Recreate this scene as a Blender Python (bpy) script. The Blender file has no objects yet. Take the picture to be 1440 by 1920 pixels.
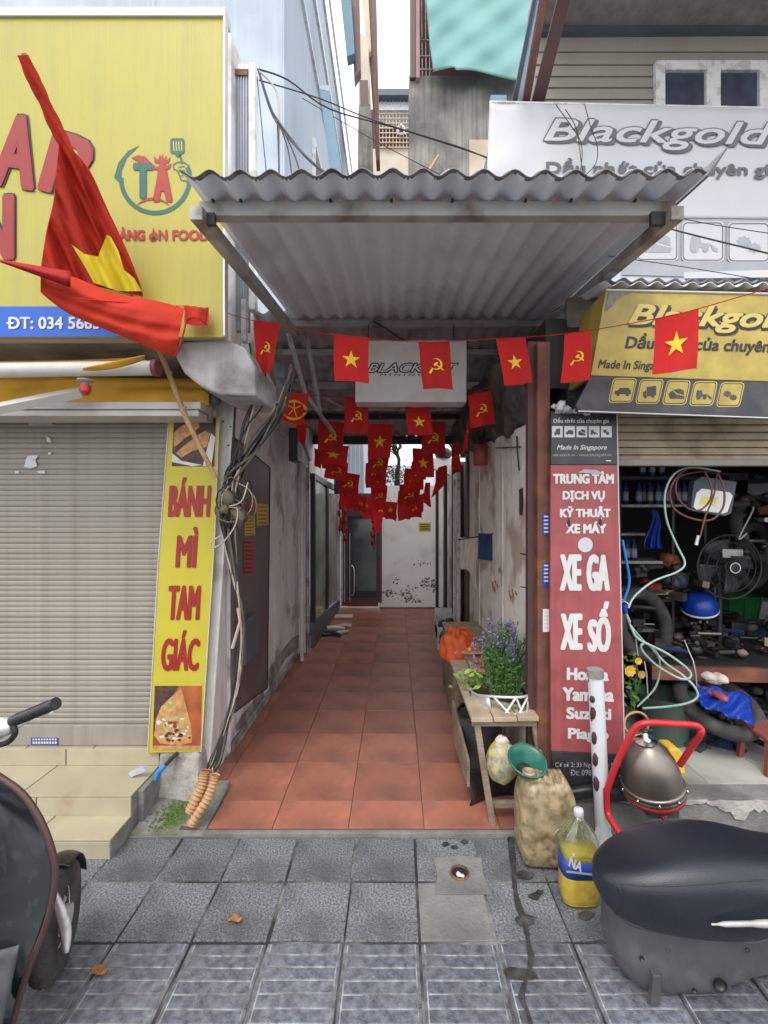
import bpy, math, random
from mathutils import Vector, Matrix
R = math.radians
rng = random.Random(7)
sc = bpy.context.scene
col = sc.collection
# ---------------------------------------------------------------- camera, sky, sun, exposure
F, CX, CY, H = 870.0, 742.0, 957.0, 1.7           # focal length in photo pixels, eye point, eye height
cam = bpy.data.cameras.new('camera'); camo = bpy.data.objects.new('camera', cam); col.objects.link(camo)
camo.location = (0, 0, H); camo.rotation_euler = (R(90), 0, 0)
cam.sensor_fit = 'AUTO'; cam.sensor_width = 36; cam.lens = 36*F/1920
cam.shift_x = -(CX-720)/1920; cam.shift_y = -(960-CY)/1920
cam.clip_start = .05; cam.clip_end = 400
sc.camera = camo
w = bpy.data.worlds.new('World'); sc.world = w; w.use_nodes = True
nt = w.node_tree; bgn = nt.nodes['Background']
sky = nt.nodes.new('ShaderNodeTexSky'); sky.sky_type = 'NISHITA'; sky.sun_disc = False
sky.sun_elevation = R(58); sky.sun_rotation = R(200); sky.air_density = 1.2; sky.dust_density = 4
hs = nt.nodes.new('ShaderNodeHueSaturation'); hs.inputs['Saturation'].default_value = .22
cl = nt.nodes.new('ShaderNodeMix'); cl.data_type = 'RGBA'; cl.inputs[0].default_value = .72     # even cloud cover
cl.inputs[7].default_value = (6.3, 6.5, 6.8, 1)
nt.links.new(sky.outputs[0], hs.inputs['Color']); nt.links.new(hs.outputs[0], cl.inputs[6]); nt.links.new(cl.outputs[2], bgn.inputs['Color'])
bgn.inputs['Strength'].default_value = .15
sun = bpy.data.lights.new('sun', 'SUN'); sun.energy = .6; sun.angle = R(25); sun.color = (1, .96, .9)
suno = bpy.data.objects.new('sun', sun); col.objects.link(suno)
_e, _a = R(58), R(200)
_d = Vector((math.sin(_a)*math.cos(_e), math.cos(_a)*math.cos(_e), math.sin(_e)))
suno.rotation_euler = _d.to_track_quat('Z', 'Y').to_euler()
sc.view_settings.view_transform = 'Standard'; sc.view_settings.look = 'None'
sc.view_settings.gamma = 1; sc.view_settings.use_curve_mapping = False
sc.view_settings.exposure = 1.1
sc.cycles.max_bounces = 10; sc.cycles.diffuse_bounces = 8
try: sc.cycles.use_denoising = True
except Exception: pass

# ---------------------------------------------------------------- geometry helpers
def U(px, py, Y): return Vector(((px-CX)*Y/F, Y, H-(py-CY)*Y/F))         # a point seen at photo pixel, Y metres away
def G(px, py, z=0.): return U(px, py, F*(H-z)/(py-CY))                    # ... lying at height z
def W(px, py, X): return U(px, py, X*F/(px-CX))                          # ... lying on the side plane X

class B:
    def __init__(s): s.v = []; s.f = []; s.m = []; s.sm = []
    def add(s, vs, fs, m=0, smooth=False):
        n = len(s.v); s.v += [Vector(v) for v in vs]
        for f in fs: s.f.append([n+i for i in f]); s.m.append(m); s.sm.append(smooth)
        return s
    def box(s, x0, x1, y0, y1, z0, z1, m=0):
        return s.hexa([(x0,y0,z0),(x1,y0,z0),(x1,y1,z0),(x0,y1,z0),(x0,y0,z1),(x1,y0,z1),(x1,y1,z1),(x0,y1,z1)], m)
    def hexa(s, p, m=0):
        return s.add(p, [(0,3,2,1),(4,5,6,7),(0,1,5,4),(1,2,6,5),(2,3,7,6),(3,0,4,7)], m)
    def pbox(s, px0, py0, px1, py1, Y, d, m=0):
        a = U(px0, py1, Y); b = U(px1, py0, Y)
        return s.box(a.x, b.x, Y, Y+d, a.z, b.z, m)
    def prism(s, pts, Y, d, m=0):
        a = [U(x, y, Y) for x, y in pts]
        return s.ext(a, Vector((0, d, 0)), m)
    def ext(s, a, vec, m=0):
        n = len(a); a = [Vector(p) for p in a]; vec = Vector(vec)
        return s.add(a+[p+vec for p in a], [list(range(n)), list(range(2*n-1, n-1, -1))]+[(i, i+n, (i+1)%n+n, (i+1)%n) for i in range(n)], m)
    def poly(s, pts, m=0): return s.add(pts, [list(range(len(pts)))], m)
    def tube(s, pts, r, n=8, m=0, smooth=True, sub=0, caps=True):
        pts = [Vector(p) for p in pts]
        if sub: pts = spline(pts, sub)
        rs = r if isinstance(r, (list, tuple)) else None
        N = len(pts); vs = []; fs = []; prev = None
        for i, p in enumerate(pts):
            t = (pts[min(i+1, N-1)]-pts[max(i-1, 0)])
            if t.length < 1e-9: t = Vector((0,0,1))
            t.normalize()
            if prev is None:
                a = Vector((0,0,1)) if abs(t.z) < .9 else Vector((1,0,0))
                u = t.cross(a).normalized()
            else:
                u = (prev - t*prev.dot(t))
                u = u.normalized() if u.length > 1e-6 else t.orthogonal().normalized()
            prev = u; v = t.cross(u)
            rr = (rs[int(i*(len(rs)-1)/max(1, N-1)+.5)] if rs else r)
            for k in range(n):
                an = 2*math.pi*k/n
                vs.append(p + (u*math.cos(an)+v*math.sin(an))*rr)
        for i in range(N-1):
            for k in range(n):
                fs.append((i*n+k, i*n+(k+1)%n, (i+1)*n+(k+1)%n, (i+1)*n+k))
        s.add(vs, fs, m, smooth)
        if caps:
            s.add(vs[:n], [list(range(n))[::-1]], m); s.add(vs[-n:], [list(range(n))], m)
        return s
    def lathe(s, prof, c=(0,0,0), n=20, m=0, axis=None, smooth=True):
        c = Vector(c); q = Vector((0,0,1)).rotation_difference(Vector(axis)) if axis is not None else None
        vs = []; fs = []
        for r, z in prof:
            for k in range(n):
                a = 2*math.pi*k/n; p = Vector((r*math.cos(a), r*math.sin(a), z))
                if q: p = q @ p
                vs.append(c+p)
        for i in range(len(prof)-1):
            for k in range(n):
                fs.append((i*n+k, i*n+(k+1)%n, (i+1)*n+(k+1)%n, (i+1)*n+k))
        return s.add(vs, fs, m, smooth)
    def grid(s, fn, nu, nv, m=0, smooth=True):
        vs = [fn(i/nu, j/nv) for j in range(nv+1) for i in range(nu+1)]
        fs = [(j*(nu+1)+i, (j+1)*(nu+1)+i, (j+1)*(nu+1)+i+1, j*(nu+1)+i+1) for j in range(nv) for i in range(nu)]
        return s.add(vs, fs, m, smooth)
    def blob(s, c, r, n=10, m=0, jit=0, rr=None):
        c = Vector(c); r = r if isinstance(r, (tuple, list)) else (r, r, r); vs = []; fs = []
        q = rr or rng
        for i in range(n//2+1):
            th = math.pi*i/(n//2)
            for k in range(n):
                a = 2*math.pi*k/n; j = 1+q.uniform(-jit, jit)
                vs.append(c+Vector((r[0]*math.sin(th)*math.cos(a)*j, r[1]*math.sin(th)*math.sin(a)*j, r[2]*math.cos(th)*j)))
        for i in range(n//2):
            for k in range(n):
                fs.append((i*n+k, (i+1)*n+k, (i+1)*n+(k+1)%n, i*n+(k+1)%n))
        return s.add(vs, fs, m, True)

def spline(p, k):
    out = []
    for i in range(len(p)-1):
        a = p[max(i-1, 0)]; b = p[i]; c = p[i+1]; d = p[min(i+2, len(p)-1)]
        for j in range(k):
            t = j/k
            out.append(.5*((2*b)+(c-a)*t+(2*a-5*b+4*c-d)*t*t+(-a+3*b-3*c+d)*t**3))
    out.append(p[-1]); return out

def origin(o):
    v = Vector((0,0,0))
    while o is not None: v = v+o.location; o = o.parent
    return v
def obj(name, b, m, parent=None, bev=0, sub=0, solid=0, wn=False):
    L = origin(parent)
    me = bpy.data.meshes.new(name)
    me.from_pydata([v-L for v in b.v], [], b.f)
    for x in (m if isinstance(m, (list, tuple)) else [m]): me.materials.append(x)
    me.polygons.foreach_set('material_index', b.m); me.polygons.foreach_set('use_smooth', b.sm)
    me.update()
    o = bpy.data.objects.new(name, me); col.objects.link(o)
    if parent is not None: o.parent = parent
    if solid: s = o.modifiers.new('solid', 'SOLIDIFY'); s.thickness = solid; s.offset = 0
    if bev:
        s = o.modifiers.new('bevel', 'BEVEL'); s.width = bev; s.segments = 2; s.limit_method = 'ANGLE'; s.angle_limit = R(35)
    if sub: s = o.modifiers.new('sub', 'SUBSURF'); s.levels = sub; s.render_levels = sub
    return o
def thing(name, label, cat, loc=(0,0,0), group=None):
    o = bpy.data.objects.new(name, None); o.location = loc; col.objects.link(o); o.empty_display_size = .1
    return tag(o, label, cat, group)
def tag(o, label, cat, group=None, kind=None):
    o['label'] = label; o['category'] = cat
    if group: o['group'] = group
    if kind: o['kind'] = kind
    return o
def struct(o): o['kind'] = 'structure'; return o
def stuff(o): o['kind'] = 'stuff'; return o
def dup(o, loc=None, parent=None, label=None):
    c = o.copy(); col.objects.link(c)
    if parent is not None: c.parent = parent
    if loc is not None: c.location = loc
    if label: c['label'] = label
    for ch in list(o.children): dup(ch, parent=c)
    return c
def centre(b):
    xs = [v.x for v in b.v]; ys = [v.y for v in b.v]; zs = [v.z for v in b.v]
    return Vector(((min(xs)+max(xs))/2, (min(ys)+max(ys))/2, min(zs)))
def solo(name, b, m, label, cat, group=None, **k):                       # a thing that is a single mesh, origin at its base
    c = centre(b); b.v = [v-c for v in b.v]
    o = obj(name, b, m, None, **k); o.location = c
    return tag(o, label, cat, group)

# ---------------------------------------------------------------- materials
def M(name, c, rough=.6, metal=0., var=.15, vs=6., dirt=None, da=.5, dsc=3., dlo=.5, dhi=.7, streak=0., bump=.15, bs=60., rnd=0., spec=.5, coat=0., trans=0., alpha=1., wave=None, thin=0.):
    m = bpy.data.materials.new(name); m.use_nodes = True; t = m.node_tree; N = t.nodes; K = t.links
    p = N['Principled BSDF']
    p.inputs['Roughness'].default_value = rough; p.inputs['Metallic'].default_value = metal
    p.inputs['Specular IOR Level'].default_value = spec
    if coat: p.inputs['Coat Weight'].default_value = coat; p.inputs['Coat Roughness'].default_value = .08
    if trans: p.inputs['Transmission Weight'].default_value = trans
    if alpha < 1: p.inputs['Alpha'].default_value = alpha
    tc = N.new('ShaderNodeTexCoord')
    def noise(s, det=4, sz=None):
        n = N.new('ShaderNodeTexNoise'); n.inputs['Scale'].default_value = s; n.inputs['Detail'].default_value = det
        if sz is None: K.new(tc.outputs['Object'], n.inputs['Vector'])
        else:
            mp = N.new('ShaderNodeMapping'); mp.inputs['Scale'].default_value = sz
            K.new(tc.outputs['Object'], mp.inputs['Vector']); K.new(mp.outputs[0], n.inputs['Vector'])
        return n
    def mixc(f, a, b, mode='MIX'):
        x = N.new('ShaderNodeMix'); x.data_type = 'RGBA'; x.blend_type = mode
        if isinstance(f, float): x.inputs[0].default_value = f
        else: K.new(f, x.inputs[0])
        for i, q in ((6, a), (7, b)):
            if isinstance(q, tuple): x.inputs[i].default_value = q
            else: K.new(q, x.inputs[i])
        return x.outputs[2]
    lo = tuple(max(0, q*(1-var)) for q in c)+(1,); hi = tuple(min(1, q*(1+var)) for q in c)+(1,)
    n1 = noise(vs)
    mr = N.new('ShaderNodeMapRange'); mr.inputs[1].default_value = .3; mr.inputs[2].default_value = .7; K.new(n1.outputs[0], mr.inputs[0])
    out = mixc(mr.outputs[0], lo, hi)
    if dirt:
        n2 = noise(dsc, 8)
        r = N.new('ShaderNodeMapRange'); r.inputs[1].default_value = dlo; r.inputs[2].default_value = dhi; r.inputs[4].default_value = da
        K.new(n2.outputs[0], r.inputs[0]); out = mixc(r.outputs[0], out, tuple(dirt)+(1,))
    if streak:
        n3 = noise(1., 5, (22, 22, 1.2))
        r = N.new('ShaderNodeMapRange'); r.inputs[1].default_value = .48; r.inputs[2].default_value = .72; r.inputs[4].default_value = streak
        K.new(n3.outputs[0], r.inputs[0]); d = dirt or tuple(q*.45 for q in c)
        out = mixc(r.outputs[0], out, tuple(d)+(1,))
    if rnd:
        oi = N.new('ShaderNodeObjectInfo')
        r = N.new('ShaderNodeMapRange'); r.inputs[3].default_value = 1-rnd; r.inputs[4].default_value = 1+rnd*.6
        K.new(oi.outputs['Random'], r.inputs[0])
        h = N.new('ShaderNodeHueSaturation'); K.new(out, h.inputs['Color']); K.new(r.outputs[0], h.inputs['Value']); out = h.outputs[0]
    K.new(out, p.inputs['Base Color'])
    rn = N.new('ShaderNodeMapRange'); rn.inputs[3].default_value = max(.02, rough-.12); rn.inputs[4].default_value = min(1, rough+.12)
    K.new(n1.outputs[0], rn.inputs[0]); K.new(rn.outputs[0], p.inputs['Roughness'])
    if bump:
        nb = noise(bs, 6) if wave is None else noise(1., 5, wave)
        b = N.new('ShaderNodeBump'); b.inputs['Strength'].default_value = bump; b.inputs['Distance'].default_value = .01
        K.new(nb.outputs[0], b.inputs['Height']); K.new(b.outputs[0], p.inputs['Normal'])
    if thin:                                                             # thin cloth lets some light through
        tr_ = N.new('ShaderNodeBsdfTranslucent'); K.new(out, tr_.inputs['Color']); ms_ = N.new('ShaderNodeMixShader'); ms_.inputs[0].default_value = thin
        K.new(p.outputs[0], ms_.inputs[1]); K.new(tr_.outputs[0], ms_.inputs[2]); K.new(ms_.outputs[0], N['Material Output'].inputs['Surface'])
    return m
# ---------------------------------------------------------------- palette
m_paver = M('paver stone', (.21,.22,.235), .62, var=.7, vs=110, dirt=(.075,.075,.075), da=.7, dsc=4, dlo=.44, dhi=.68, bump=1., bs=170, rnd=.22)
m_paver2 = M('striped paver', (.125,.138,.165), .42, var=.5, vs=30, dirt=(.26,.26,.25), da=.35, dsc=8, dlo=.45, dhi=.8, bump=.5, bs=90, rnd=.3)
m_mortar = M('joint mortar', (.2,.2,.19), .9, var=.5, vs=12, dirt=(.02,.02,.018), da=.95, dsc=3.5, dlo=.4, dhi=.56, bump=.6)
m_cement = M('cement', (.22,.215,.205), .85, var=.2, vs=9, dirt=(.07,.07,.06), da=.7, dsc=3, dlo=.45, dhi=.7, bump=.6, bs=50)
m_cement2 = M('pale broken render', (.42,.4,.36), .9, var=.2, vs=14, dirt=(.2,.18,.16), da=.7, dsc=9, bump=.8, bs=40)
m_plas3 = M('grubby grey render', (.44,.43,.42), .9, var=.12, vs=5, dirt=(.14,.125,.11), da=.8, dsc=4, dlo=.5, dhi=.66, streak=.3, bump=.6, bs=22)
m_moss = M('mossy cement', (.2,.195,.18), .9, var=.25, vs=12, dirt=(.075,.11,.03), da=.85, dsc=4.5, dlo=.46, dhi=.6, bump=.9, bs=40)
m_asphalt = M('asphalt', (.13,.128,.125), .9, bump=.5)
m_red = M('terracotta tile', (.40,.155,.10), .38, var=.14, vs=9, dirt=(.17,.075,.06), da=.75, dsc=3, dlo=.45, dhi=.7, bump=.15, bs=30, rnd=.2)
m_grout = M('dark grout', (.13,.06,.045), .9)
m_plas = M('peeling plaster', (.76,.73,.71), .85, var=.1, vs=5, dirt=(.26,.2,.17), da=.75, dsc=2.6, dlo=.54, dhi=.66, streak=.25, bump=.5, bs=18)
m_plas2 = M('pinkish plaster', (.8,.75,.69), .85, var=.1, vs=4, dirt=(.36,.26,.19), da=.75, dsc=2.8, dlo=.52, dhi=.62, streak=.22, bump=.6, bs=20)
m_white = M('white plaster', (.76,.75,.75), .8, var=.06, vs=2, dirt=(.4,.35,.3), da=.45, dsc=2.6, dlo=.56, dhi=.7, streak=.05, bump=.4, bs=25)
m_mould = M('mould patches', (.15,.12,.1), .95, var=.5, vs=30, bump=.8)
m_rough = M('rough render', (.38,.35,.32), .95, var=.3, vs=12, dirt=(.12,.1,.09), da=.8, dsc=5, dlo=.45, dhi=.65, bump=1.2, bs=28)
m_soffit = M('stained concrete soffit', (.3,.28,.25), .9, var=.2, vs=6, dirt=(.09,.08,.075), da=.75, dsc=2.4, dlo=.45, dhi=.66, bump=.5)
m_conc = M('weathered concrete', (.3,.28,.25), .9, var=.25, vs=3, dirt=(.09,.088,.08), da=.8, dsc=1.6, dlo=.42, dhi=.62, streak=.65, bump=.6)
m_slat = M('shutter slat enamel', (.31,.28,.235), .5, var=.1, vs=3, dirt=(.16,.13,.1), da=.5, dsc=2.2, dlo=.5, dhi=.75, streak=.3, bump=.05, rnd=.07)
m_slat2 = M('grimy shutter slat', (.45,.36,.24), .6, var=.15, vs=6, dirt=(.16,.11,.07), da=.7, dsc=6, dlo=.48, dhi=.68, bump=.1, rnd=.1)
m_alu = M('aluminium', (.62,.62,.61), .4, .5, var=.08, bump=.03)
m_ivory = M('ivory enamel', (.58,.55,.52), .4, var=.06, dirt=(.35,.3,.24), da=.35, dsc=7, bump=.03)
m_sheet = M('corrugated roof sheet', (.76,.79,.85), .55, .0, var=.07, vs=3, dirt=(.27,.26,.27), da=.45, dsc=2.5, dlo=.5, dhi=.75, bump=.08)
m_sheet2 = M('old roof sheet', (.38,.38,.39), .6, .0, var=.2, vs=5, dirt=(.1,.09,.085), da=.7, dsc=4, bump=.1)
m_sheeted = M('dirty sheet edge', (.22,.22,.23), .6, .1, var=.25, vs=14, dirt=(.06,.055,.05), da=.8, dsc=9, bump=.1)
m_galv = M('galvanised steel', (.4,.4,.38), .5, .15, var=.15, vs=9, dirt=(.13,.075,.045), da=.75, dsc=6, dlo=.5, dhi=.66, bump=.15)
m_dark = M('dark steel', (.04,.038,.038), .5, .3, var=.25, vs=9, bump=.1)
m_rust = M('rusty red steel', (.16,.06,.045), .6, .2, var=.3, vs=7, dirt=(.32,.12,.04), da=.6, dsc=6, dlo=.5, dhi=.65, bump=.25)
m_brownst = M('brown steel', (.1,.05,.045), .5, .2, var=.15, bump=.05)
m_yel = M('yellow sign face', (.5,.46,.09), .45, var=.04, vs=3, streak=.0, bump=0)
m_yelline = M('fluted yellow face', (.44,.385,.062), .4, var=.05, vs=3, dirt=(.33,.31,.09), streak=.3, bump=.35, wave=(190, 190, .5))
m_yelb = M('yellow vinyl', (.5,.43,.035), .5, var=.05, vs=5, dirt=(.5,.44,.08), da=.3, dsc=6, bump=.08, bs=9)
m_blue = M('blue vinyl', (.01,.1,.5), .45, var=.08, bump=.02)
m_redv = M('dark red letter', (.3,.018,.014), .45, var=.1, bump=0)
m_redlet = M('red outlined letter', (.36,.022,.014), .45, var=.05, bump=0)
m_blackp = M('black print', (.02,.02,.022), .5, var=.2, bump=0)
m_whitep = M('white print', (.62,.62,.6), .5, var=.06, dirt=(.5,.45,.4), da=.4, dsc=14, bump=0)
m_greyp = M('faded grey print', (.13,.13,.145), .6, var=.2, vs=9, bump=0)
m_lgreyp = M('pale grey print', (.36,.37,.4), .6, var=.1, vs=9, bump=0)
m_teal = M('teal print', (.015,.11,.085), .45, var=.1, bump=0)
m_gold = M('gold vinyl', (.46,.345,.07), .5, var=.16, vs=9, dirt=(.26,.19,.06), da=.55, dsc=6, dlo=.5, dhi=.72, streak=.15, bump=.3, bs=14)
m_goldp = M('pale gold print', (.6,.46,.13), .5, var=.1, bump=0)
m_blackv = M('black vinyl', (.035,.035,.04), .42, var=.25, vs=5, dirt=(.13,.12,.11), da=.4, dsc=6, bump=.35, bs=9)
m_banner = M('faded white vinyl', (.54,.54,.57), .55, var=.04, vs=3, dirt=(.6,.55,.47), da=.5, dsc=1.6, dlo=.5, dhi=.75, bump=.5, bs=5)
m_redb = M('faded red vinyl', (.33,.075,.08), .55, var=.1, vs=6, dirt=(.2,.035,.035), da=.55, dsc=7, dlo=.5, dhi=.72, streak=.35, bump=.3, bs=12)
m_flag = M('red flag cloth', (.58,.016,.014), .8, var=.12, vs=9, bump=.15, bs=200, rnd=.25, thin=.3)
m_bigflag = M('orange red flag cloth', (.56,.045,.024), .85, var=.12, vs=7, bump=.5, bs=35, spec=.2, thin=.2)
m_star = M('yellow cloth print', (.85,.52,.02), .7, var=.06, bump=0)
m_bigstar = M('yellow star cloth', (.9,.72,.04), .7, var=.05, bump=.05)
m_amber = M('amber awning cloth', (.75,.4,.03), .65, var=.12, vs=4, dirt=(.35,.2,.04), da=.5, dsc=3, bump=.3, bs=7)
m_cable = M('black cable', (.022,.021,.02), .55, var=.3, bump=0)
m_cable2 = M('dusty brown cable', (.11,.085,.06), .7, var=.3, vs=20, bump=.1)
m_cable3 = M('pale cable', (.42,.34,.27), .6, var=.2, bump=0)
m_conduit = M('orange corrugated conduit', (.62,.27,.13), .6, var=.15, vs=14, dirt=(.45,.33,.24), da=.4, dsc=6, dlo=.45, dhi=.6, bump=.1)
m_bamboo = M('bamboo', (.45,.27,.13), .6, var=.2, vs=20, bump=.1)
m_door = M('dull brown door paint', (.13,.095,.09), .55, var=.2, vs=4, dirt=(.2,.17,.15), da=.35, dsc=3, bump=.15)
m_frame = M('dark window frame', (.03,.028,.028), .4, .3, bump=0)
m_glassg = M('greenish frosted glass', (.34,.38,.3), .15, var=.35, vs=2.5, bump=.05, spec=.6)
m_glassd = M('dark door glass', (.05,.065,.07), .06, var=.3, bump=0, spec=.8)
m_step = M('cream floor tile', (.42,.375,.26), .4, var=.07, vs=7, dirt=(.3,.2,.1), da=.5, dsc=5, dlo=.58, dhi=.75, bump=.05, rnd=.08)
m_bluewall = M('pale blue wall paint', (.38,.44,.51), .75, var=.06, vs=2, dirt=(.6,.66,.72), da=.5, dsc=1.5, streak=.25, bump=.1)
m_bluewall2 = M('whitish blue cladding', (.44,.5,.58), .7, var=.06, vs=2, streak=.2, bump=.05)
m_bluetrim = M('slate blue trim', (.16,.27,.34), .6, var=.12, bump=.05)
m_panelg = M('grey ribbed panel', (.3,.31,.36), .5, .2, var=.12, vs=3, streak=.35, bump=.3, wave=(60,60,.4))
m_cream = M('cream wall', (.58,.49,.38), .8, var=.1, vs=3, dirt=(.4,.28,.18), da=.5, dsc=2, bump=.2)
m_brick = M('dark red lattice', (.12,.035,.03), .8, var=.2)
m_tarp = M('teal tarpaulin', (.17,.37,.345), .6, var=.06, vs=1.2, bump=0)
m_siding = M('beige siding', (.34,.32,.275), .6, var=.06, vs=3, dirt=(.28,.24,.18), da=.35, dsc=2, streak=.15, bump=.08, rnd=.06)
m_winf = M('white window frame', (.74,.74,.72), .45, var=.06, dirt=(.4,.38,.34), da=.6, dsc=14, dlo=.52, dhi=.6, bump=0)
m_pane = M('window pane', (.06,.07,.1), .12, var=.3, bump=0)
m_roofun = M('rough roof underside', (.24,.21,.2), .95, var=.25, vs=10, bump=.8, bs=20)
m_wood = M('weathered wood', (.26,.2,.14), .8, var=.25, vs=9, dirt=(.09,.07,.055), da=.6, dsc=6, streak=0, bump=.5, wave=(14,90,90))
m_woodtop = M('worn bench top', (.42,.33,.23), .75, var=.2, vs=9, dirt=(.2,.14,.09), da=.5, dsc=5, bump=.4, wave=(90,9,90))
m_jerry = M('grimy jerrycan plastic', (.36,.28,.16), .45, var=.25, vs=14, dirt=(.06,.04,.02), da=.75, dsc=24, dlo=.4, dhi=.68, bump=.35, bs=22)
m_black = M('black plastic', (.02,.02,.022), .35, var=.3, bump=.1)
m_seat = M('black seat leatherette', (.014,.018,.026), .3, var=.25, vs=4, bump=.15, bs=260, spec=.5)
m_greypl = M('grey scuffed plastic', (.07,.073,.08), .5, var=.15, vs=9, dirt=(.22,.21,.2), da=.4, dsc=7, dlo=.5, dhi=.75, bump=.12, bs=90)
m_chrome = M('chrome', (.7,.7,.7), .16, 1., var=.1, bump=0)
m_gloss = M('glossy black lacquer', (.006,.010,.012), .07, var=.4, vs=3, coat=1., bump=0, dirt=(.1,.1,.1), da=.18, dsc=22, dlo=.58, dhi=.64)
m_redlac = M('red lacquer', (.4,.01,.015), .2, coat=.8, var=.05, bump=0)
m_tyre = M('tyre rubber', (.045,.043,.042), .85, var=.3, vs=12, dirt=(.14,.12,.1), da=.5, dsc=8, bump=.3)
m_whitem = M('white enamel pipe', (.62,.64,.66), .4, var=.05, dirt=(.2,.05,.04), da=1., dsc=9, dlo=.66, dhi=.68, bump=.05)
m_holes = M('dark rust', (.06,.02,.018), .8, var=.3)
m_redtube = M('red enamel tube', (.5,.025,.03), .35, var=.12, vs=12, dirt=(.2,.02,.02), da=.5, dsc=12, bump=.05)
m_dome = M('dull metal dome', (.27,.235,.205), .4, .85, var=.2, vs=5, dirt=(.14,.11,.09), da=.75, dsc=5, dlo=.45, dhi=.65, bump=.08, bs=14)
m_funnel = M('green funnel plastic', (.02,.14,.1), .3, var=.2, bump=0)
m_oil2 = M('bright yellow oil', (.95,.62,.02), .08, var=.2, vs=30, bump=.2, bs=40)
m_oil = M('yellow oil', (.85,.6,.03), .1, var=.15, bump=0)
m_petb = M('clear bottle plastic', (.85,.9,.75), .05, trans=.95, var=.02, bump=.15, bs=14)
m_bluelab = M('blue label', (.02,.06,.3), .4, var=.2, bump=0)
m_leaf = M('green leaf', (.07,.16,.035), .6, var=.35, vs=30, bump=0)
m_leaf2 = M('pale green leaf', (.22,.33,.07), .6, var=.3, vs=30, bump=0)
m_petal = M('purple blossom', (.2,.15,.38), .7, var=.3, vs=40, bump=0)
m_petaly = M('yellow petal', (.85,.5,.05), .6, var=.15, bump=0)
m_orange = M('orange cloth', (.62,.1,.025), .75, var=.15, vs=8, bump=.4, bs=14)
m_skin = M('tan crust print', (.5,.26,.1), .6, var=.35, vs=30, bump=0)
m_filling = M('dark filling print', (.07,.035,.03), .6, var=.6, vs=40, bump=0)
m_lettuce = M('lettuce print', (.3,.42,.12), .6, var=.4, vs=40, bump=0)
m_cloth = M('cream towel', (.6,.52,.46), .9, var=.12, vs=9, bump=.5, bs=60)
m_bluecl = M('navy towel', (.015,.035,.1), .9, var=.15, bump=.4)
m_bluepl = M('blue plastic', (.008,.04,.33), .35, var=.15, bump=.1)
m_bluehose = M('blue hose', (.02,.2,.6), .35, bump=0)
m_greenhose = M('pale green hose', (.36,.5,.44), .3, var=.1, bump=0)
m_brownhose = M('red brown hose', (.2,.06,.05), .4, bump=0)
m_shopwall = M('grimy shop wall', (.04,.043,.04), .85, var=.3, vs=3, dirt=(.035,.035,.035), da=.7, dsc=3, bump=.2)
m_shopfl = M('pale shop floor tile', (.42,.41,.37), .45, var=.12, vs=5, dirt=(.17,.16,.14), da=.7, dsc=3, dlo=.5, dhi=.7, bump=.06, rnd=.08)
m_bucket = M('grey green plastic', (.07,.12,.1), .4, var=.12, bump=.05)
m_greenbin = M('green plastic', (.02,.15,.04), .4, var=.2, bump=.05)
m_bark = M('dark bark', (.03,.025,.02), .9, var=.3)
m_meter = M('slate blue box', (.085,.1,.125), .5, var=.15, bump=.05)
m_pot = M('red brown pot', (.28,.07,.06), .6, var=.15)
m_sack = M('printed sack', (.4,.36,.25), .6, var=.5, vs=22, dirt=(.55,.5,.05), da=.9, dsc=12, dlo=.5, dhi=.56, bump=.5)
m_dry = M('dry leaf', (.35,.15,.04), .8, var=.3, vs=40)
m_stain = M('oily stain', (.045,.045,.045), .35, var=.5, vs=30, dirt=(.12,.12,.12), da=.6, dsc=14, bump=.3)

# ---------------------------------------------------------------- lettering and printed shapes
_tc = bpy.data.curves.new('lettering', 'FONT'); _to = bpy.data.objects.new('lettering', _tc)
def glyphs(body, shear=0, bold=0.):
    _tc.body = body; _tc.shear = shear; _tc.offset = bold; _tc.resolution_u = 3
    me = bpy.data.meshes.new_from_object(_to)
    vs = [tuple(v.co) for v in me.vertices]; fs = [tuple(p.vertices) for p in me.polygons]
    bpy.data.meshes.remove(me)
    x0 = min(v[0] for v in vs); x1 = max(v[0] for v in vs); y0 = min(v[1] for v in vs); y1 = max(v[1] for v in vs)
    return [((x-x0)/(x1-x0), (y1-y)/(y1-y0)) for x, y, _ in vs], fs
def text(body, x0, y0, x1, y1, Y, m, parent, shear=0, bold=0., lean=0., rot=0., rise=0., fn=None, name='lettering'):
    ex = bold; uv, fs = glyphs(body, shear, 0); b = B()
    d = ex*min((y1-y0)/.8, (x1-x0)/len(body)/.5); x0 += d*.8; x1 -= d*.8; y0 += d*.5; y1 -= d*.5       # weight is built up from shifted layers
    cx = (x0+x1)/2; cy = (y0+y1)/2; c, s = math.cos(R(rot)), math.sin(R(rot))
    sh = [(0, 0)] if ex <= 0 else [(-1,0),(1,0),(0,-.7),(0,.7),(-.75,-.6),(.75,-.6),(-.75,.6),(.75,.6),(-.4,0),(.4,0)]
    for i, (dx, dy) in enumerate(sh):
        vs = []
        for u, v in uv:
            px = x0+u*(x1-x0)+dx*d; py = y0+v*(y1-y0)+rise*(u-.5)+dy*d
            px, py = cx+(px-cx)*c-(py-cy)*s, cy+(px-cx)*s+(py-cy)*c
            px += lean*(py-cy)
            vs.append(U(px, py, Y-.00014*i))
        b.add(vs, fs)
    return obj(name, b, m, parent)
def print_(polys, Y, m, parent, name='print'):                          # flat printed shapes on a sign face
    b = B()
    for p in polys: b.poly([U(x, y, Y) for x, y in p])
    return obj(name, b, m, parent)
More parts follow.
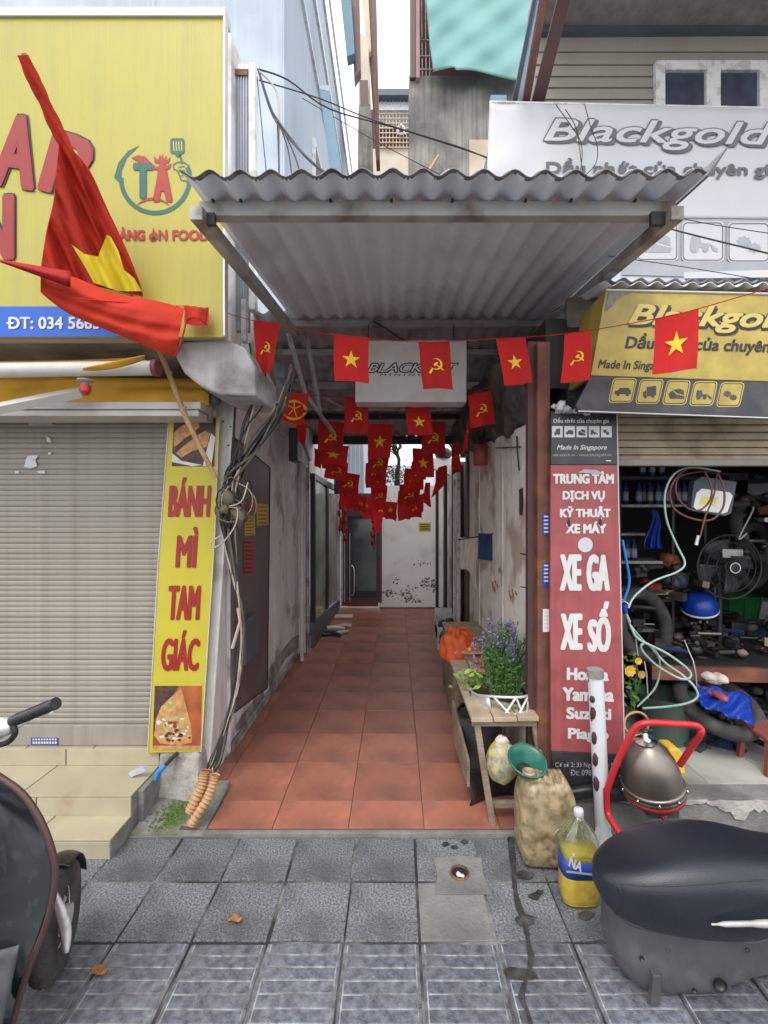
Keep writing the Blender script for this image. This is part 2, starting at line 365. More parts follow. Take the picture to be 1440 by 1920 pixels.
def rrect(x0, y0, x1, y1, r, k=3, lean=0):
    out = []
    for cx, cy, a in ((x1-r, y1-r, 0), (x0+r, y1-r, 90), (x0+r, y0+r, 180), (x1-r, y0+r, 270)):
        for i in range(k+1):
            t = R(a+90*i/k); out.append((cx+r*math.cos(t), cy+r*math.sin(t)))
    ym = (y0+y1)/2
    return [(x-lean*(y-ym), y) for x, y in out]
def arcpoly(cx, cy, r0, r1, a0, a1, n=24, taper=False):
    o = []; i_ = []
    for k in range(n+1):
        t = k/n; a = R(a0+(a1-a0)*t); wv = (r1-r0)*(math.sin(math.pi*t) if taper else 1)
        o.append((cx+(r0+wv)*math.cos(a), cy+(r0+wv)*math.sin(a))); i_.append((cx+r0*math.cos(a), cy+r0*math.sin(a)))
    return [[i_[k], o[k], o[k+1], i_[k+1]] for k in range(n)]
def disc(cx, cy, rx, ry=None, n=18): return [(cx+rx*math.cos(2*math.pi*k/n), cy+(ry or rx)*math.sin(2*math.pi*k/n)) for k in range(n)]
def icon(kind, x0, y0, x1, y1):
    S = lambda L: [(x0+u*(x1-x0), y0+v*(y1-y0)) for u, v in L]
    wd = (x1-x0)
    if kind == 0: return [S([(.0,.75),(.02,.5),(.2,.45),(.35,.25),(.85,.25),(1,.5),(1,.75)]), disc(x0+wd*.22, y0+(y1-y0)*.78, wd*.1), disc(x0+wd*.78, y0+(y1-y0)*.78, wd*.1)]
    if kind == 1: return [S([(.1,.85),(.1,.5),(.3,.35),(.3,.85)]), S([(.33,.1),(.9,.0),(.9,.75),(.33,.85)]), disc(x0+wd*.25, y0+(y1-y0)*.88, wd*.09), disc(x0+wd*.7, y0+(y1-y0)*.84, wd*.09)]
    if kind == 2: return [S([(0,.55),(.25,.3),(.5,.6),(1,.75),(.95,.95),(.1,.95)]), S([(.3,.25),(.7,.15),(.95,.3),(.95,.65),(.55,.5)])]
    if kind == 3: return [S([(.05,.6),(.1,.2),(.4,.2),(.45,.5),(.7,.5),(.7,.7),(.05,.7)]), disc(x0+wd*.2, y0+(y1-y0)*.75, wd*.14), disc(x0+wd*.58, y0+(y1-y0)*.75, wd*.12), S([(.7,.5),(1,.75),(1,.9),(.85,.85)])]
    o = []
    for cx, cy, r in ((.32,.4,.26),(.68,.68,.24)):
        g = []
        for k in range(32):
            rr = r*(1 if k % 4 < 2 else .78); a = 2*math.pi*k/32
            g.append((x0+wd*(cx+rr*math.cos(a)), y0+(y1-y0)*(cy+rr*math.sin(a))))
        o.append(g)
    return o

# ---------------------------------------------------------------- little flags
STAR = [((.5 if k % 2 == 0 else .19)*math.sin(math.pi*k/5), (.5 if k % 2 == 0 else .19)*math.cos(math.pi*k/5)) for k in range(10)]
_hs = glyphs('☭')
def flag(c, Y, kind, label, group='small red flags strung over the alley', rip=.012, Y2=None):
    (tl, tr, br, bl) = c; Y2 = Y if Y2 is None else Y2; ph = rng.uniform(0, 6); k1 = rng.uniform(.6, 1.1)
    curl = rng.uniform(-.02, .03)
    def S(u, v, off=0):
        px = (tl[0]*(1-u)+tr[0]*u)*(1-v)+(bl[0]*(1-u)+br[0]*u)*v
        py = (tl[1]*(1-u)+tr[1]*u)*(1-v)+(bl[1]*(1-u)+br[1]*u)*v
        d = rip*math.sin(ph+u*5*k1+v*1.5)*(.35+v)+curl*v*v+.006*math.sin(u*11+ph*2-v*2.5)*v
        px += 1.5*math.sin(v*4+ph)*v; py += 1.2*math.sin(u*5+ph)*v
        return U(px, py, Y*(1-u)+Y2*u+d-off)
    b = B(); b.grid(lambda u, v: S(u, v), 8, 10)
    cc = S(.5, 0); b.v = [v-cc for v in b.v]
    o = obj('pennant_flag', b, m_flag); o.location = cc; tag(o, label, 'flag', group)
    wd = math.hypot(tr[0]-tl[0], tr[1]-tl[1]); hg = math.hypot(bl[0]-tl[0], bl[1]-tl[1]); asp = wd/max(hg, 1)
    for off, sgn in ((.0035, 1), (-.0035, -1)):
        e = B()
        if kind == 's':
            q = [S(.5, .52, off)]+[S(.5+.55*x, .52-.55*y*min(asp, .8), off) for x, y in STAR]
            e.add(q, [(0, 1+k, 1+(k+1) % 10) for k in range(10)])
            obj('star', e, m_star, o)
        elif sgn == 1:
            e.add([S(.5+(u-.5)*.5*1, .52+(v-.5)*.5*min(asp, .8), off) for u, v in _hs[0]], _hs[1])
            obj('hammer_and_sickle', e, m_star, o)
    if False: pass
    return o
# ================================================================ GROUND
struct(obj('ground', B().box(-40, 40, -30, 60, -.12, -.06), m_asphalt))
pave = struct(obj('pavement', B().box(-4.2, 4.2, -.6, 2.412, -.06, -.007), m_mortar))
m_groove = M('pale groove grout', (.34,.35,.35), .9, var=.4, vs=30, dirt=(.1,.1,.1), da=.8, dsc=9, dlo=.45, dhi=.6)
def paver_mesh(striped):
    b = B(); g = .0
    b.box(-.145, .145, -.141, .141, -.04, 0 if not striped else -.0016, 1 if striped else 0)
    if striped:
        for k in range(6):
            y = -.141+.282*(k+.5)/6; b.box(-.130, .130, y-.0212, y+.0212, -.008, .0)
        b.box(-.1455, -.1335, -.1405, .1405, -.006, -.0008); b.box(.1335, .1455, -.1405, .1405, -.006, -.0008)
    return b
pm = {}
rows = [(2.41,2.13,0),(2.125,1.83,0),(1.825,1.53,1),(1.525,1.23,1),(1.225,.93,0),(.925,.63,0),(.625,.33,0),(.325,.03,0)]
for ri, (ya, yb, st) in enumerate(rows):
    for k in range(-10, 11):
        x = -.204+.3*k+.15; y = (ya+yb)/2
        if abs(x) > 2.9: continue
        smooth = (ri == 1 and k == 1)
        if st not in pm:
            o = obj('paver', paver_mesh(st), [m_paver2, m_groove] if st else m_paver, pave, bev=.004); pm[st] = o
        elif smooth:
            o = obj('paver', paver_mesh(0), m_cement, pave, bev=.003)
        else:
            o = pm[st].copy(); col.objects.link(o)
        o.location = (x+rng.uniform(-.003, .003), y, rng.uniform(-.002, .003)); o.scale = (1, (ya-yb-.008)/.282, 1)
        o.rotation_euler = (rng.uniform(-.006, .006), rng.uniform(-.006, .006), rng.uniform(-.008, .008))
# drain patch and pipe hole
d = G(862, 1640, .0)
dr = thing('floor_drain', 'round pipe hole set in a smooth cement patch in the pavement', 'drain', (d.x, d.y, .004))
obj('cement_patch', B().ext([(d.x+dx,d.y+dy,.0) for dx,dy in [(-.125,-.11),(.13,-.115),(.11,.0),(.12,.10),(-.0,.115),(-.115,.10),(-.105,0)]], (0,0,.0045)), m_cement, dr, bev=.004)
obj('rim', B().lathe([(.036,.004),(.036,.012),(.044,.012),(.044,.004)], (d.x, d.y, .001), 24), m_rust, dr)
obj('hole', B().lathe([(.0,.0085),(.036,.0085)], (d.x, d.y, .0), 24), m_cable, dr)
obj('rubble', B().blob((d.x-.006, d.y-.012, .01), (.014,.016,.008), 8, jit=.3).blob((d.x+.01, d.y-.02, .01), (.009,.01,.007), 8, jit=.3), m_white, dr)
# oily trickle
pts = [(957,1568),(962,1620),(968,1680),(985,1735),(992,1775),(996,1800),(985,1840),(978,1870),(990,1900),(1004,1960)]
b = B(); L_, R_ = [], []
sp = [(x, y) for x, y, _ in spline([Vector((x, y, 0)) for x, y in pts], 6)]
for i, (x, y) in enumerate(sp):
    ww = 5+1.2*math.sin(i*.5)+rng.uniform(-.7, .7)
    L_.append(G(x-ww, y, .0052)); R_.append(G(x+ww, y, .0052))
n = len(L_); b.add(L_+R_, [(i, i+1, n+i+1, n+i) for i in range(n-1)])
b.poly([G(x, y, .0054) for x, y in [(942,1818),(955,1812),(985,1816),(1004,1822),(1010,1834),(985,1838),(950,1834)]])
for cx, cy, r in ((836,1582,7),(852,1588,6),(870,1578,7),(985,1640,16),(1003,1680,11),(1012,1672,8),(985,1725,18),(1098,1716,16)):
    b.poly([G(cx+r*math.cos(a)*rng.uniform(.8,1.3), cy+.55*r*math.sin(a)*rng.uniform(.8,1.3), .0053) for a in [2*math.pi*k/12 for k in range(12)]])
solo('oil_stain', b, m_stain, 'dark oily trickle and drips running down the grey pavers', 'stain')
for (x, y, s_, lb) in ((185,1826,.022,'curled orange dry leaf on the striped pavers'), (441,1728,.02,'crumpled brown scrap lying on a grey paver')):
    c = G(x, y, .006); b = B().grid(lambda u, v: c+Vector(((u-.5)*3*s_, (v-.5)*1.6*s_*math.sin(math.pi*min(.98,max(.1,u))), .006+.012*abs(math.sin(u*4+v*3)))), 5, 4)
    solo('dry_leaf', b, m_dry, lb, 'leaf')
# ================================================================ RED ALLEY FLOOR
fl = struct(obj('alley_floor', B().box(-1.14, .86, 2.44, 8.2, -.05, .022), m_grout))
struct(obj('kerb_strip', B().box(-1.0, .86, 2.412, 2.44, -.05, .022).box(-1.39, -1.002, 2.413, 2.44, -.05, .006), m_cement, bev=.004))
xs = [-1.14,-1.05,-.65,-.25,.15,.55,.84]; ys = [2.443]+[2.67+.4*k for k in range(14)]+[8.1]
for j in range(len(ys)-1):
    for i in range(len(xs)-1):
        a, c_ = xs[i], xs[i+1]; e, f_ = ys[j], ys[j+1]
        if j == 0 and i < 1: continue
        if j == 0 and i == 1: a = -.99
        g = .0015; b = B()
        if j < 1 and 1 <= i <= 4 or False:
            b.box(a+g-(a+c_)/2, c_-g-(a+c_)/2, -(f_-e)/2+g, (f_-e)/2-g, -.02, .0)
        else: b.box(a+g-(a+c_)/2, c_-g-(a+c_)/2, -(f_-e)/2+g, (f_-e)/2-g, -.02, .0)
        o = obj('tile', b, m_red, fl, bev=.0015 if j < 5 else 0); o.location = ((a+c_)/2, (e+f_)/2, .03+rng.uniform(-.0008, .0012))
# ================================================================ CREAM STEPS (left)
stp = thing('entrance_steps', 'cream tiled steps below the closed roller shutter', 'steps', (-2.4, 2.3, 0))
obj('step_core', B().box(-4.2, -1.392, 2.27, 2.45, -.05, .085).box(-4.2, -1.392, 2.45, 2.74, -.05, .19).box(-4.2, -1.392, 2.74, 3.0, -.05, .285).box(-1.392, -1.36, 2.5, 2.78, -.02, .19), m_moss, stp, bev=.004)
for k in range(7):
    x1 = -1.39-.4*k; x0 = x1-.396
    for nm, bx in (('tile', (x0, x1, 2.262, 2.448, .085, .094)), ('riser_tile', (x0-.07*(k > 0), x1-.07*(k > 0), 2.259, 2.2695, .0, .083)),
                   ('tile', (x0-.2, x1-.2*(k > 0), 2.442, 2.736, .19, .199)), ('riser_tile', (x0-.1, x1-.1*(k > 0), 2.438, 2.4495, .094, .188)),
                   ('riser_tile', (x0-.15, x1-.15*(k > 0), 2.728, 2.7395, .2, .294)), ('tile', (x0, x1, 2.741, 2.83, .285, .294))):
        obj(nm, B().box(bx[0]+.001*0, bx[1]-.003, *bx[2:]), m_step, stp, bev=.0015)
struct(obj('cement_apron', B().hexa([(-1.391,2.414,0),(-.995,2.414,0),(-.995,2.76,0),(-1.36,2.76,0),(-1.391,2.414,.008),(-1.0,2.42,.02),(-.995,2.76,.06),(-1.36,2.76,.07)]).box(-1.36, -1.0, 2.76, 2.8, 0, .07), m_moss))
b = B()
for k in range(420):
    x, y = rng.gauss(-1.21, .055), rng.gauss(2.56, .07)
    if x < -1.37 or y < 2.43: continue
    b.blob((x, y, .012+.05*(y-2.42)/.34), (rng.uniform(.003,.010), rng.uniform(.003,.010), .003), 6, jit=.4)
stuff(tag(obj('moss', b, M('green moss', (.1,.16,.03), .95, var=.4, vs=60, bump=1.)), 'clumps of green moss on the cement beside the cream steps', 'moss'))
# ================================================================ LEFT SHOP FRONT
shL = thing('left_shop', 'closed shop with ribbed tan roller shutter above cream steps', 'shop', (-2, 2.78, .2))
sh = obj('roller_shutter', B().box(-4.2, (308-CX)*2.79/F, 2.80, 2.83, .28, 2.4), m_dark, shL)
z = .42; k = 0; first = None
x1 = (322-CX)*2.78/F
while z < 2.36:
    if first is None:
        b = B(); n = 5
        prof = [(0, 0), (-.003, .004), (-.0048, .012), (-.0046, .022), (-.002, .029), (0, .0312)]
        for i in range(5):
            a, c_ = prof[i], prof[i+1]
            b.add([(-4.2, 2.79+a[0], z+a[1]), (x1, 2.79+a[0], z+a[1]), (x1, 2.79+c_[0], z+c_[1]), (-4.2, 2.79+c_[0], z+c_[1])], [(0,1,2,3)])
        first = obj('slat', b, m_slat, sh); z0 = z
    else:
        o = first.copy(); col.objects.link(o); o.location = (0, rng.uniform(-.0015, .0015), z-z0+rng.uniform(-.0008,.0008)); o.rotation_euler = (0, rng.uniform(-.0007,.0007), 0)
    z += .0318
obj('bottom_bar', B().box(-4.2, (298-CX)*2.77/F, 2.765, 2.80, .297, .418), m_slat, sh, bev=.004)
print_([[(58,1383),(110,1384),(110,1397),(58,1396)]], 2.763, m_bluelab, sh, 'sticker')
for q_ in range(9): print_([[(61+q_*5.2,1385),(64.5+q_*5.2,1385),(64.5+q_*5.2,1388),(61+q_*5.2,1388)]], 2.7615, m_whitep, sh, 'sticker_mark'); print_([[(61+q_*5.2,1390.5),(64.8+q_*5.2,1390.5),(64.8+q_*5.2,1394.5),(61+q_*5.2,1394.5)]], 2.7615, m_whitep, sh, 'sticker_mark')
print_([[(52,783),(95,780),(98,797),(54,798)],[(86,818),(94,822),(96,830),(88,828)],[(48,862),(52,855),(72,853),(66,862),(70,874),(58,878),(45,876)],[(90,848),(96,848),(95,852),(90,853)],[(70,884),(84,882),(84,888),(72,887)],[(28,884),(34,882),(36,887),(28,888)]], 2.776, m_whitep, shL, 'paper_remnant')
obj('shutter_rail', B().pbox(-300, 753, 376, 767, 2.5, .22).pbox(-300, 769, 372, 780, 2.51, .2), m_ivory, shL, bev=.004)
obj('lintel', B().box(-4.2, -1.15, 2.80, 3.1, 2.36, 2.62), m_soffit, shL)
# projecting slab and beam end under the yellow sign
obj('slab', B().hexa([(-4.2,2.28,2.555),(-1.02,2.28,2.555),(-1.02,2.8,2.5),(-4.2,2.8,2.5),(-4.2,2.28,2.62),(-1.02,2.28,2.62),(-1.02,2.8,2.62),(-4.2,2.8,2.62)]), m_soffit, shL, bev=.01)
obj('beam_end', B().prism([(340,640),(425,636),(460,652),(478,688),(480,742),(412,740),(378,726),(345,700),(328,668)], 2.3, .42), m_plas3, shL, bev=.012)
obj('upper_wall', B().box(-4.2, -1.0, 2.82, 3.0, 2.62, 4.6), m_plas, shL)
# pillar beside the alley: rough plinth, leaning render face
pil = thing('plaster_pillar', 'grubby whitewashed pillar between yellow strip banner and alley', 'pillar', (-1.1, 2.76, 0))
obj('shaft', B().hexa([(-1.40,2.77,.25),(-1.12,2.77,.0),(-1.16,3.2,.0),(-1.4,3.2,.25),(-1.31,2.77,2.45),(-.955,2.77,2.45),(-1.16,3.2,2.45),(-1.5,3.2,2.45)]), m_plas, pil, bev=.012)
b = B(); cz = Vector((-1.245, 2.74, .14)); rr = random.Random(3)
b.hexa([(-1.40,2.66,.0),(-1.12,2.62,.0),(-1.10,2.8,.0),(-1.40,2.8,.0),(-1.385,2.71,.3),(-1.14,2.70,.3),(-1.13,2.8,.3),(-1.385,2.8,.3)])
obj('plinth', b, m_rough, pil, bev=.03)
obj('cable_groove', B().tube([U(442,745,2.74),U(436,860,2.74),U(431,905,2.74)], .006, 6), m_cable, pil)
for x, y in ((432,800),(428,835),(432,870),(418,790)):
    obj('nail', B().lathe([(0,-.006),(.004,-.006),(.004,.01)], U(x, y, 2.76), 6, axis=(0,1,0)), m_dark, pil)
# yellow strip banner
bn = thing('strip_banner', 'tall leaning yellow banner lettered BÁNH MÌ TAM GIÁC in red', 'banner', U(330,1410,2.71))
qs = [(316,782),(412,782),(404,1000),(378,1410),(276,1412),(296,1050)]
obj('backing', B().prism(qs, 2.705, .02), m_yelb, bn, bev=.002)
obj('edge_strip', B().tube([U(x, y, 2.703) for x, y in [(317,782),(297,1050),(277,1411)]], .0035, 6).tube([U(x, y, 2.703) for x, y in [(411,782),(403,1000),(377,1410)]], .0035, 6), m_ivory, bn)
yb = 2.702
for s_, a in (('BÁNH', (317,895,395,969)), ('MÌ', (331,988,370,1064)), ('TAM', (315,1098,375,1162)), ('GIÁC', (303,1182,374,1258))):
    o = text(s_, *a, yb, m_redv, bn, bold=.06, lean=-.06)
# upper food picture
print_([[(326,782),(405,784),(402,875),(322,874)]], 2.7035, M('dark photo ground', (.06,.03,.035), .5, var=.6, vs=20, bump=0), bn, 'photo_print')
print_([[(326,812),(338,800),(372,782),(374,800),(345,828),(326,838)],[(330,850),(350,828),(384,808),(394,812),(388,838),(360,846),(340,858)]], 2.7025, m_skin, bn, 'photo_print')
print_([[(326,840),(346,822),(372,806),(376,812),(350,832),(330,848)],[(338,862),(360,848),(388,842),(384,860),(360,870),(342,868)]], 2.702, m_filling, bn, 'photo_print')
print_([[(396,812),(404,820),(396,874),(380,874),(386,850)],[(323,850),(340,864),(380,872),(360,874),(322,866)]], 2.7018, m_whitep, bn, 'photo_print')
# lower food picture
print_([[(290,1286),(379,1286),(376,1406),(286,1406)]], 2.7035, M('orange photo ground', (.35,.09,.03), .5, var=.5, vs=6, bump=0), bn, 'photo_print')
print_([[(290,1286),(336,1286),(300,1340),(287,1380)]], 2.703, m_filling, bn, 'photo_print')
print_([[(340,1291),(349,1325),(358,1360),(360,1392),(335,1398),(300,1394),(289,1378),(292,1350),(302,1325),(322,1306)]], 2.7025, m_skin, bn, 'photo_print')
rr = random.Random(5)
for mm, nn, bb in ((m_lettuce, 16, (298,1312,352,1372)), (m_whitep, 16, (294,1348,356,1388)), (m_filling, 10, (312,1366,358,1394)), (m_redlet, 4, (312,1352,330,1368))):
    P = []
    for _ in range(nn):
        cx, cy = rr.uniform(bb[0], bb[2]), rr.uniform(bb[1], bb[3]); r0 = rr.uniform(2.5, 6.5)
        P.append([(cx+r0*math.cos(a)*rr.uniform(.5,1.3), cy+r0*.7*math.sin(a)*rr.uniform(.5,1.3)) for a in [2*math.pi*k/7 for k in range(7)]])
    b = B()
    for i, p in enumerate(P): b.poly([U(x, y, 2.7022-.00003*i-(.0004 if mm in (m_filling, m_redlet) else 0)) for x, y in p])
    obj('photo_print', b, mm, bn)
print_([[(286,1398),(377,1398),(376,1406),(286,1406)]], 2.7021, m_skin, bn, 'photo_print')
# drain stub with blue valve
vt = thing('tap_valve', 'blue plastic tap lever on a dark pipe stub beside the top step', 'valve', U(300,1450,2.6))
obj('pipe', B().tube([U(332,1412,2.7), U(305,1440,2.6)], .011, 10), m_dark, vt)
obj('lever', B().tube([U(310,1436,2.59), U(298,1446,2.58), U(292,1462,2.58)], [.012,.016,.011], 8), m_bluehose, vt)
solo('plastic_scrap', B().prism([(240,1466),(268,1455),(274,1461),(246,1473)], 2.6, .02), m_bluewall2, 'small pale blue packet on the upper cream step', 'packet').location.z = .205
# ================================================================ YELLOW SHOP SIGN
sg = thing('yellow_sign', 'big yellow shop sign with red letters, round food logo and blue phone strip', 'sign', U(200,632,2.25))
Ys = 2.24
b = B(); x0 = -2.9; x1 = (419-CX)*Ys/F
zb = U(0,632,Ys).z; zt = U(0,34,Ys).z
obj('face', B().box(x0, x1, Ys, Ys+.03, zb, zt), m_yelline, sg)
obj('cabinet', B().box(x0, x1-.02, Ys+.031, Ys+.1, zb+.006, zt), m_alu, sg)
obj('frame', B().box(x0, x1+.012, Ys-.012, Ys+.07, zt+.001, zt+.042).box(x1+.001, x1+.012, Ys-.012, Ys+.03, zb, zt), m_alu, sg, bev=.003)
obj('blue_strip', B().box(x0, U(300,0,Ys).x, Ys-.003, Ys-.001, zb, U(0,575,Ys).z), m_blue, sg)
text('DT: 034 5663 66', 16, 594, 228, 617, Ys-.005, m_whitep, sg, bold=.035); obj('lettering', B().poly([U(12,604,Ys-.0075),U(25,604,Ys-.0075),U(25,607.5,Ys-.0075),U(12,607.5,Ys-.0075)]), m_whitep, sg)
for s_, a, rt in (('A', (-10,216,72,352), 8), ('P', (84,252,168,368), 16), ('N', (-52,365,26,486), 0)):
    text(s_, a[0]+2, a[1]-2, a[2]+3, a[3]+1, Ys-.003, m_blackp, sg, bold=.055, rot=rt)
    text(s_, *a, Ys-.006, m_redv, sg, bold=.042, rot=rt)
Yl = Ys-.0015
lg = obj('logo', B().poly([U(*p, Yl) for p in [(262,272),(240,283),(222,305),(214,332),(218,338),(226,343),(228,320),(238,296)]]), m_teal, sg)
b = B()
for q in arcpoly(291,335,60,68,182,-20+0,40): b.poly([U(*p, Yl-.0005) for p in q])
obj('ring', b, m_teal, lg)
text('T', 250, 306, 286, 372, Yl-.001, m_teal, lg, bold=.06); text('A', 287, 304, 323, 378, Yl-.001, m_redlet, lg, bold=.06)
print_([[(246,296),(258,291),(272,293),(282,304),(292,312),(306,313),(322,306),(318,316),(300,319),(284,317),(268,308)],[(290,305),(288,292),(296,300),(300,289),(303,299),(304,286),(307,299),(312,291),(312,300),(320,294),(316,305)]], Yl-.0015, m_redlet, lg, 'print')
b = B()
for q in arcpoly(287,425,50,55,-132,-50,14,True): b.poly([U(*p, Yl-.001) for p in q])
obj('smile', b, m_redlet, lg)
for x, y in ((288,290),(296,287),(304,284),(311,288),(319,293)): pass
print_([rrect(319,259,346,288,5)], Yl-.001, m_teal, lg, 'spatula')
print_([[(326,286),(342,286),(337,294),(331,294)],[(336,290),(339,290),(343,306),(339,306)]], Yl-.0011, m_teal, lg, 'spatula')
print_([[(x,265),(x+2,265),(x+3,283),(x+1,283)] for x in (324,329,334,339)], Yl-.0016, m_yelb, lg, 'print')
b = B()
def line(pts, ww, Yq, close=False):
    bb = B()
    for i in range(len(pts)-1+close):
        a = Vector(pts[i]); c_ = Vector(pts[(i+1) % len(pts)]); dd = (c_-a); 
        if dd.length < 1e-6: continue
        dd.normalize(); nn = Vector((-dd.y, dd.x))*ww/2; a = a-dd*ww*.3; c_ = c_+dd*ww*.3
        bb.poly([U(*(a+nn), Yq-.00004*i), U(*(c_+nn), Yq-.00004*i), U(*(c_-nn), Yq-.00004*i), U(*(a-nn), Yq-.00004*i)])
    return bb
obj('fist', line([(325,308),(333,304),(345,304),(354,310),(358,322),(357,335),(350,339),(339,337),(336,328),(333,320),(326,317),(325,308)], 1.8, Yl-.001), m_teal, lg)
obj('fist', line([(334,314),(341,312),(346,312)], 1.4, Yl-.001), m_teal, lg); obj('fist', line([(334,322),(341,319),(347,320)], 1.4, Yl-.001), m_teal, lg); obj('fist', line([(337,330),(343,328),(348,329)], 1.4, Yl-.001), m_teal, lg)
text('TRÀNG', 196, 426, 272, 451, Yl-.001, m_redlet, sg, bold=.05); text('N', 297, 431, 314, 451, Yl-.001, m_redlet, sg, bold=.05)
text('FOOD', 323, 431, 392, 451, Yl-.001, m_redlet, sg, bold=.05)
print_([[(287,426),(291,434),(295,438),(296,447),(290,453),(283,453),(279,447),(280,439),(285,437)]], Yl-.001, m_redlet, sg, 'flame'); print_([disc(287.5,447,4.5,4)], Yl-.002, m_blackp, sg, 'flame')
# ================================================================ AWNING ROLLER, ARM, LAMP
aw = thing('rolled_awning', 'rolled amber awning with a long white roller over the tan shutter', 'awning', U(150,720,2.5))
obj('cloth', B().grid(lambda u, v: U(-200+u*592, 700+v*60+(u*12 if v < .5 else 0), 2.60-.05*v+.015*math.sin(u*17+v*4)), 30, 6), m_amber, aw, solid=.006)
obj('cloth_fold', B().grid(lambda u, v: U(-200+u*472, 678-10*u**4+v*(12+4*math.sin(u*9)), 2.42+.03*v+.01*math.sin(u*23)), 30, 3).grid(lambda u, v: U(155+u*116, 690-24*u+v*(4+14*u*(1-u)*2+4*u), 2.2+.03*v), 10, 3), m_amber, aw, solid=.005)
obj('roller', B().tube([U(-200,697,2.3), U(290,690,2.3)], .036, 18), m_ivory, aw)
obj('end_cap', B().tube([U(288,690,2.3), U(297,690,2.3)], .041, 18), M('maroon cap', (.2,.05,.06), .5), aw)
obj('arm', B().tube([U(-200,806,2.25), U(153,735,2.4)], .03, 4, smooth=False), m_ivory, aw)
lp = thing('bulb_socket', 'metal socket with ribbed red end hanging from the white roller', 'lamp', U(160,705,2.28))
obj('cap', B().lathe([(0,.0),(.035,.0),(.035,.008),(.018,.012),(.018,.04)], U(160,712,2.28), 14, axis=(0,0,-1)), m_galv, lp)
obj('ribs', B().lathe([(.02,0),(.026,.006),(.02,.012),(.026,.018),(.02,.024),(.026,.03),(.02,.036),(.012,.05),(0,.052)], U(161,722,2.28), 14, axis=(0,0,-1)), m_redtube, lp)
# bracket box at the rail end
br = thing('spotlight_fixture', 'small grey spotlight fixture at the end of the white shutter rail', 'lamp', U(398,760,2.6))
obj('bracket', B().pbox(386,738,396,788,2.62,.03).pbox(376,756,386,776,2.62,.02), m_galv, br, bev=.003)
obj('lamp_head', B().lathe([(0,0),(.026,0),(.034,.03),(.034,.05),(.0,.052)], U(404,752,2.64), 16, axis=(.3,-1,0)), m_meter, br)
# ================================================================ CABLES ON THE PILLAR
cb = thing('cable_bundle', 'tangled bundle of black and brown cables down the pillar edge', 'cables', U(440,1440,2.6))
rr = random.Random(11)
heads = [(545,690),(550,700),(540,720),(536,740),(520,760),(478,690),(470,640),(548,680),(552,690),(498,700)]
for k in range(26):
    hx, hy = heads[k % len(heads)]; j = lambda s: rr.uniform(-s, s)
    mm = (m_cable, m_cable2, m_cable, m_cable2, m_cable, m_cable, m_cable3)[k % 7]; r0 = rr.uniform(.0035, .0085)
    mid = (478+j(14), 835+j(14)) if hx > 500 else (462+j(10), 800+j(20))
    pts = [U(hx+j(3), hy+j(5), 2.5), U((hx+mid[0])/2+10+j(6), (hy+mid[1])/2+j(6), 2.52+j(.02)), U(*mid, 2.55+j(.03)), U(440+j(18), 895+j(14), 2.58+j(.03)), U(432+j(22), 945+j(20), 2.58+j(.05)), U(432+j(10), 1005+j(10), 2.6+j(.03)), U(441+j(5), 1090+j(9), 2.6), U(452+j(5), 1160+j(10), 2.62), U(447+j(5), 1260+j(9), 2.62), U(434+j(5), 1330, 2.62), U(404+j(12), 1425, 2.58), U(386+ (k % 2)*14, 1450, 2.56)]
    obj('cable', B().tube(pts, r0, 6, sub=6), mm, cb)
for k in range(9):                                                       # loops at the knot
    cx, cy = 440+rr.uniform(-16, 22), 920+rr.uniform(-35, 60); ra, rb = rr.uniform(10, 30), rr.uniform(14, 42); a0 = rr.uniform(0, 6)
    pts = [U(cx+ra*math.cos(a0+t*.7), cy+rb*math.sin(a0+t*.7), 2.54+.03*math.sin(t+k)) for t in range(9)]
    obj('cable', B().tube(pts, rr.uniform(.0025,.005), 6, sub=4), (m_cable, m_cable2, m_cable, m_cable2, m_cable3)[k % 5], cb)
obj('cable', B().tube([U(465,905,2.5),U(453,940,2.48),U(430,950,2.5),U(445,955,2.5),U(441,985,2.5),U(420,1015,2.5),U(398,1028,2.5),U(397,1015,2.5),U(415,1005,2.52)], .0042, 6, sub=5), m_cable3, cb)
obj('insulator', B().blob(U(428,935,2.52), (.04,.03,.045), 10, jit=.2, rr=rr).blob(U(422,955,2.52), (.03,.03,.03), 10, jit=.25, rr=rr).blob(U(448,965,2.54), (.045,.035,.06), 10, jit=.35, rr=rr), m_cable2, cb)
obj('tape_wrap', B().tube([U(447,1140,2.58),U(450,1165,2.58),U(436,1215,2.58)], [.012,.008,.01], 7), m_cable3, cb)
for i, (pa, lb, z0) in enumerate((([(386,1443),(378,1475),(356,1522)], 'pale orange ribbed conduit at the pillar foot, left of the pair', 2.52), ([(404,1452),(390,1495),(358,1545)], 'bright orange ribbed conduit at the pillar foot, right of the pair', 2.49))):
    P = spline([U(x, y, z0-.03*q) for q, (x, y) in enumerate(pa)], 7); rs = [.0215 if q % 2 else .0275 for q in range(len(P))]
    if i: rs = [v*.85 for v in rs]
    b = B(); P2 = []; rs2 = []
    for q in range(len(P)-1):
        P2 += [P[q], P[q]*.6+P[q+1]*.4]; rs2 += [.030*(1-.15*i), .020*(1-.15*i)]
    P2.append(P[-1]); rs2.append(.027)
    n0 = 12; b.tube(P2, .02, n0, caps=False)
    for q in range(len(P2)):
        c_ = P2[q]
        for t in range(n0): b.v[q*n0+t] = c_+(b.v[q*n0+t]-c_)*(rs2[q]/.02)
    for q in range(len(b.f)): b.m[q] = 1 if (q//n0) % 2 == 1 else 0; b.sm[q] = False
    solo('conduit', b, [m_conduit, m_bamboo], lb, 'conduit', 'ribbed cable conduits')
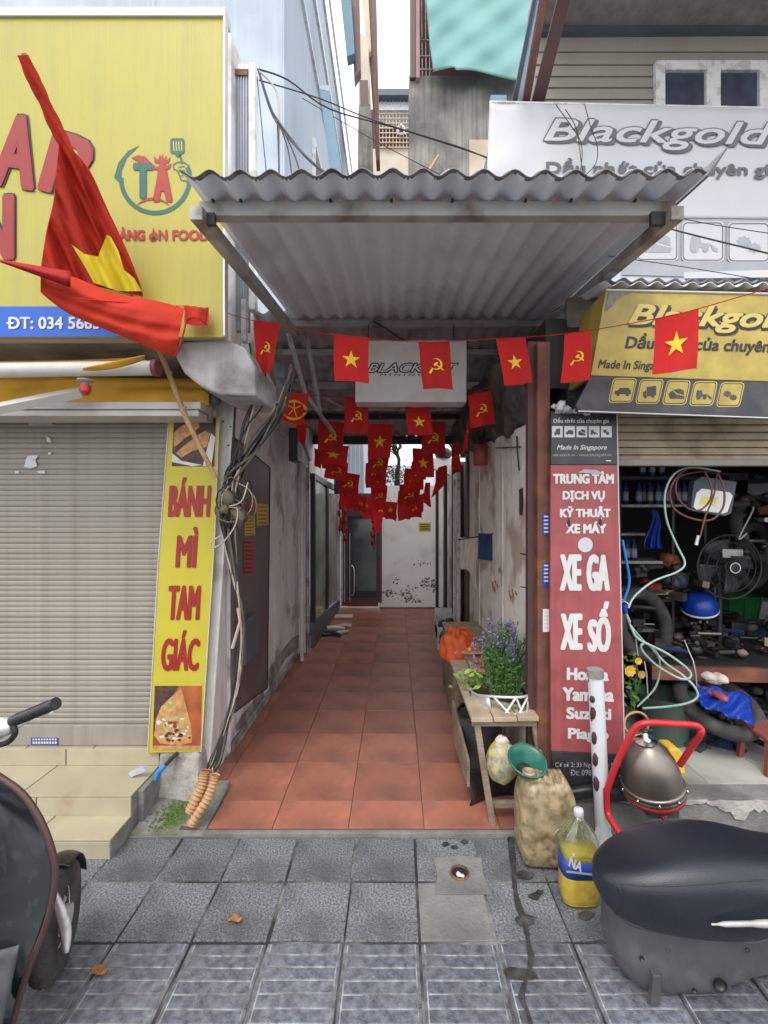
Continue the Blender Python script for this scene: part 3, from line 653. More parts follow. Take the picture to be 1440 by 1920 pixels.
# ================================================================ ALLEY: LEFT SIDE
lw = thing('left_alley_wall', 'stained pinkish plaster wall along the left of the alley', 'wall', (-1.24, 4, 0))
obj('wall', B().box(-1.34, -1.14, 3.2, 5.45, 0, 2.95), m_plas, lw)
obj('skirting', B().box(-1.14, -1.115, 3.2, 5.3, .03, .10), m_rough, lw, bev=.01)
obj('corner_pier', B().box(-1.3, -1.06, 5.45, 5.62, 0, 2.25), m_plas, lw, bev=.01)
b = B(); rr = random.Random(2)
for pts in ([(441,1363),(455,1338),(480,1310),(494,1296),(497,1310),(478,1332),(452,1365),(444,1372)], [(500,1262),(520,1230),(548,1196),(560,1190),(560,1215),(535,1235),(506,1290)]):
    b.poly([W(x, y, -1.137) for x, y in pts])
obj('flaking_patch', b, m_rough, lw)
for x in (566, 577):
    Y = 1.03*F/(CX-x)
    obj('pipe', B().tube([Vector((-1.03, Y, .05)), Vector((-1.03, Y, 2.2))], .022, 8), m_ivory if x < 570 else m_galv, lw)
dp = thing('brown_door', 'dull brown metal door with yellow and red stickers in the left alley wall', 'door', (-1.13, 3.6, .22))
obj('panel', B().hexa([(-1.14,3.2,.30),(-1.118,3.2,.30),(-1.118,4.03,.15),(-1.14,4.03,.15),(-1.14,3.2,2.2),(-1.118,3.2,2.2),(-1.118,4.12,2.08),(-1.14,4.12,2.08)]), m_door, dp)
obj('edge', B().tube([(-1.116,3.22,.3),(-1.116,4.03,.16),(-1.116,4.12,2.08),(-1.116,3.22,2.2)], .006, 6), m_dark, dp)
def wq(x0, y0, x1, y1, X=-1.114, m=m_yelb, nm='sticker', lines=0, par=None):
    b = B().poly([W(x0, y0, X), W(x1, y0+(y1-y0)*.04, X), W(x1, y1-(y1-y0)*.05, X), W(x0, y1, X)]); s_ = obj(nm, b, m, par)
    for k in range(lines):
        ya = y0+(y1-y0)*(k+.7)/(lines+.6); yc = ya+(y1-y0)*.35/(lines+.6)
        obj('lettering', B().poly([W(x0+2.5, ya, X+.002), W(x1-2.5, ya, X+.002), W(x1-2.5, yc, X+.002), W(x0+2.5, yc, X+.002)]), m_redlet if m != m_redlet else m_blackp, s_)
wq(481,944,503,986, par=dp, lines=5); wq(459,966,478,1005, par=dp, lines=6); wq(457,1010,476,1078, m=m_redlet, par=dp, lines=8); wq(466,935,478,962, m=m_redb, par=dp)
b = B(); a = W(444,1166,-1.11); c_ = W(470,1222,-1.11)
solo('meter_box', B().box(-1.118, -1.05, a.y, c_.y, c_.z, a.z), m_meter, 'slate blue meter box on the brown door beside the cables', 'meter box', bev=.004)
# sliding window partition
wn = thing('sliding_window', 'dark framed sliding window with greenish frosted panes in the alley', 'window', (-1.0, 6.7, .03))
obj('base_panel', B().hexa([(-1.03,5.64,.03),(-.99,5.64,.03),(-.945,7.88,.03),(-.98,7.88,.03),(-1.03,5.64,.34),(-.99,5.64,.34),(-.945,7.88,.18),(-.98,7.88,.18)]), m_meter, wn)
XX = lambda Y: -.99+.045*(Y-5.64)/2.24
def post(Y, w_, z0, z1, m=m_frame, nm='frame'): obj(nm, B().box(XX(Y)-.05, XX(Y)+.008, Y, Y+w_, z0, z1), m, wn)
post(5.64, .07, .34, 2.15); post(6.55, .06, .30, 2.1); post(6.63, .04, .3, 2.1); post(7.82, .06, .18, 2.05, m_ivory)
obj('frame', B().hexa([(-1.05,5.71,2.08),(-.985,5.71,2.08),(-.945,7.82,2.0),(-1.0,7.82,2.0),(-1.05,5.71,2.15),(-.985,5.71,2.15),(-.945,7.82,2.07),(-1.0,7.82,2.07)]), m_frame, wn)
for ya, yb_ in ((5.71,6.55),(6.67,7.82)):
    xa, xb = XX(ya)-.02, XX(yb_)-.02
    obj('pane', B().hexa([(xa-.01,ya,.3),(xa,ya,.3),(xb,yb_,.2),(xb-.01,yb_,.2),(xa-.01,ya,2.09),(xa,ya,2.09),(xb,yb_,2.02),(xb-.01,yb_,2.02)]), m_glassg, wn)
obj('upper_wall', B().box(-1.3, -1.05, 5.62, 7.9, 2.15, 2.7), m_plas, wn)
obj('room_wall', B().box(-1.6, -1.5, 5.5, 7.9, 0, 2.6), m_cream, wn)
# ================================================================ ALLEY: END WALL AND DOOR
ew = thing('end_wall', 'white plaster wall with black mould patches closing the alley', 'wall', (.25, 7.95, 0))
Ye = 7.9
xa = U(712,0,Ye).x; xb = U(860,0,Ye).x
obj('wall', B().box(xa, xb, Ye, Ye+.2, 0, 2.12), m_white, ew)
obj('drain_gap', B().box(xa, .76, Ye-.03, Ye-.001, .0, .055), m_mould, ew)
b = B()
rr = random.Random(21)
for cx, cy, rx, ry, n in ((802,1093,18,11,60),(765,1115,12,13,45),(728,1112,18,6,35),(815,1100,8,10,30),(790,1057,16,4,16),(742,1090,10,8,10),(770,1126,20,5,28),(818,1046,3,5,6)):
    for _ in range(n):
        px, py = rr.gauss(cx, rx*.5), rr.gauss(cy, ry*.5); r0 = rr.uniform(.6, 2.4)
        if px > 824 or px < 716 or py > 1131: continue
        b.poly([U(px+r0*math.cos(t)*rr.uniform(.6,1.3), py+.8*r0*math.sin(t)*rr.uniform(.6,1.3), Ye-.0015-.00002*len(b.f)) for t in [2*math.pi*q/7 for q in range(7)]])
stuff(obj('mould', b, m_mould, ew))
nt_ = obj('notice', B().pbox(785,980,808,996,Ye-.004,.003), m_yelb, ew)
for k in range(4): obj('lettering', B().pbox(788,983+k*3.2,805,984.6+k*3.2,Ye-.0055,.001), m_blackp, nt_)
ed = thing('glass_door', 'dark glazed door with steel pull handle at the alley end', 'door', (-.5, 7.95, .03))
obj('frame', B().pbox(640,925,652,1136,Ye-.02,.1).pbox(709,925,716,1130,Ye-.02,.1).pbox(652,925,709,968,Ye-.02,.1).pbox(652,1122,709,1137,Ye-.02,.1), m_brownst, ed)
obj('leaf_frame', B().pbox(652,968,662,1122,Ye,.05).pbox(706,968,709,1122,Ye,.05).pbox(662,1108,706,1122,Ye,.05).pbox(662,968,706,973,Ye,.05), m_frame, ed)
obj('glass', B().pbox(662,973,706,1108,Ye+.02,.01), m_glassd, ed)
obj('pull_handle', B().tube([U(660,1060,Ye-.01),U(660,1062,Ye-.07),U(664,1068,Ye-.08),U(664,1110,Ye-.08),U(660,1116,Ye-.01)], .012, 8, sub=2), m_alu, ed)
for x in (642, 646, 656): obj('trim', B().tube([U(x, 1000, Ye-.025), U(x, 1128, Ye-.025)], .007, 5), m_ivory, ed)
for i, (x, y0, y1) in enumerate(((648,958,1010),(700,975,1016),(638,950,990))):
    b = B()
    for k in range(4): b.blob(U(x+rng.uniform(-2,2), y0+(y1-y0)*k/3, 7.7), (.03,.03,.055), 8, jit=.25)
    b.tube([U(x,y0-25,7.7),U(x,y1+16,7.7)], .008, 5)
    solo('hanging_ornament', b, m_flag, ('string of red lantern ornaments left of the glazed door','red tasselled ornament over the right edge of the glazed door','red lantern string by the end of the sliding window')[i], 'ornament')
# things beyond the end wall
struct(obj('courtyard_ground', B().box(-3, 4, 8.1, 16, -.05, -.01), m_cement))
fb = thing('white_house', 'white ribbed gable seen beyond the alley between the flags', 'house', (-.9, 10, 0))
obj('wall', B().hexa([(-2.4,10,0),(-.63,10,0),(-.2,13,0),(-2.4,13,0),(-2.4,10,3.2),(-.72,10,3.35),(-.5,13,3.3),(-2.4,13,3.3)]), m_bluewall2, fb)
for k in range(6): obj('rib', B().box(-1.15+k*.09, -1.13+k*.09, 9.985, 9.999, .5, 3.1), m_alu, fb)
bg = thing('far_wall', 'plain pale wall glimpsed behind the bare tree', 'wall', (.5, 15, 0))
obj('wall', B().box(-.9, 4, 15, 15.2, 0, 3.15), m_white, bg)
tr = thing('bare_tree', 'small dark bare branched tree behind the alley end wall', 'tree', U(748,1000,9.5))
rr = random.Random(4); b = B()
def branch(p, d, L, r, dep):
    q = p+d*L; mid = p+d*L*.5+Vector((rr.uniform(-.03,.03), rr.uniform(-.03,.03), 0))
    b.tube([p, mid, q], [r, r*.85, r*.65], 5)
    if dep:
        for _ in range(3 if dep > 1 else 3):
            nd = (d+Vector((rr.uniform(-.75,.75), rr.uniform(-.4,.4), rr.uniform(-.15,.5)))).normalized()
            branch(q, nd, L*rr.uniform(.6,.85), r*.6, dep-1)
branch(U(745,905,9.5), Vector((.08,0,1)), .35, .06, 5)
obj('branches', b, m_bark, tr); obj('trunk', B().tube([U(748,1110,9.5),U(742,960,9.5),U(745,903,9.5)], [.09,.07,.06], 8), m_bark, tr)
b = B()
for k in range(260):
    c_ = U(rr.uniform(718,772), rr.gauss(890,9), 9.5+rr.uniform(-.2,.2)); a = Vector((rr.uniform(-1,1),rr.uniform(-1,1),rr.uniform(-1,1))).normalized()*.035; e = a.orthogonal().normalized()*.02
    b.add([c_-a, c_+e, c_+a, c_-e], [(0,1,2,3)])
stuff(obj('leaves', b, M('dark leaf', (.05,.055,.03), .7), tr))
# ================================================================ ALLEY: RIGHT SIDE
rw = thing('right_alley_wall', 'long peeling beige wall with rust stains on the right of the alley', 'wall', (.9, 4, 0))
b = B(); b.hexa([(.8,2.62,0),(.98,2.62,0),(.98,5.05,0),(.8,5.05,0),(.8,2.62,2.22),(.98,2.62,2.22),(.98,5.05,2.36),(.8,5.05,2.36)])
obj('wall', b, m_plas2, rw, bev=.015)
b = B(); rr = random.Random(31)                                          # ragged broken render along the front edge
for k in range(26):
    z = .05+k*.085; b.blob((.805+rr.uniform(-.012,.01), 2.63+rr.uniform(-.01,.02), z), (rr.uniform(.02,.035), .03, rr.uniform(.04,.07)), 8, jit=.25, rr=rr)
stuff(obj('broken_edge', b, m_rough, rw))
obj('patch', B().poly([W(x, y, .797) for x, y in [(922,842),(968,815),(973,885),(926,905)]]), m_plas, rw)
obj('metal_strap', B().tube([W(969,818,.79),W(970,850,.78),W(973,882,.79)], .006, 5), m_dark, rw)
obj('metal_strap', B().tube([W(930,840,.79),W(977,838,.76)], .005, 5), m_dark, rw)
obj('slot', B().poly([W(x, y, .796) for x, y in [(973,918),(980,914),(981,940),(979,966),(974,966),(973,940)]]), m_frame, rw)
for x, y in ((988,1040),(988,1102)): obj('hook', B().tube([W(x,y,.8),W(x-1,y,.76),W(x-12,y-2,.76)], .004, 5), m_dark, rw)
stn = B(); rr = random.Random(8)
for x0_, y0_, n in ((930,1095,9),(962,1110,12),(941,1065,4),(955,1180,5)):
    for _ in range(n):
        x, y = x0_+rr.uniform(-7,7), y0_+rr.uniform(-10,10); h_ = rr.uniform(5,22); ww = rr.uniform(.6,1.8)
        stn.poly([W(x-ww,y,.7975-.00005*len(stn.f)),W(x+ww,y+2,.7975-.00005*len(stn.f)),W(x+ww*.4,y+h_,.7975-.00005*len(stn.f))])
stuff(obj('rust_streak', stn, M('rust stain', (.34,.18,.09), .9, var=.3), rw))
for k in (0, 3): obj('board_joint', B().box(.794, .8, 3.45+.32*k, 3.455+.32*k, .1, 2.28), m_plas, rw)
obj('rear_wall', B().box(.8, .98, 6.25, 7.9, 0, 2.36), m_plas2, rw)
rd = thing('side_door', 'narrow white framed door standing open in the dark right doorway', 'door', (.8, 5.6, 0))
obj('frame', B().box(.77, .9, 5.05, 5.15, 0, 2.3).box(.75, .9, 6.15, 6.25, 0, 2.3), m_brownst, rd)
obj('leaf_frame', B().box(.72, .76, 5.45, 5.52, .05, 2.15).box(.72, .76, 5.78, 5.85, .05, 2.15).box(.72, .76, 5.52, 5.78, 2.08, 2.15).box(.72, .76, 5.52, 5.78, 1.05, 1.12).box(.72,.76,5.52,5.78,.05,.25), m_winf, rd)
obj('leaf_panel', B().box(.735, .75, 5.52, 5.78, .25, 2.08), m_plas2, rd)
obj('room_dark_panel', B().box(1.2, 1.25, 5.0, 6.4, 0, 2.4), m_frame, rd)  # near-black panel stands in for the unlit room behind the doorway
obj('shutter_leaf', B().box(.66, .70, 6.3, 6.42, .05, 2.3).box(.6, .64, 6.9, 7.02, .05, 2.3), m_frame, rd)
ln = thing('shelf_beam', 'plastered beam across the alley holding a dark cooking pot', 'beam', (.65, 6.8, 2.2))
obj('beam', B().hexa([(.25,6.75,2.42),(.9,6.75,2.18),(.9,6.95,2.18),(.25,6.95,2.42),(.25,6.75,2.46),(.9,6.75,2.46),(.9,6.95,2.46),(.25,6.95,2.46)]), m_plas, ln)
pt = B(); pt.lathe([(0,0),(.1,0),(.13,.05),(.13,.1),(.08,.15),(0,.16)], (.7, 6.82, 2.46), 14)
solo('cooking_pot', pt, m_black, 'round black pot on the plastered beam above the alley', 'pot')
hp = thing('hanging_pot', 'red brown pot with dark plant stems hanging on the right wall', 'plant pot', U(901,870,3.9))
c_ = U(901,872,3.9)
obj('pot', B().lathe([(0,0),(.06,0),(.062,.17),(.055,.17),(.05,.02),(0,.02)], c_, 16), m_pot, hp)
b = B()
for k in range(26):
    a = rng.uniform(0,6.28); p0 = c_+Vector((rng.uniform(-.03,.03), rng.uniform(-.03,.03), .15))
    b.tube([p0, p0+Vector((math.cos(a)*.04, math.sin(a)*.04, .1)), p0+Vector((math.cos(a)*.1, math.sin(a)*.1, rng.uniform(.1,.2)))], .002, 4)
obj('stems', b, m_bark, hp)
def drape(name, px0, px1, py0, py1, X, m, lab, cut=None, fold=.02):
    b = B()
    def fn(u, v):
        yy = py0+(py1-py0)*v*(1 if cut is None else cut(u)); p = U(px0+(px1-px0)*u+(3*math.sin(v*5+u*3)*v if cut else 0), yy, X*F/((px0+px1)/2-CX))
        return p+Vector((0, -(u-.5)*.1+fold*math.sin(u*15+v*2), 0))
    b.grid(fn, 18, 16); return solo(name, b, m, lab, 'towel', solid=.004)
drape('towel', 864, 898, 1008, 1108, .74, m_cloth, 'creased cream cloth hanging on the right alley wall', lambda u: .6+.4*math.exp(-((u-.78)/.22)**2), .018)
drape('towel', 899, 921, 1000, 1050, .75, m_bluecl, 'small navy towel hanging beside the cream cloth', None, .008)
solo('towel_rail', B().tube([U(860,1012,3.9),U(925,1001,3.6)], .006, 6), m_dark, 'thin dark rail the towels hang on', 'rail')
# ================================================================ CANOPY
cp = thing('entrance_canopy', 'corrugated grey sheet canopy on galvanised beams over the alley mouth', 'canopy', (.17, 2.6, 2.9))
sl = (3.15-2.958)/(3.48-1.86)
def canz(Y): return 2.958+sl*(Y-1.86)
def corr(b, x0, x1, Y0, Y1, zf, pitch=.112, amp=.0165, thick=.003, n=None, jag=0):
    N = int((x1-x0)/pitch*8); vs = []; fs = []; MM = 10
    for j in range(MM+1):
        Y = Y0+(Y1-Y0)*j/MM
        for i in range(N+1):
            x = x0+(x1-x0)*i/N; t = 2*math.pi*(x-x0)/pitch
            vs.append((x, Y+(jag*math.sin(x*31)*.3 if j == 0 else 0), zf(Y)+amp*math.cos(t)+.003*math.sin(x*5+Y)))
    for j in range(MM):
        for i in range(N): fs.append((j*(N+1)+i, (j+1)*(N+1)+i, (j+1)*(N+1)+i+1, j*(N+1)+i+1))
    return b.add(vs, fs, 0, True)
X0, X1 = -.795, 1.14
xm = .12
obj('roof_sheet', corr(B(), X0, xm+.03, 1.715, 3.62, lambda Y: canz(Y)), m_sheet, cp, solid=.0015)
obj('roof_sheet', corr(B(), xm-.03, X1, 1.715, 3.62, lambda Y: canz(Y)+.004), m_sheet, cp, solid=.0015)
obj('lip', corr(B(), X0, X1, 1.70, 1.725, lambda Y: canz(Y)-.001, amp=.0145), m_sheeted, cp, solid=.003)
def beam(nm, xa, xb, Y, z, h=.058, d=.05, m=m_galv): return obj(nm, B().box(xa, xb, Y, Y+d, z-h, z), m, cp, bev=.004)
beam('front_beam', U(372,0,1.86).x, U(1268,0,1.86).x, 1.86, canz(1.86)-.017)
beam('purlin', -.81, 1.12, 3.48, canz(3.48)-.017, .05)
for xa in (-.80, 1.07):
    z0, z1 = canz(1.9)-.08, canz(3.6)-.07
    obj('rafter', B().hexa([(xa,1.80,z0-.055),(xa+.05,1.80,z0-.055),(xa+.05,3.62,z1-.055),(xa,3.62,z1-.055),(xa,1.80,z0),(xa+.05,1.80,z0),(xa+.05,3.62,z1),(xa,3.62,z1)]), m_galv, cp, bev=.003)
# bracket boxes at beam ends
obj('bracket', B().pbox(1222,396,1250,420,1.84,.02), m_dark, cp); obj('bracket', B().pbox(378,398,402,420,1.84,.02), m_dark, cp)
for x in (400, 452, 620, 734, 848, 985, 1070, 1190): obj('bolt', B().lathe([(0,-.012),(.006,-.01),(.007,0)], U(x, 377, 1.855), 6, axis=(0,1,0)), m_dark, cp)
# side flashing that turns up over the right neighbour
obj('side_flashing', B().hexa([(1.14,1.70,2.925),(1.15,1.70,2.925),(1.15,3.5,3.12),(1.14,3.5,3.12),(1.185,1.66,3.0),(1.19,1.66,3.0),(1.18,3.5,3.17),(1.175,3.5,3.17)]), m_sheeted, cp)
# ladder-like struts at the left
obj('strut', B().tube([(-.80,3.45,3.02),(-.70,3.6,2.6),(-.52,3.9,2.35)], .018, 4, smooth=False), m_galv, cp)
# light box hung in the canopy
lb = thing('light_box', 'white hanging shop light box with slanted black lettering', 'sign', U(770,750,3.25))
Yb = 3.2; p0 = U(666,754,Yb); p1 = U(875,638,Yb)
obj('box', B().box(p0.x, p1.x, Yb, Yb+.16, p0.z, p1.z), m_ivory, lb, bev=.006)
text('BLACKBAT', 688, 680, 860, 699, Yb-.0015, m_blackp, lb, shear=.35, bold=.1)
text('BLACKBAT', 690, 682, 858, 697, Yb-.003, m_whitep, lb, shear=.35, bold=.0)
text('M I N I N G   R A C', 712, 700.5, 852, 705, Yb-.0015, m_blackp, lb, shear=.2, bold=.02)
for x in (690, 850): obj('hanger', B().tube([U(x, 640, 3.28), U(x+1, 608, 3.3)], .004, 5), m_dark, lb)
obj('power_lead', B().tube([U(700,602,3.3),U(722,615,3.24),U(750,634,3.26),U(760,640,3.28)], .006, 6, sub=4), m_cable, lb)
# inner roof, deeper in
ir = thing('inner_roof', 'old dark corrugated roof with beams deeper in the alley', 'roof', (0, 5, 2.9))
zi = lambda Y: 3.2-(Y-3.5)*.232
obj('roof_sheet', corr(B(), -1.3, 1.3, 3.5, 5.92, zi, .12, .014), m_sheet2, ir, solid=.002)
for Y, h_ in ((3.95,.05),(4.5,.07),(5.2,.06)): obj('purlin', B().box(-1.14, .96, Y, Y+.06, zi(Y)-.02-h_, zi(Y)-.02), m_galv if Y < 5 else m_dark, ir, bev=.003)
obj('edge_beam', B().box(-1.14, .98, 5.86, 5.92, 2.54, 2.64), m_dark, ir)
obj('dark_post', B().box(-.93, -.84, 7.0, 7.1, 1.95, 3.3), m_frame, ir)
obj('rail', B().box(-1.14, .98, 4.72, 4.75, 2.72, 2.75), m_galv, ir)
obj('strut', B().tube([(-.95,4.4,2.95),(-.55,4.7,2.75)], .02, 4, smooth=False), m_galv, ir)
obj('strut', B().tube([(-.7,3.6,3.1),(-.62,3.8,2.5)], .018, 4, smooth=False), m_galv, ir)
# left bulkhead under the roof
obj('bulkhead', B().box(-1.3, -1.08, 3.0, 5.5, 2.45, 3.3), m_plas, ir)
obj('hanging_speaker', B().pbox(541,802,558,864,4.4,.25), m_dark, ir, bev=.006)
obj('conduit_run', B().tube([U(566,742,4.6),U(566,822,4.6),U(580,862,5.2)], .02, 7), m_galv, ir)
# dark rubble above right wall
ov = thing('eaves_rubble', 'ragged dark tarpaulin and plaster under the eaves over the right wall', 'eaves', (.9, 3.6, 2.3))
b = B(); rr = random.Random(17)
def fn(u, v):
    Y = 2.68+u*3.8; z = (2.2+.14*(Y-2.6)/2.4)+v*(.45+.1*u); x = .81-.1*math.sin(v*math.pi*.5)+.03*math.sin(Y*9+v*7)+.02*math.sin(Y*23+v*13)
    return Vector((x, Y, z+.03*math.sin(Y*13)*(1-v)))
obj('hanging_cover', b.grid(fn, 60, 12), M('dark cover', (.075,.068,.062), .9, var=.45, vs=14, dirt=(.2,.17,.14), da=.6, dsc=6, dlo=.52, dhi=.7, bump=1., bs=30), ov, solid=.02)  # dark base colour with paler noise blotches
obj('beam', B().box(.86, .98, 2.66, 6.2, 2.4, 2.8), m_dark, ov)
# ================================================================ FLAGS ON STRINGS
fp = lambda x0, y0, x1, y1, x2, y2, x3, y3: ((x0,y0),(x1,y1),(x2,y2),(x3,y3))
FL = [
 (fp(475,600,525,606,507,702,480,696),2.45,'h','red flag with hammer and sickle, turned aside at the left end of the front string'),
 (fp(626,626,691,633,692,718,627,714),2.5,'s','red flag with yellow star, left of the hanging light box'),
 (fp(784,640,843,641,850,730,794,729),2.5,'h','red flag with hammer and sickle in front of the hanging light box'),
 (fp(930,636,985,632,998,718,946,723),2.45,'s','red flag with yellow star, between light box and brown steel post'),
 (fp(1059,625,1110,621,1107,713,1052,718),2.25,'h','red flag with hammer and sickle beside the gold sign edge'),
 (fp(1228,597,1310,579,1308,692,1224,702),1.95,'s','largest small flag with yellow star, in front of the gold sign'),
 (fp(350,580,392,576,390,612,348,608),2.2,'n','small plain red pennant flag half behind the big draped flag'),
 (fp(532,737,580,738,566,797,522,790),3.1,'w','red flag scribbled with white loops behind the cable bundle'),
 (fp(646,745,690,748,690,815,645,811),3.4,'h','red flag with hammer and sickle hanging left below the light box'),
 (fp(760,764,806,764,811,815,764,816),3.4,'s','red flag with yellow star hanging just below the light box'),
 (fp(877,741,920,732,930,795,884,802),3.2,'h','red flag with hammer and sickle, front right beside the dark eaves'),
 (fp(880,770,886,768,878,840,866,854),3.5,'s','red flag with star seen almost edge-on near the red brown pot'),
 (fp(600,788,642,792,638,838,598,838),4.0,'h','red flag with hammer and sickle, nearest of the left inner row'),
 (fp(604,832,650,836,646,868,602,862),4.3,'s','red flag with star, second of the left inner row'),
 (fp(692,795,733,795,730,850,694,850),4.0,'s','red flag with yellow star, nearest of the middle inner row'),
 (fp(796,791,832,790,832,843,793,843),4.0,'h','red flag with hammer and sickle, nearest of the right inner row'),
 (fp(692,846,728,846,722,884,692,880),4.5,'h','red flag with hammer and sickle, second of the middle inner row'),
 (fp(776,840,810,842,810,887,778,884),4.4,'s','red flag with yellow star, second of the right inner row'),
 (fp(852,830,858,828,866,876,850,872),4.6,'h','red flag with hammer and sickle seen from the side by the black pot'),
 (fp(614,862,650,868,646,898,612,890),4.7,'h','red flag with hammer and sickle, third of the left inner row'),
 (fp(640,884,672,890,668,925,636,918),5.2,'h','red flag with hammer and sickle, fourth of the left inner row'),
 (fp(688,880,722,880,720,912,688,910),5.0,'s','red flag with star, third of the middle inner row'),
 (fp(762,878,794,880,790,912,760,908),4.9,'h','red flag with hammer and sickle, third of the right inner row'),
 (fp(822,876,836,872,834,905,812,925),5.0,'n','plain red flag twisted into a triangle by the right doorway'),
 (fp(697,910,724,910,722,944,698,940),5.6,'h','red flag with hammer and sickle, fourth of the middle inner row'),
 (fp(752,908,784,908,782,940,750,940),5.5,'h','red flag with hammer and sickle, fourth of the right inner row'),
 (fp(640,915,672,925,670,952,638,944),5.9,'n','dark plain red flag at the lower left of the flag cluster'),
 (fp(798,905,806,905,806,944,794,938),5.6,'n','narrow red flag against the white end wall'),
 (fp(668,928,698,936,696,966,664,950),6.4,'h','bright red flag with hammer and sickle at the lowest left sag'),
 (fp(698,938,728,942,728,970,698,966),6.5,'s','red flag with star, low in the middle of the sag'),
 (fp(722,940,744,942,744,970,722,970),6.3,'s','red flag with small star beside the bright one, lowest in the middle'),
 (fp(746,940,770,942,768,972,746,972),6.5,'n','plain dark red flag at the lowest middle sag'),
 (fp(768,934,792,932,790,968,768,970),6.4,'h','red flag with hammer and sickle at the lowest right sag'),
 (fp(700,966,718,966,715,998,703,996),7.0,'n','dark red flag hanging lowest before the glazed door'),
 (fp(782,930,796,924,792,958,782,962),6.2,'n','folded red flag at the right end of the lowest sag'),
 (fp(556,790,574,794,570,830,560,822),4.2,'n','folded red flag beside the hanging dark box'),
 (fp(590,840,604,846,602,875,592,868),5.0,'n','narrow red flag tucked behind the left inner row'),
 (fp(846,836,856,834,850,870,848,868),5.4,'n','thin red flag edge just left of the right doorway flags'),
]
def grow(c_, s_):
    mx_ = sum(p[0] for p in c_)/4; my_ = (c_[0][1]+c_[1][1])/2
    return tuple((mx_+(p[0]-mx_)*s_, my_+(p[1]-my_)*s_) for p in c_)
EL = ['plain red flag between second and third of the left inner row','plain red flag left of the fourth one in the left inner row','red flag with star right under the second middle row emblem','red flag with hammer and sickle under the third middle row star','red flag with hammer and sickle below the second right row star','red flag with star below the third right row emblem','red flag with star in the dip of the left inner row','red flag with hammer and sickle where left row meets the sag','plain red flag where the middle row meets the sag','red flag with hammer and sickle where the right row meets the sag','red flag with star right of where the right row meets the sag','plain red flag in the lowest sag over the glazed door','red flag with hammer and sickle in the lowest sag, centre','red flag with star in the lowest sag, right of centre']
EXTRA = [((618,846),4.5,'n'),((660,898),5.4,'n'),((700,870),4.7,'s'),((712,895),5.3,'h'),((786,868),4.6,'h'),((770,895),5.2,'s'),((655,912),5.6,'s'),((676,934),6.0,'h'),((712,932),6.0,'n'),((758,926),5.9,'h'),((776,922),5.8,'s'),((690,950),6.6,'n'),((734,952),6.6,'h'),((758,952),6.6,'s')]
for (ex_, ey_), Y_, k_ in EXTRA:
    hw_ = 68/Y_; hh_ = 175/Y_; sk = rng.uniform(-3, 3)
    FL.append((fp(ex_-hw_,ey_-4+sk,ex_+hw_,ey_-4-sk,ex_+hw_-1,ey_+hh_-4-sk,ex_-hw_-1,ey_+hh_-4+sk), Y_, k_, 'overlapped '+EL.pop(0)))
for c_, Y, k, lab in FL:
    if Y >= 3.9 and 'overlapped' not in lab: c_ = grow(c_, 1.17 if Y < 6 else 1.04)
    o = flag(c_, Y, k if k in 'sh' else 'n', lab) if k in 'sh' else None
    if o is None:
        _s = print; kk = k; o = flag(c_, Y, 'x', lab)
        for ch in list(o.children): bpy.data.objects.remove(ch)
        if k == 'w':
            b = B(); cc = U(553,768,3.1)
            for q in range(3):
                b.tube([cc+Vector(((.07+.008*q)*math.cos(t*.5), -.03, (.065-.006*q)*math.sin(t*.5)-.01)) for t in range(13)], .0025, 5, sub=2)
            for q in range(5): b.tube([cc+Vector((.0,-.03,.0)), cc+Vector((.05*math.cos(q*1.2+.3), -.03, .06*math.sin(q*1.2+.3)))], .003, 5)
            obj('scribble', b, m_star, o)
def cord(pts, lab, r=.0022, m=m_flag, nm='flag_string', cat='string', group='cords holding the little flags'):
    return solo(nm, B().tube(pts, r, 5, sub=6), m, lab, cat, group)
cord([U(140,560,1.95),U(300,572,2.1),U(392,578,2.3),U(475,601,2.45),U(626,628,2.5),U(784,641,2.5),U(930,635,2.45),U(1059,626,2.25),U(1228,598,1.95),U(1312,578,1.9),U(1460,535,1.85)], 'front red cord crossing the whole alley mouth')
cord([U(530,738,3.1),U(600,742,3.4),U(690,749,3.4),U(760,764,3.4),U(877,742,3.2),U(985,690,2.8)], 'second red cord just behind the light box')
for pts, lab in (([(566,735,3.5),(604,790,4.0),(606,834,4.3),(625,866,4.7),(652,888,5.2),(680,930,6.4),(715,942,6.5),(745,944,6.5)], 'cord of the left inner flag row'), ([(713,770,3.4),(712,796,4.0),(712,846,4.5),(705,880,5.0),(710,911,5.6),(735,941,6.3)], 'cord of the middle inner flag row'), ([(836,760,3.4),(814,791,4.0),(794,841,4.4),(778,879,4.9),(768,908,5.5),(780,934,6.4)], 'cord of the right inner flag row')):
    cord([U(*p) for p in pts], lab)
# ================================================================ BIG DRAPED FLAG ON BAMBOO
bf = thing('draped_flag', 'large orange red flag with yellow star drooping from a bamboo pole', 'flag', U(300,668,2.1))
YP = lambda y: 1.78+.82*max(0, (y-105))/800                                # the pole leans away downwards
obj('pole', B().tube([U(45,100,YP(100)),U(120,268,YP(268)),U(210,470,YP(470)),U(300,660,YP(660)),U(352,790,YP(790)),U(405,897,YP(897))], [.011,.0125,.013,.014,.014,.013], 8, sub=5), m_bamboo, bf)
for x, y in ((318,700),(345,765),(362,812),(391,870)): obj('node', B().lathe([(.0135,-.006),(.0165,0),(.0135,.006)], U(x, y, YP(y)), 10, axis=(.35,.4,-1)), m_bamboo, bf)
b = B(); P = spline([U(x, y, YP(y)) for x, y in [(43,104),(60,142),(82,188),(102,232),(124,276),(134,300)]], 6)
b.tube(P, .02, 14, caps=False); rr = random.Random(6)
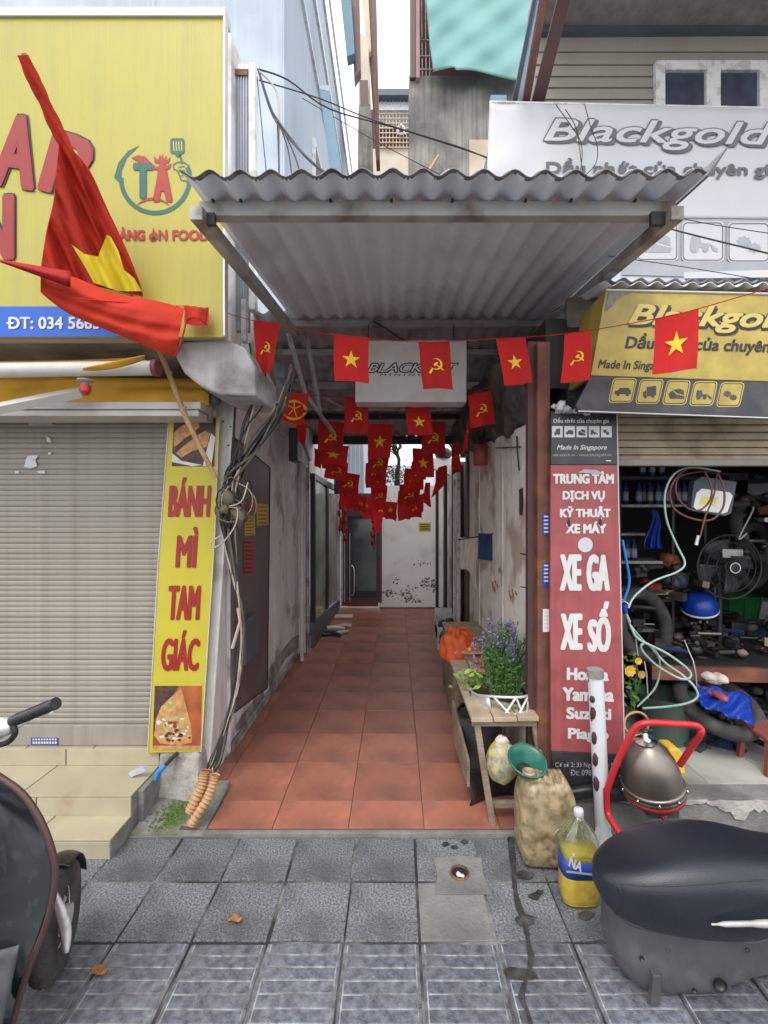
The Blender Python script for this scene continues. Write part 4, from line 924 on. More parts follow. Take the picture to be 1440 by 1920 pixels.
for i, v in enumerate(b.v):
    k = i//14; cpt = P[min(k, len(P)-1)]; f_ = 1+.22*math.sin(i % 14*1.8+k*.55)+.25*(k/len(P)); b.v[i] = cpt+(v-cpt)*f_
obj('rolled_cloth', b, m_bigflag, bf)
def DY(x, y): return YP(min(y, 560))-.05+.024*math.sin((x-.38*y)*.085)+.013*math.sin((x-.3*y)*.2+1)+.006*math.sin((x-.5*y)*.4)
Ledge = [(112,250),(105,330),(100,380),(88,430),(78,492),(76,515)]; Redge = [(128,272),(167,318),(196,380),(238,470),(262,530),(268,556)]
Ls = spline([Vector((x,y,0)) for x,y in Ledge], 6); Rs = spline([Vector((x,y,0)) for x,y in Redge], 6)
def drapefn(u, v):
    i = v*(len(Ls)-1); k = min(int(i), len(Ls)-2); f_ = i-k
    a = Ls[k].lerp(Ls[k+1], f_); c_ = Rs[k].lerp(Rs[k+1], f_); p = a.lerp(c_, u); return U(p.x, p.y, DY(p.x, p.y))
obj('hanging_cloth', B().grid(drapefn, 64, 80), m_bigflag, bf, solid=.002)
# thick fold sweeping right along the bottom
T1 = [(76,505),(100,512),(140,520),(210,548),(290,563),(346,578)]; T2 = [(76,548),(96,565),(136,592),(232,632),(300,660),(328,668)]
A1 = spline([Vector((x,y,0)) for x,y in T1], 6); A2 = spline([Vector((x,y,0)) for x,y in T2], 6)
def rollfn(s_):
    def f(u, v):
        i = u*(len(A1)-1); k = min(int(i), len(A1)-2); q = i-k; p = A1[k].lerp(A1[k+1], q).lerp(A2[k].lerp(A2[k+1], q), v)
        bul = math.sin(math.pi*v); return U(p.x, p.y, 1.98+.12*u-s_*.045*bul*(1 if s_ > 0 else .5)+.012*math.sin(v*10+u*3)*(.4+bul)*(1-.5*u)+.003*math.sin(p.x*.07+p.y*.11)*bul+.004*math.sin(v*23+u*9)*bul)
    return f
obj('bottom_fold', B().grid(rollfn(1), 50, 24).grid(rollfn(-.6), 40, 12), m_bigflag, bf)
obj('cloth_tail', B().grid(lambda u, v: U(0+u*132, 487+u*22+v*(4+26*u)*(1 if u < .8 else 1), 1.9+.05*u-.03*math.sin(v*3.1)), 12, 5), m_flag, bf, solid=.003)
obj('cloth_tail', B().grid(lambda u, v: U(346+u*44-v*u*3, 572+u*6+v*(34*(1-.35*math.sin(u*3.1))), 2.1+.012*math.sin(u*8)), 8, 5), m_bigflag, bf, solid=.002)
obj('seam', B().tube([U(346,575,1.985),U(349,600,1.97),U(340,640,1.99),U(328,668,2.02)], .0035, 5, sub=3), m_flag, bf)
SP = [(133,457),(158,476),(184,481),(200,440),(208,444),(222,470),(232,505),(252,522),(266,546),(222,546),(176,530),(158,498)]
def inpoly(x, y):
    c_ = False; n = len(SP)
    for i in range(n):
        x1_, y1_ = SP[i]; x2_, y2_ = SP[(i+1) % n]
        if (y1_ > y) != (y2_ > y) and x < (x2_-x1_)*(y-y1_)/(y2_-y1_)+x1_: c_ = not c_
    return c_
import mathutils.geometry as mg
pts2 = []; n = len(SP)
bd = []
for i in range(n):
    a = Vector(SP[i]); c_ = Vector(SP[(i+1) % n]); m_ = max(1, int((c_-a).length/3))
    for k in range(m_): bd.append(a.lerp(c_, k/m_))
inn = [Vector((x, y)) for x in range(134, 268, 3) for y in range(438, 548, 3) if inpoly(x, y) and min((Vector((x,y))-q).length for q in bd) > 1.6]
res = mg.delaunay_2d_cdt(bd+inn, [(i, (i+1) % len(bd)) for i in range(len(bd))], [], 1, 1e-4)
obj('yellow_star', B().add([U(p.x, p.y, DY(p.x, p.y)-.011) for p in res[0]], [tuple(f) for f in res[2]], 0, True), m_bigstar, bf)
# ================================================================ UPPER LEFT: BLUE HOUSE
bh = thing('blue_house', 'tall pale blue house with slanting window bands left of the sky gap', 'house', (-1.5, 6, 3))
xc = U(533,0,4.2).x
obj('front_wall', B().box(-5, xc, 4.2, 4.3, 2.9, 9), m_bluewall, bh)
obj('side_wall', B().box(xc-.1, xc, 4.3, 26, 2.9, 9), m_bluewall2, bh)
def rail(nm, p0, p1, X, t, h, m):                                          # a level strip along the side wall
    a = W(*p0, X); c_ = W(*p1, X); z = a.z
    return obj(nm, B().box(X, X+t, min(a.y, c_.y), max(a.y, c_.y), z-h, z), m, bh)
for (x, y, h_, y1_) in ((566,0,.05,9.5),(590,0,.1,10),(606,0,.05,11),(617,0,.07,12)):
    a = W(x, y, xc+.002)
    obj('window_band', B().box(xc, xc+.03, a.y-.2, min(y1_+1, 12.9), a.z-h_, a.z), m_winf, bh)
for k, (y0, y1_, z0, z1) in enumerate(((5.6,6.6,4.9,6.2),(7.4,8.6,4.9,6.3),(9.5,10.8,4.6,6.2),(6.0,7.0,3.1,4.0),(8.6,9.6,3.2,4.2))):
    wv = obj('window', B().box(xc+.0, xc+.035, y0, y1_, z0, z1), m_winf, bh)
    obj('pane', B().box(xc+.036, xc+.04, y0+.06, (y0+y1_)/2-.03, z0+.06, z1-.06), m_pane, wv); obj('pane', B().box(xc+.036, xc+.04, (y0+y1_)/2+.03, y1_-.06, z0+.06, z1-.06), m_pane, wv)
obj('panel_seam', B().box(-2.2, -2.18, 4.195, 4.2, 3, 9).box(xc-.03, xc-.02, 4.195, 4.2, 3, 9), m_bluewall2, bh)
ga = U(605,165,4.35); gb = U(630,332,6.2)
gut = thing('square_duct', 'slate blue square downpipe leaning along the blue house wall', 'pipe', (ga.x, ga.y, 3))
obj('duct', B().ext([U(600,168,4.6),U(617,172,4.6),U(644,340,4.6),U(621,340,4.6)], (0,.08,0)), m_bluetrim, gut); obj('cap', B().ext([U(600,160,4.6),U(617,160,4.6),U(617,171,4.6),U(600,167,4.6)], (0,.08,0)), m_bluewall, gut)
ev = thing('eave_beams', 'dark brown and slate eave beams above the alley, left of the sky gap', 'beam', (-.5, 8, 6))
obj('slate_fascia', B().ext([U(637,-20,5.5),U(657,-20,5.5),U(665,100,5.5),U(650,106,5.5)], (0,.12,0)), m_bluetrim, ev)
obj('brown_beam', B().ext([U(657,-20,5.6),U(673,-20,5.6),U(676,130,5.6),U(664,148,5.6)], (0,.12,0)), m_brownst, ev)
obj('brown_beam', B().ext([U(684,-20,9),U(705,-20,9),U(712,300,9),U(705,300,9)], (0,.3,0)), m_brownst, ev)
obj('rusty_strip', B().ext([U(676,-20,8.9),U(690,-20,8.9),U(696,95,8.9),U(690,100,8.9)], (0,.1,0)), m_cream, ev)
obj('red_trim', B().tube([U(696,-10,8.8),U(701,110,8.8),U(705,250,8.8)], .012, 5), m_rust, ev)
pt_ = thing('patched_wall_end', 'narrow grey and cream wall ends stacked beside the sky gap', 'wall', (-.5, 9.2, 3))
obj('grey_pier', B().ext([U(672,200,8.5),U(695,198,8.5),U(700,350,8.5),U(670,350,8.5)], (0,.5,0)), m_conc, pt_)
obj('cream_pier', B().ext([U(672,60,8.7),U(690,70,8.7),U(694,196,8.7),U(673,196,8.7)], (0,.5,0)), m_cream, pt_)
obj('shadow_gap', B().ext([U(674,150,8.6),U(690,150,8.6),U(690,200,8.6),U(676,200,8.6)], (0,.05,0)), m_brownst, pt_)  # dark brown strip stands in for the shadow between the piers
# grey ribbed panel and white post beside the yellow sign
gp = thing('ribbed_panel', 'grey ribbed steel panel in a white frame beside the yellow sign', 'panel', U(450,600,2.9))
obj('panel', B().pbox(405,128,466,620,2.9,.04), m_panelg, gp)
for k in range(9): obj('rib', B().pbox(421+k*5,140,423+k*5,600,2.892,.01), m_panelg, gp)
obj('frame', B().pbox(466,116,478,580,2.88,.06).pbox(415,120,466,129,2.88,.06), m_winf, gp, bev=.003)
obj('rust_top', B().pbox(421,130,464,140,2.885,.01), m_rust, gp)
obj('frame', B().pbox(452,560,461,640,2.6,.04), m_winf, gp)
lf = thing('far_left_building', 'pale house front above and behind the yellow sign', 'house', (-3.4, 5, 5))
obj('wall', B().box(-8, -2.75, 5, 5.2, 2, 12), m_bluewall2, lf)
obj('drainpipe', B().tube([U(6,-10,4.8),U(26,30,4.8)], .02, 6), m_dark, lf)
# ================================================================ FAR END ABOVE THE CANOPY
fh = thing('far_house', 'distant cream house with dark red lattice balcony in the gap', 'house', (0, 12, 2))
Yf = 12.
obj('wall', B().pbox(690,279,800,420,Yf,.3), m_cream, fh)
obj('back_wall', B().pbox(690,205,800,279,Yf+.5,.1), m_brick, fh)
obj('roof_sheet', B().pbox(700,178,790,206,Yf-.1,.6), m_sheet, fh)
for k in range(9): obj('rib', B().pbox(708+k*7,178,710+k*7,206,Yf-.13,.03), m_alu, fh)
obj('roof_edge', B().pbox(700,166,790,178,Yf-.3,.9), m_meter, fh)
for k in range(9): obj('lattice_bar', B().pbox(710+k*6.4+.6,206,712+k*6.4,279,Yf-.06,.04), m_cream, fh)
for k in range(8): obj('lattice_bar', B().pbox(708+(k%2)*2,212+k*9,768,213.4+k*9,Yf-.08,.02), m_cream, fh)
obj('ornament', B().tube([U(752+7*math.cos(t*.52), 243+9*math.sin(t*.52), Yf-.12) for t in range(13)], .02, 5).tube([U(745,252,Yf-.12),U(752,232,Yf-.12),U(760,252,Yf-.12)], .02, 5), m_ivory, fh)
# ================================================================ CONCRETE WALL WITH TARPAULIN
cw = thing('concrete_house', 'weathered raw concrete wall with barred opening behind a teal tarpaulin', 'house', (.8, 6, 2))
obj('wall', B().pbox(767,142,1100,420,6,.3), m_conc, cw)
obj('lower_patch', B().pbox(880,262,1000,400,5.99,.008), m_cream, cw)
obj('opening', B().pbox(770,-200,1100,142,6.25,.05), m_brick, cw)
obj('pink_post', B().pbox(769,-200,779,145,5.95,.1), m_brownst, cw); obj('pink_post', B().pbox(780,-200,787,145,5.92,.08), M('dusty pink post', (.38,.24,.24), .7), cw)
for k in range(3): obj('grille_bar', B().tube([U(790+k*7,-60,5.95),U(792+k*7,142,5.95)], .006, 5), m_galv, cw)
for y in (75,105,130): obj('grille_bar', B().tube([U(786,y,5.94),U(830,y,5.94)], .006, 5), m_galv, cw)
obj('stub_pipe', B().tube([U(790,342,5.7),U(822,292,5.9)], .02, 6), m_bamboo, cw)
def tf(u, v):
    x = 795+u*230-5*(1-u)*math.sin(v*3); y = -120+v*(255-10*math.sin(u*6)*1+ (6 if u > .2 else -12*(1-u*5)*0))
    return U(x+18*v*(1-u), y, 5.75+.012*math.sin(u*13+v*7)+.010*math.sin(u*9-v*16)+.008*math.sin((u*.7+v)*31)+.02*math.sin(u*4))
solo('tarpaulin', B().grid(tf, 44, 40), m_tarp, 'creased teal tarpaulin hung over the raw concrete wall', 'tarpaulin', solid=.003)
# ================================================================ RIGHT HOUSE UPPER STOREY
uh = thing('upper_storey', 'beige sided upper storey with white twin window above the banner', 'house', (2, 3.5, 3))
Yh = 3.45; xl = U(1004,0,Yh).x
obj('wall', B().box(xl, 6, Yh+.02, Yh+.2, 3.3, 5.6), m_siding, uh)
ys_ = [62, 98, 122, 144, 165, 187, 212, 240]
for k in range(7):
    a = U(0, ys_[k]+1.2, Yh).z; c_ = U(0, ys_[k+1], Yh).z
    obj('siding_board', B().hexa([(xl,Yh-.008,c_),(4.2,Yh-.008,c_),(4.2,Yh+.02,c_),(xl,Yh+.02,c_),(xl,Yh,a),(4.2,Yh,a),(4.2,Yh+.02,a),(xl,Yh+.02,a)]), m_siding, uh)
wf = obj('window', B().pbox(1230,112,1248,215,Yh-.04,.06).pbox(1325,112,1352,215,Yh-.04,.06).pbox(1425,112,1442,215,Yh-.04,.06).pbox(1248,112,1325,130,Yh-.04,.06).pbox(1352,112,1425,130,Yh-.04,.06).pbox(1442,112,1520,130,Yh-.04,.06), m_winf, uh, bev=.004)
obj('pane', B().pbox(1248,130,1325,215,Yh-.012,.006), m_pane, wf); obj('pane', B().pbox(1352,130,1425,215,Yh-.012,.006), m_pane, wf); obj('pane', B().pbox(1442,130,1520,215,Yh-.012,.006), m_pane, wf)
z1 = U(0,60,Yh).z
obj('soffit', B().box(U(1045,0,2.9).x-.0, 4.5, 2.3, Yh+.02, z1-.0, z1+.1), m_roofun, uh)
obj('shadow_strip', B().hexa([(xl+.03,Yh-.05,z1-.045),(4.3,Yh-.05,z1-.02),(4.3,Yh-.0,z1-.02),(xl+.03,Yh,z1-.045),(xl+.03,Yh-.05,z1),(4.3,Yh-.05,z1+.01),(4.3,Yh,z1+.01),(xl+.03,Yh,z1)]), m_meter, uh)  # solid grey strip stands in for the shadow along the wall top
for (pa, pb, ww, m_) in (((1000,196),(1062,-20),24,m_brownst),((980,196),(1022,-20),16,m_rust),((958,196),(1008,-20),9,m_meter),((968,196),(1014,-20),10,m_bluewall2)):
    obj('fascia_beam', B().ext([U(pa[0]-ww/2,pa[1]+30,3.42),U(pa[0]+ww/2,pa[1]+30,3.42),U(pb[0]+ww/2,pb[1],2.8),U(pb[0]-ww/2,pb[1],2.8)], (0,.06,0)), m_, uh)
obj('corner_trim', B().ext([U(x, y, 3.3) for x, y in [(920,178),(950,178),(950,192),(945,196),(935,262),(912,335),(903,335),(922,250)]], (0,.05,0)), m_bluetrim, uh)
# ================================================================ WHITE BANNER
wb = thing('white_banner', 'wide faded white vinyl banner with grey outlined lettering and pictogram boxes', 'banner', U(1200,520,3.28))
def wbf(u, v):
    x0_ = 918-14*v; y0_ = 192+u*14; y1_ = 560
    x = x0_+u*(1640-x0_); y = y0_+v*(y1_-y0_)
    return U(x, y, 3.246+.012*math.sin(u*9+v*14)*math.exp(-u*6)+.006*math.sin(v*30+u*40)*math.exp(-u*9))
obj('vinyl', B().grid(wbf, 60, 24), m_banner, wb, solid=.003)
obj('batten', B().tube([U(918,191,3.25),U(1640,207,3.25)], .007, 6), m_winf, wb)
Yw = 3.236
for i, (s_, dx, mm, bo) in enumerate((('Blackgold', 0, m_greyp, .055),)):
    text('Blackgold', 1024, 227, 1459, 286, Yw, m_greyp, wb, shear=.3, bold=.05, rise=8)
    text('Blackgold', 1018, 224, 1453, 283, Yw-.001, m_greyp, wb, shear=.3, bold=.045, rise=8); text('Blackgold', 1020, 226, 1451, 281, Yw-.003, m_banner, wb, shear=.3, bold=.018, rise=8)
text('Dầu nhớt của chuyên gia', 1024, 298, 1462, 334, Yw, m_greyp, wb, bold=.03, rise=4)
print_([[(1180,404),(1640,408),(1640,412),(1180,407)],[(1170,488),(1640,496),(1640,530),(1165,515)]], Yw, m_lgreyp, wb)
print_([[(1130,404),(1640,408),(1640,500),(1130,490)]], Yw+.006, m_lgreyp, wb)
for k in range(6):
    x0_ = 1106+k*86; y0_ = 412+k*1.4
    q = obj('pictogram', B().poly([U(*p, Yw-.001) for p in rrect(x0_, y0_, x0_+80, y0_+76, 9)]), m_banner, wb)
    obj('border', line(rrect(x0_+3, y0_+3, x0_+77, y0_+73, 8), 2, Yw-.002, True), m_greyp, q)
    b = B()
    for i, p in enumerate(icon((0,2,3,4,1,0)[k], x0_+13, y0_+20, x0_+68, y0_+62)): b.poly([U(*t, Yw-.003-.0003*i) for t in p])
    obj('print', b, m_lgreyp, q)
for i, pts in enumerate(([(1042,196),(1070,235),(1090,270),(1088,320),(1070,345)], [(1096,195),(1108,240),(1120,275),(1115,310),(1080,345)], [(1060,205),(1080,240),(1088,290),(1095,345)])):
    solo('loose_wire', B().tube([U(x, y, 3.18) for x, y in pts], .003, 5, sub=5), m_cable, ('thin loose wire hanging over the first banner letters','longest loose wire bowing over the white banner','short straight wire beside the longest one')[i], 'wire', 'loose wires over the white banner')
# ================================================================ RIGHT SHOP: ROOF, GOLD AWNING
sr = thing('shop_roof', 'layered corrugated sheets roofing the repair shop behind the gold sign', 'roof', (2, 3, 2.9))
zz = lambda Y: 2.865+(Y-2.42)*.22
obj('roof_sheet', corr(B(), 1.06, 4.2, 2.36, 3.3, zz, .09, .012), m_sheet, sr, solid=.003)
obj('roof_sheet', corr(B(), 1.1, 4.2, 2.42, 3.3, lambda Y: zz(Y)+.035, .09, .012), m_sheeted, sr, solid=.003)
obj('white_board', B().hexa([(U(1262,0,2.7).x,2.6,3.0),(4,2.6,3.03),(4,2.9,3.06),(U(1310,0,2.9).x,2.9,3.04),(U(1262,0,2.7).x,2.6,3.035),(4,2.6,3.10),(4,2.9,3.14),(U(1310,0,2.9).x,2.9,3.10)]), m_banner, sr)
obj('end_panel', B().box(.99, 1.2, 2.68, 2.72, 2.6, 2.93), m_soffit, sr)
gs = thing('gold_sign', 'gold vinyl awning sign with black slanted lettering over a black pictogram strip', 'sign', U(1250,770,2.4))
Yg = 2.32
gq = [(1136,544),(1640,556),(1640,722),(1108,704)]
obj('gold_panel', B().prism(gq, Yg, .03), m_gold, gs, bev=.002)
obj('side_return', B().ext([U(*p, Yg+.031) for p in [(1136,544),(1142,560),(1116,704),(1108,704)]], (0,.5,0)), m_gold, gs)
obj('black_strip', B().prism([(1108,705),(1640,723),(1640,792),(1086,772),(1080,760)], Yg-.003, .03), m_blackv, gs, bev=.002)
obj('edge_strip', B().tube([U(1136,544,Yg-.002),U(1640,556,Yg-.002)], .006, 6).tube([U(1084,771,Yg-.004),U(1640,791,Yg-.004)], .004, 6), m_ivory, gs)
Yt = Yg-.002
text('Blackgold', 1178, 575, 1504, 628, Yt, m_blackp, gs, shear=.35, bold=.1, rise=8)
text('Blackgold', 1178, 574, 1500, 624, Yt-.002, m_goldp, gs, shear=.35, bold=.035, rise=8)
text('Dầu nhớt của chuyên gia', 1172, 628, 1486, 664, Yt, m_blackp, gs, shear=.22, bold=.035, rise=9)
text('Made In Singapore', 1121, 676, 1264, 697, Yt, m_blackp, gs, shear=.3, bold=.02, rise=4)
for k in range(5):
    x0_ = 1145+k*50.5; y0_ = 709+k*2; ln_ = .22
    q = obj('pictogram', B().poly([U(*p, Yt-.002) for p in rrect(x0_, y0_, x0_+45, y0_+46, 7, lean=ln_)]), m_goldp, gs)
    obj('border', B().poly([U(*p, Yt-.0026) for p in rrect(x0_+1.5, y0_+1.5, x0_+43.5, y0_+44.5, 6, lean=ln_)]), m_blackp, q)
    obj('ground', B().poly([U(*p, Yt-.0032) for p in rrect(x0_+3.2, y0_+3.2, x0_+41.8, y0_+42.8, 5, lean=ln_)]), m_gold, q)
    b = B()
    for i, p in enumerate(icon(k, x0_+7, y0_+12, x0_+38, y0_+36)): b.poly([U(*t, Yt-.0038-.0003*i) for t in p])
    obj('print', b, m_blackv, q)
# burnt corner scribble
obj('scorched_corner', B().poly([U(*p, Yt) for p in [(1140,548),(1182,549),(1160,560),(1148,574),(1134,585)]]), m_rough, gs)
# ================================================================ RIGHT SHOP: SHUTTER, POST, WALLS
rs_ = thing('repair_shop', 'open motorbike repair shop with half rolled grimy shutter', 'shop', (2, 3.5, .18))
xr0 = U(1157,0,2.6).x
sh2 = obj('roller_shutter', B().box(xr0, 3.2, 2.64, 2.68, 1.95, 2.6), m_dark, rs_)
ys2 = [766,781,795,809,824,838,852,861]
for k in range(7):
    a = U(0, ys2[k], 2.6).z; c_ = U(0, ys2[k+1], 2.6).z
    obj('slat', B().hexa([(xr0,2.603,c_),(3.2,2.603,c_),(3.2,2.64,c_),(xr0,2.64,c_),(xr0,2.612,a-.004),(3.2,2.612,a-.004),(3.2,2.64,a),(xr0,2.64,a)]), m_slat2, sh2, bev=.003)
obj('bottom_bar', B().pbox(1157,861,2000,873,2.59,.06), m_slat, sh2, bev=.003)
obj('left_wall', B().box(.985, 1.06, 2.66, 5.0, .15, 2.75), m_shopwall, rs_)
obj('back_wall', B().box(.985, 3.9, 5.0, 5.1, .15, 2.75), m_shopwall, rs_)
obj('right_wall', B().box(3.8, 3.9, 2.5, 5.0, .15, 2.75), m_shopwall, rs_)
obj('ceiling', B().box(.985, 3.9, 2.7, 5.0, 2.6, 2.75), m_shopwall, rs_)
obj('jamb', B().box(3.2, 3.8, 2.5, 2.66, .15, 2.75), m_plas2, rs_)
slab2 = struct(obj('shop_floor', B().box(.86, 4.2, 2.47, 5.1, -.05, .165), m_cement, bev=.01))
for i in range(8):
    for j in range(6):
        x0_ = .95+.4*i; y0_ = 2.60+.4*j
        o = obj('floor_tile', B().box(x0_+.0015, x0_+.3985, y0_+.0015, y0_+.3985, .16, .174), m_shopfl, slab2)
struct(obj('kerb', B().box(.86, 4.2, 2.435, 2.6, -.05, .16).box(1.0, 4.2, 2.30, 2.43, -.05, -.003), m_cement, bev=.012))
rr = random.Random(19)
for x0_, x1_, dz in ((1160,1330,.035),(1325,1480,.11),(1478,1700,.05)):
    up = [(x, 1503+rr.uniform(-2,2)) for x in range(x0_, x1_, 14)]; dn = [(x, 1503+dz*355*(.35+rr.random()*.65)*math.sin(math.pi*(x-x0_+8)/(x1_-x0_+16))) for x in range(x0_, x1_, 9)][::-1]
    obj('render_patch', B().ext([U(x, y, 2.428) for x, y in up+dn], (0,.012,0)), m_cement2, rs_)
ps = thing('steel_post', 'red brown rusty steel post between the alley and red strip banner', 'post', (.8, 2.5, 0))
obj('post', B().pbox(1008,640,1032,1500,2.5,.07), m_rust, ps, bev=.004)
obj('dark_gap_strip', B().pbox(990,640,1007,1500,2.56,.05), m_brownst, ps)  # brown strip stands in for the shaded gap beside the post
for y0_, y1_ in ((963,1003),(1055,1100),(1142,1185)):
    s_ = obj('sticker', B().pbox(1018,y0_,1030,y1_,2.496,.002), m_bluelab if y0_ < 1110 else m_plas, ps)
    for k in range(5): obj('lettering', B().pbox(1020,y0_+4+k*7.2,1028,y0_+7+k*7.2,2.4945,.001), m_whitep, s_)
wt = thing('white_rag', 'knotted white plastic rag tied to the steel post', 'rag', U(1045,770,2.42))
b = B(); rr = random.Random(9)
for k in range(9): b.blob(U(1030+rr.uniform(-2,26)+8, 775-rr.uniform(0,22)-(10 if k > 5 else 0), 2.42+rr.uniform(-.02,.02)), (rr.uniform(.012,.028),.02,rr.uniform(.012,.026)), 8, jit=.3, rr=rr)
obj('knot', b, m_banner, wt); obj('wire', B().tube([U(1060,752,2.42),U(1075,742,2.42),U(1082,758,2.42)], .003, 5, sub=3), m_cable, wt)
# ================================================================ RED STRIP BANNER
rb = thing('red_strip_banner', 'tall faded red strip banner lettered XE GA XE SỐ beside the repair shop', 'banner', U(1100,1485,2.45))
Yr = 2.45
def strip(nm, pts, m, d=.02, y=Yr): return obj(nm, B().prism(pts, y, d), m, rb, bev=.0015)
strip('black_head', [(1034,770),(1156,772),(1158,871),(1033,871)], m_blackv)
strip('red_field', [(1033,872),(1158,872),(1162,1000),(1166,1180),(1168,1300),(1172,1415),(1034,1408),(1032,1150)], m_redb)
strip('black_foot', [(1035,1409),(1172,1416),(1172,1478),(1036,1478)], m_blackv)
obj('edge_strip', B().tube([U(x,y,Yr) for x, y in [(1157,772),(1160,950),(1165,1150),(1169,1330),(1173,1478)]], .0035, 5), m_ivory, rb)
Yq = Yr-.002
text('Blackgold', 1040, 762, 1146, 779, Yq, m_whitep, rb, shear=.3, bold=.06); text('Dầu nhớt của chuyên gia', 1038, 783, 1142, 795, Yq, m_whitep, rb, bold=.03)
for k in range(5):
    x0_ = 1035+k*23; q = obj('pictogram', B().pbox(x0_,799,x0_+20,820,Yq-.001,.001), m_whitep, rb)
    b = B()
    for i, p in enumerate(icon((1,0,2,3,4)[k], x0_+3, 803, x0_+17, 817)): b.poly([U(*t, Yq-.0025-.0002*i) for t in p])
    obj('print', b, m_blackv, q)
text('Made In Singapore', 1044, 834, 1138, 846, Yq, m_whitep, rb, shear=.3, bold=.02); text('ww.estick.vn - www.blackgold.vn', 1036, 850, 1146, 857, Yq, m_lgreyp, rb)
text('–', 1136, 863, 1146, 865, Yq, m_whitep, rb)
for s_, a in (('TRUNG TÂM',(1037,884,1151,907)),('DỊCH VỤ',(1055,920,1134,941)),('KỸ THUẬT',(1050,949,1145,974)),('XE MÁY',(1061,978,1137,1000))):
    text(s_, *a, Yq, m_whitep, rb, bold=.055)
print_([disc(1097.5,1021.5,14)], Yq, m_banner, rb, 'white_dot')
for s_, a in (('XE',(1050,1040,1090,1107)),('GA',(1100,1040,1143,1108)),('XE',(1051,1151,1092,1218)),('SỐ',(1102,1128,1145,1222))): text(s_, *a, Yq, m_whitep, rb, bold=.075)
for s_, a in (('Honda',(1063,1253,1141,1276)),('Yamaha',(1055,1290,1151,1315)),('Suzuki',(1062,1327,1146,1349)),('Piagio',(1065,1366,1141,1392))): text(s_, *a, Yq, m_whitep, rb, bold=.06, rise=2)
text('Cơ sở 2: 33 Nguyễn An Ninh', 1041, 1427, 1166, 1441, Yq, m_lgreyp, rb, bold=.01); text('Dt: 0983 97', 1071, 1443, 1132, 1454, Yq, m_lgreyp, rb, bold=.01); obj('lettering', B().poly([U(1069.5,1448,Yq-.002),U(1074,1448,Yq-.002),U(1074,1449.6,Yq-.002),U(1069.5,1449.6,Yq-.002)]), m_lgreyp, rb)
for x, y in ((1067,980),(1126,978)): obj('hole', B().poly([U(x+dx, y+dy, Yq-.003) for dx, dy in [(-3,-2),(0,-10),(2,-1),(3,6),(0,9),(-3,5)]]), m_frame, rb)
obj('torn_paper', B().poly([U(x, y, Yq-.0035) for x, y in [(1084,886),(1096,880),(1118,881),(1131,888),(1122,890),(1100,887)]]), m_lgreyp, rb)
obj('rubber_foot', B().grid(lambda u, v: U(1036+u*140, 1474+v*22+3*math.sin(u*9), 2.42-.04*math.sin(v*3.1)), 14, 5), m_black, rb, solid=.02)
# ================================================================ OVERHEAD WIRES
for i, (p, lab, r_) in enumerate((
  ([(485,130,2.85),(540,150,3.0),(620,205,3.2),(760,245,3.4),(940,305,3.6),(1160,400,3.0),(1440,475,2.6)], 'upper black wire sagging right across the gap', .005),
  ([(485,150,2.85),(600,185,3.0),(700,225,3.2),(860,275,3.3),(920,300,3.3)], 'second black wire just below the upper one', .004),
  ([(484,130,2.85),(505,195,2.8),(520,225,2.7),(570,290,2.4),(625,336,2.1)], 'steep double black wire from the white post to the canopy', .007),
  ([(486,140,2.8),(510,215,2.75),(550,270,2.4),(618,332,2.1)], 'steep thinner wire below the double one', .004),
  ([(482,145,2.85),(500,330,2.8)], 'black wire hanging down the white post', .003),
  ([(520,225,2.7),(524,340,2.6)], 'left hanging dark wire of the fan', .004),([(521,226,2.7),(540,280,2.6),(548,340,2.5)], 'middle hanging wire of the fan', .004),
  ([(522,226,2.7),(552,290,2.5),(566,340,2.4)], 'right hanging wire of the fan', .004),([(484,132,2.85),(512,160,2.8),(522,200,2.75),(523,345,2.6)], 'pale cable looping down from the white post', .006),
  ([(1225,398,2.3),(1330,420,2.3),(1460,440,2.3)], 'thin wire over the banner pictograms, upper', .002),([(1140,480,2.4),(1280,500,2.4),(1460,530,2.3)], 'thin wire over the banner pictograms, lower', .002),
  ([(560,180,5),(700,262,5),(840,335,4)], 'faint thin wire across the far gap', .004))):
    solo('overhead_wire', B().tube([U(*q) for q in p], r_, 6, sub=5), m_cable3 if 'pale' in lab else m_cable, lab, 'wire', 'overhead wires')
# ================================================================ SHOES, BOXES IN THE ALLEY
def shoe(px, py, z, ang, m, lab, s_=1.):
    c_ = G(px, py, z); b = B(); q = Matrix.Rotation(ang, 3, 'Z')
    prof = [(-.12,.03,.05),(-.09,.036,.055),(-.03,.033,.06),(.03,.04,.045),(.08,.044,.035),(.115,.03,.028),(.13,.012,.02)]
    vs = []; fs = []
    for x, w_, h_ in prof:
        for k in range(8):
            a = 2*math.pi*k/8; vs.append(c_+q @ (Vector((x, w_*math.cos(a), max(0, h_*.5+h_*.5*math.sin(a))))*s_))
    for i in range(len(prof)-1):
        for k in range(8): fs.append((i*8+k, i*8+(k+1)%8, (i+1)*8+(k+1)%8, (i+1)*8+k))
    b.add(vs, fs, 0, True); b.poly(vs[:8][::-1]); b.poly(vs[-8:])
    return solo('shoe', b, m, lab, 'shoe', 'shoes left by the sliding window')
shoe(606,1193,.03,.4,m_black,'black shoe nearest the left wall'); shoe(622,1190,.03,2.4,m_bluecl,'navy shoe in the middle of the shoe heap'); shoe(640,1189,.03,.9,m_cloth,'cream shoe at the right of the shoe heap')
shoe(630,1180,.05,.1,m_winf,'white slipper lying across the shoe heap'); shoe(644,1176,.03,2.9,m_cloth,'cream slipper behind the shoe heap'); shoe(634,1192,.03,1.9,m_bluecl,'small dark blue shoe in front of the heap',.8)
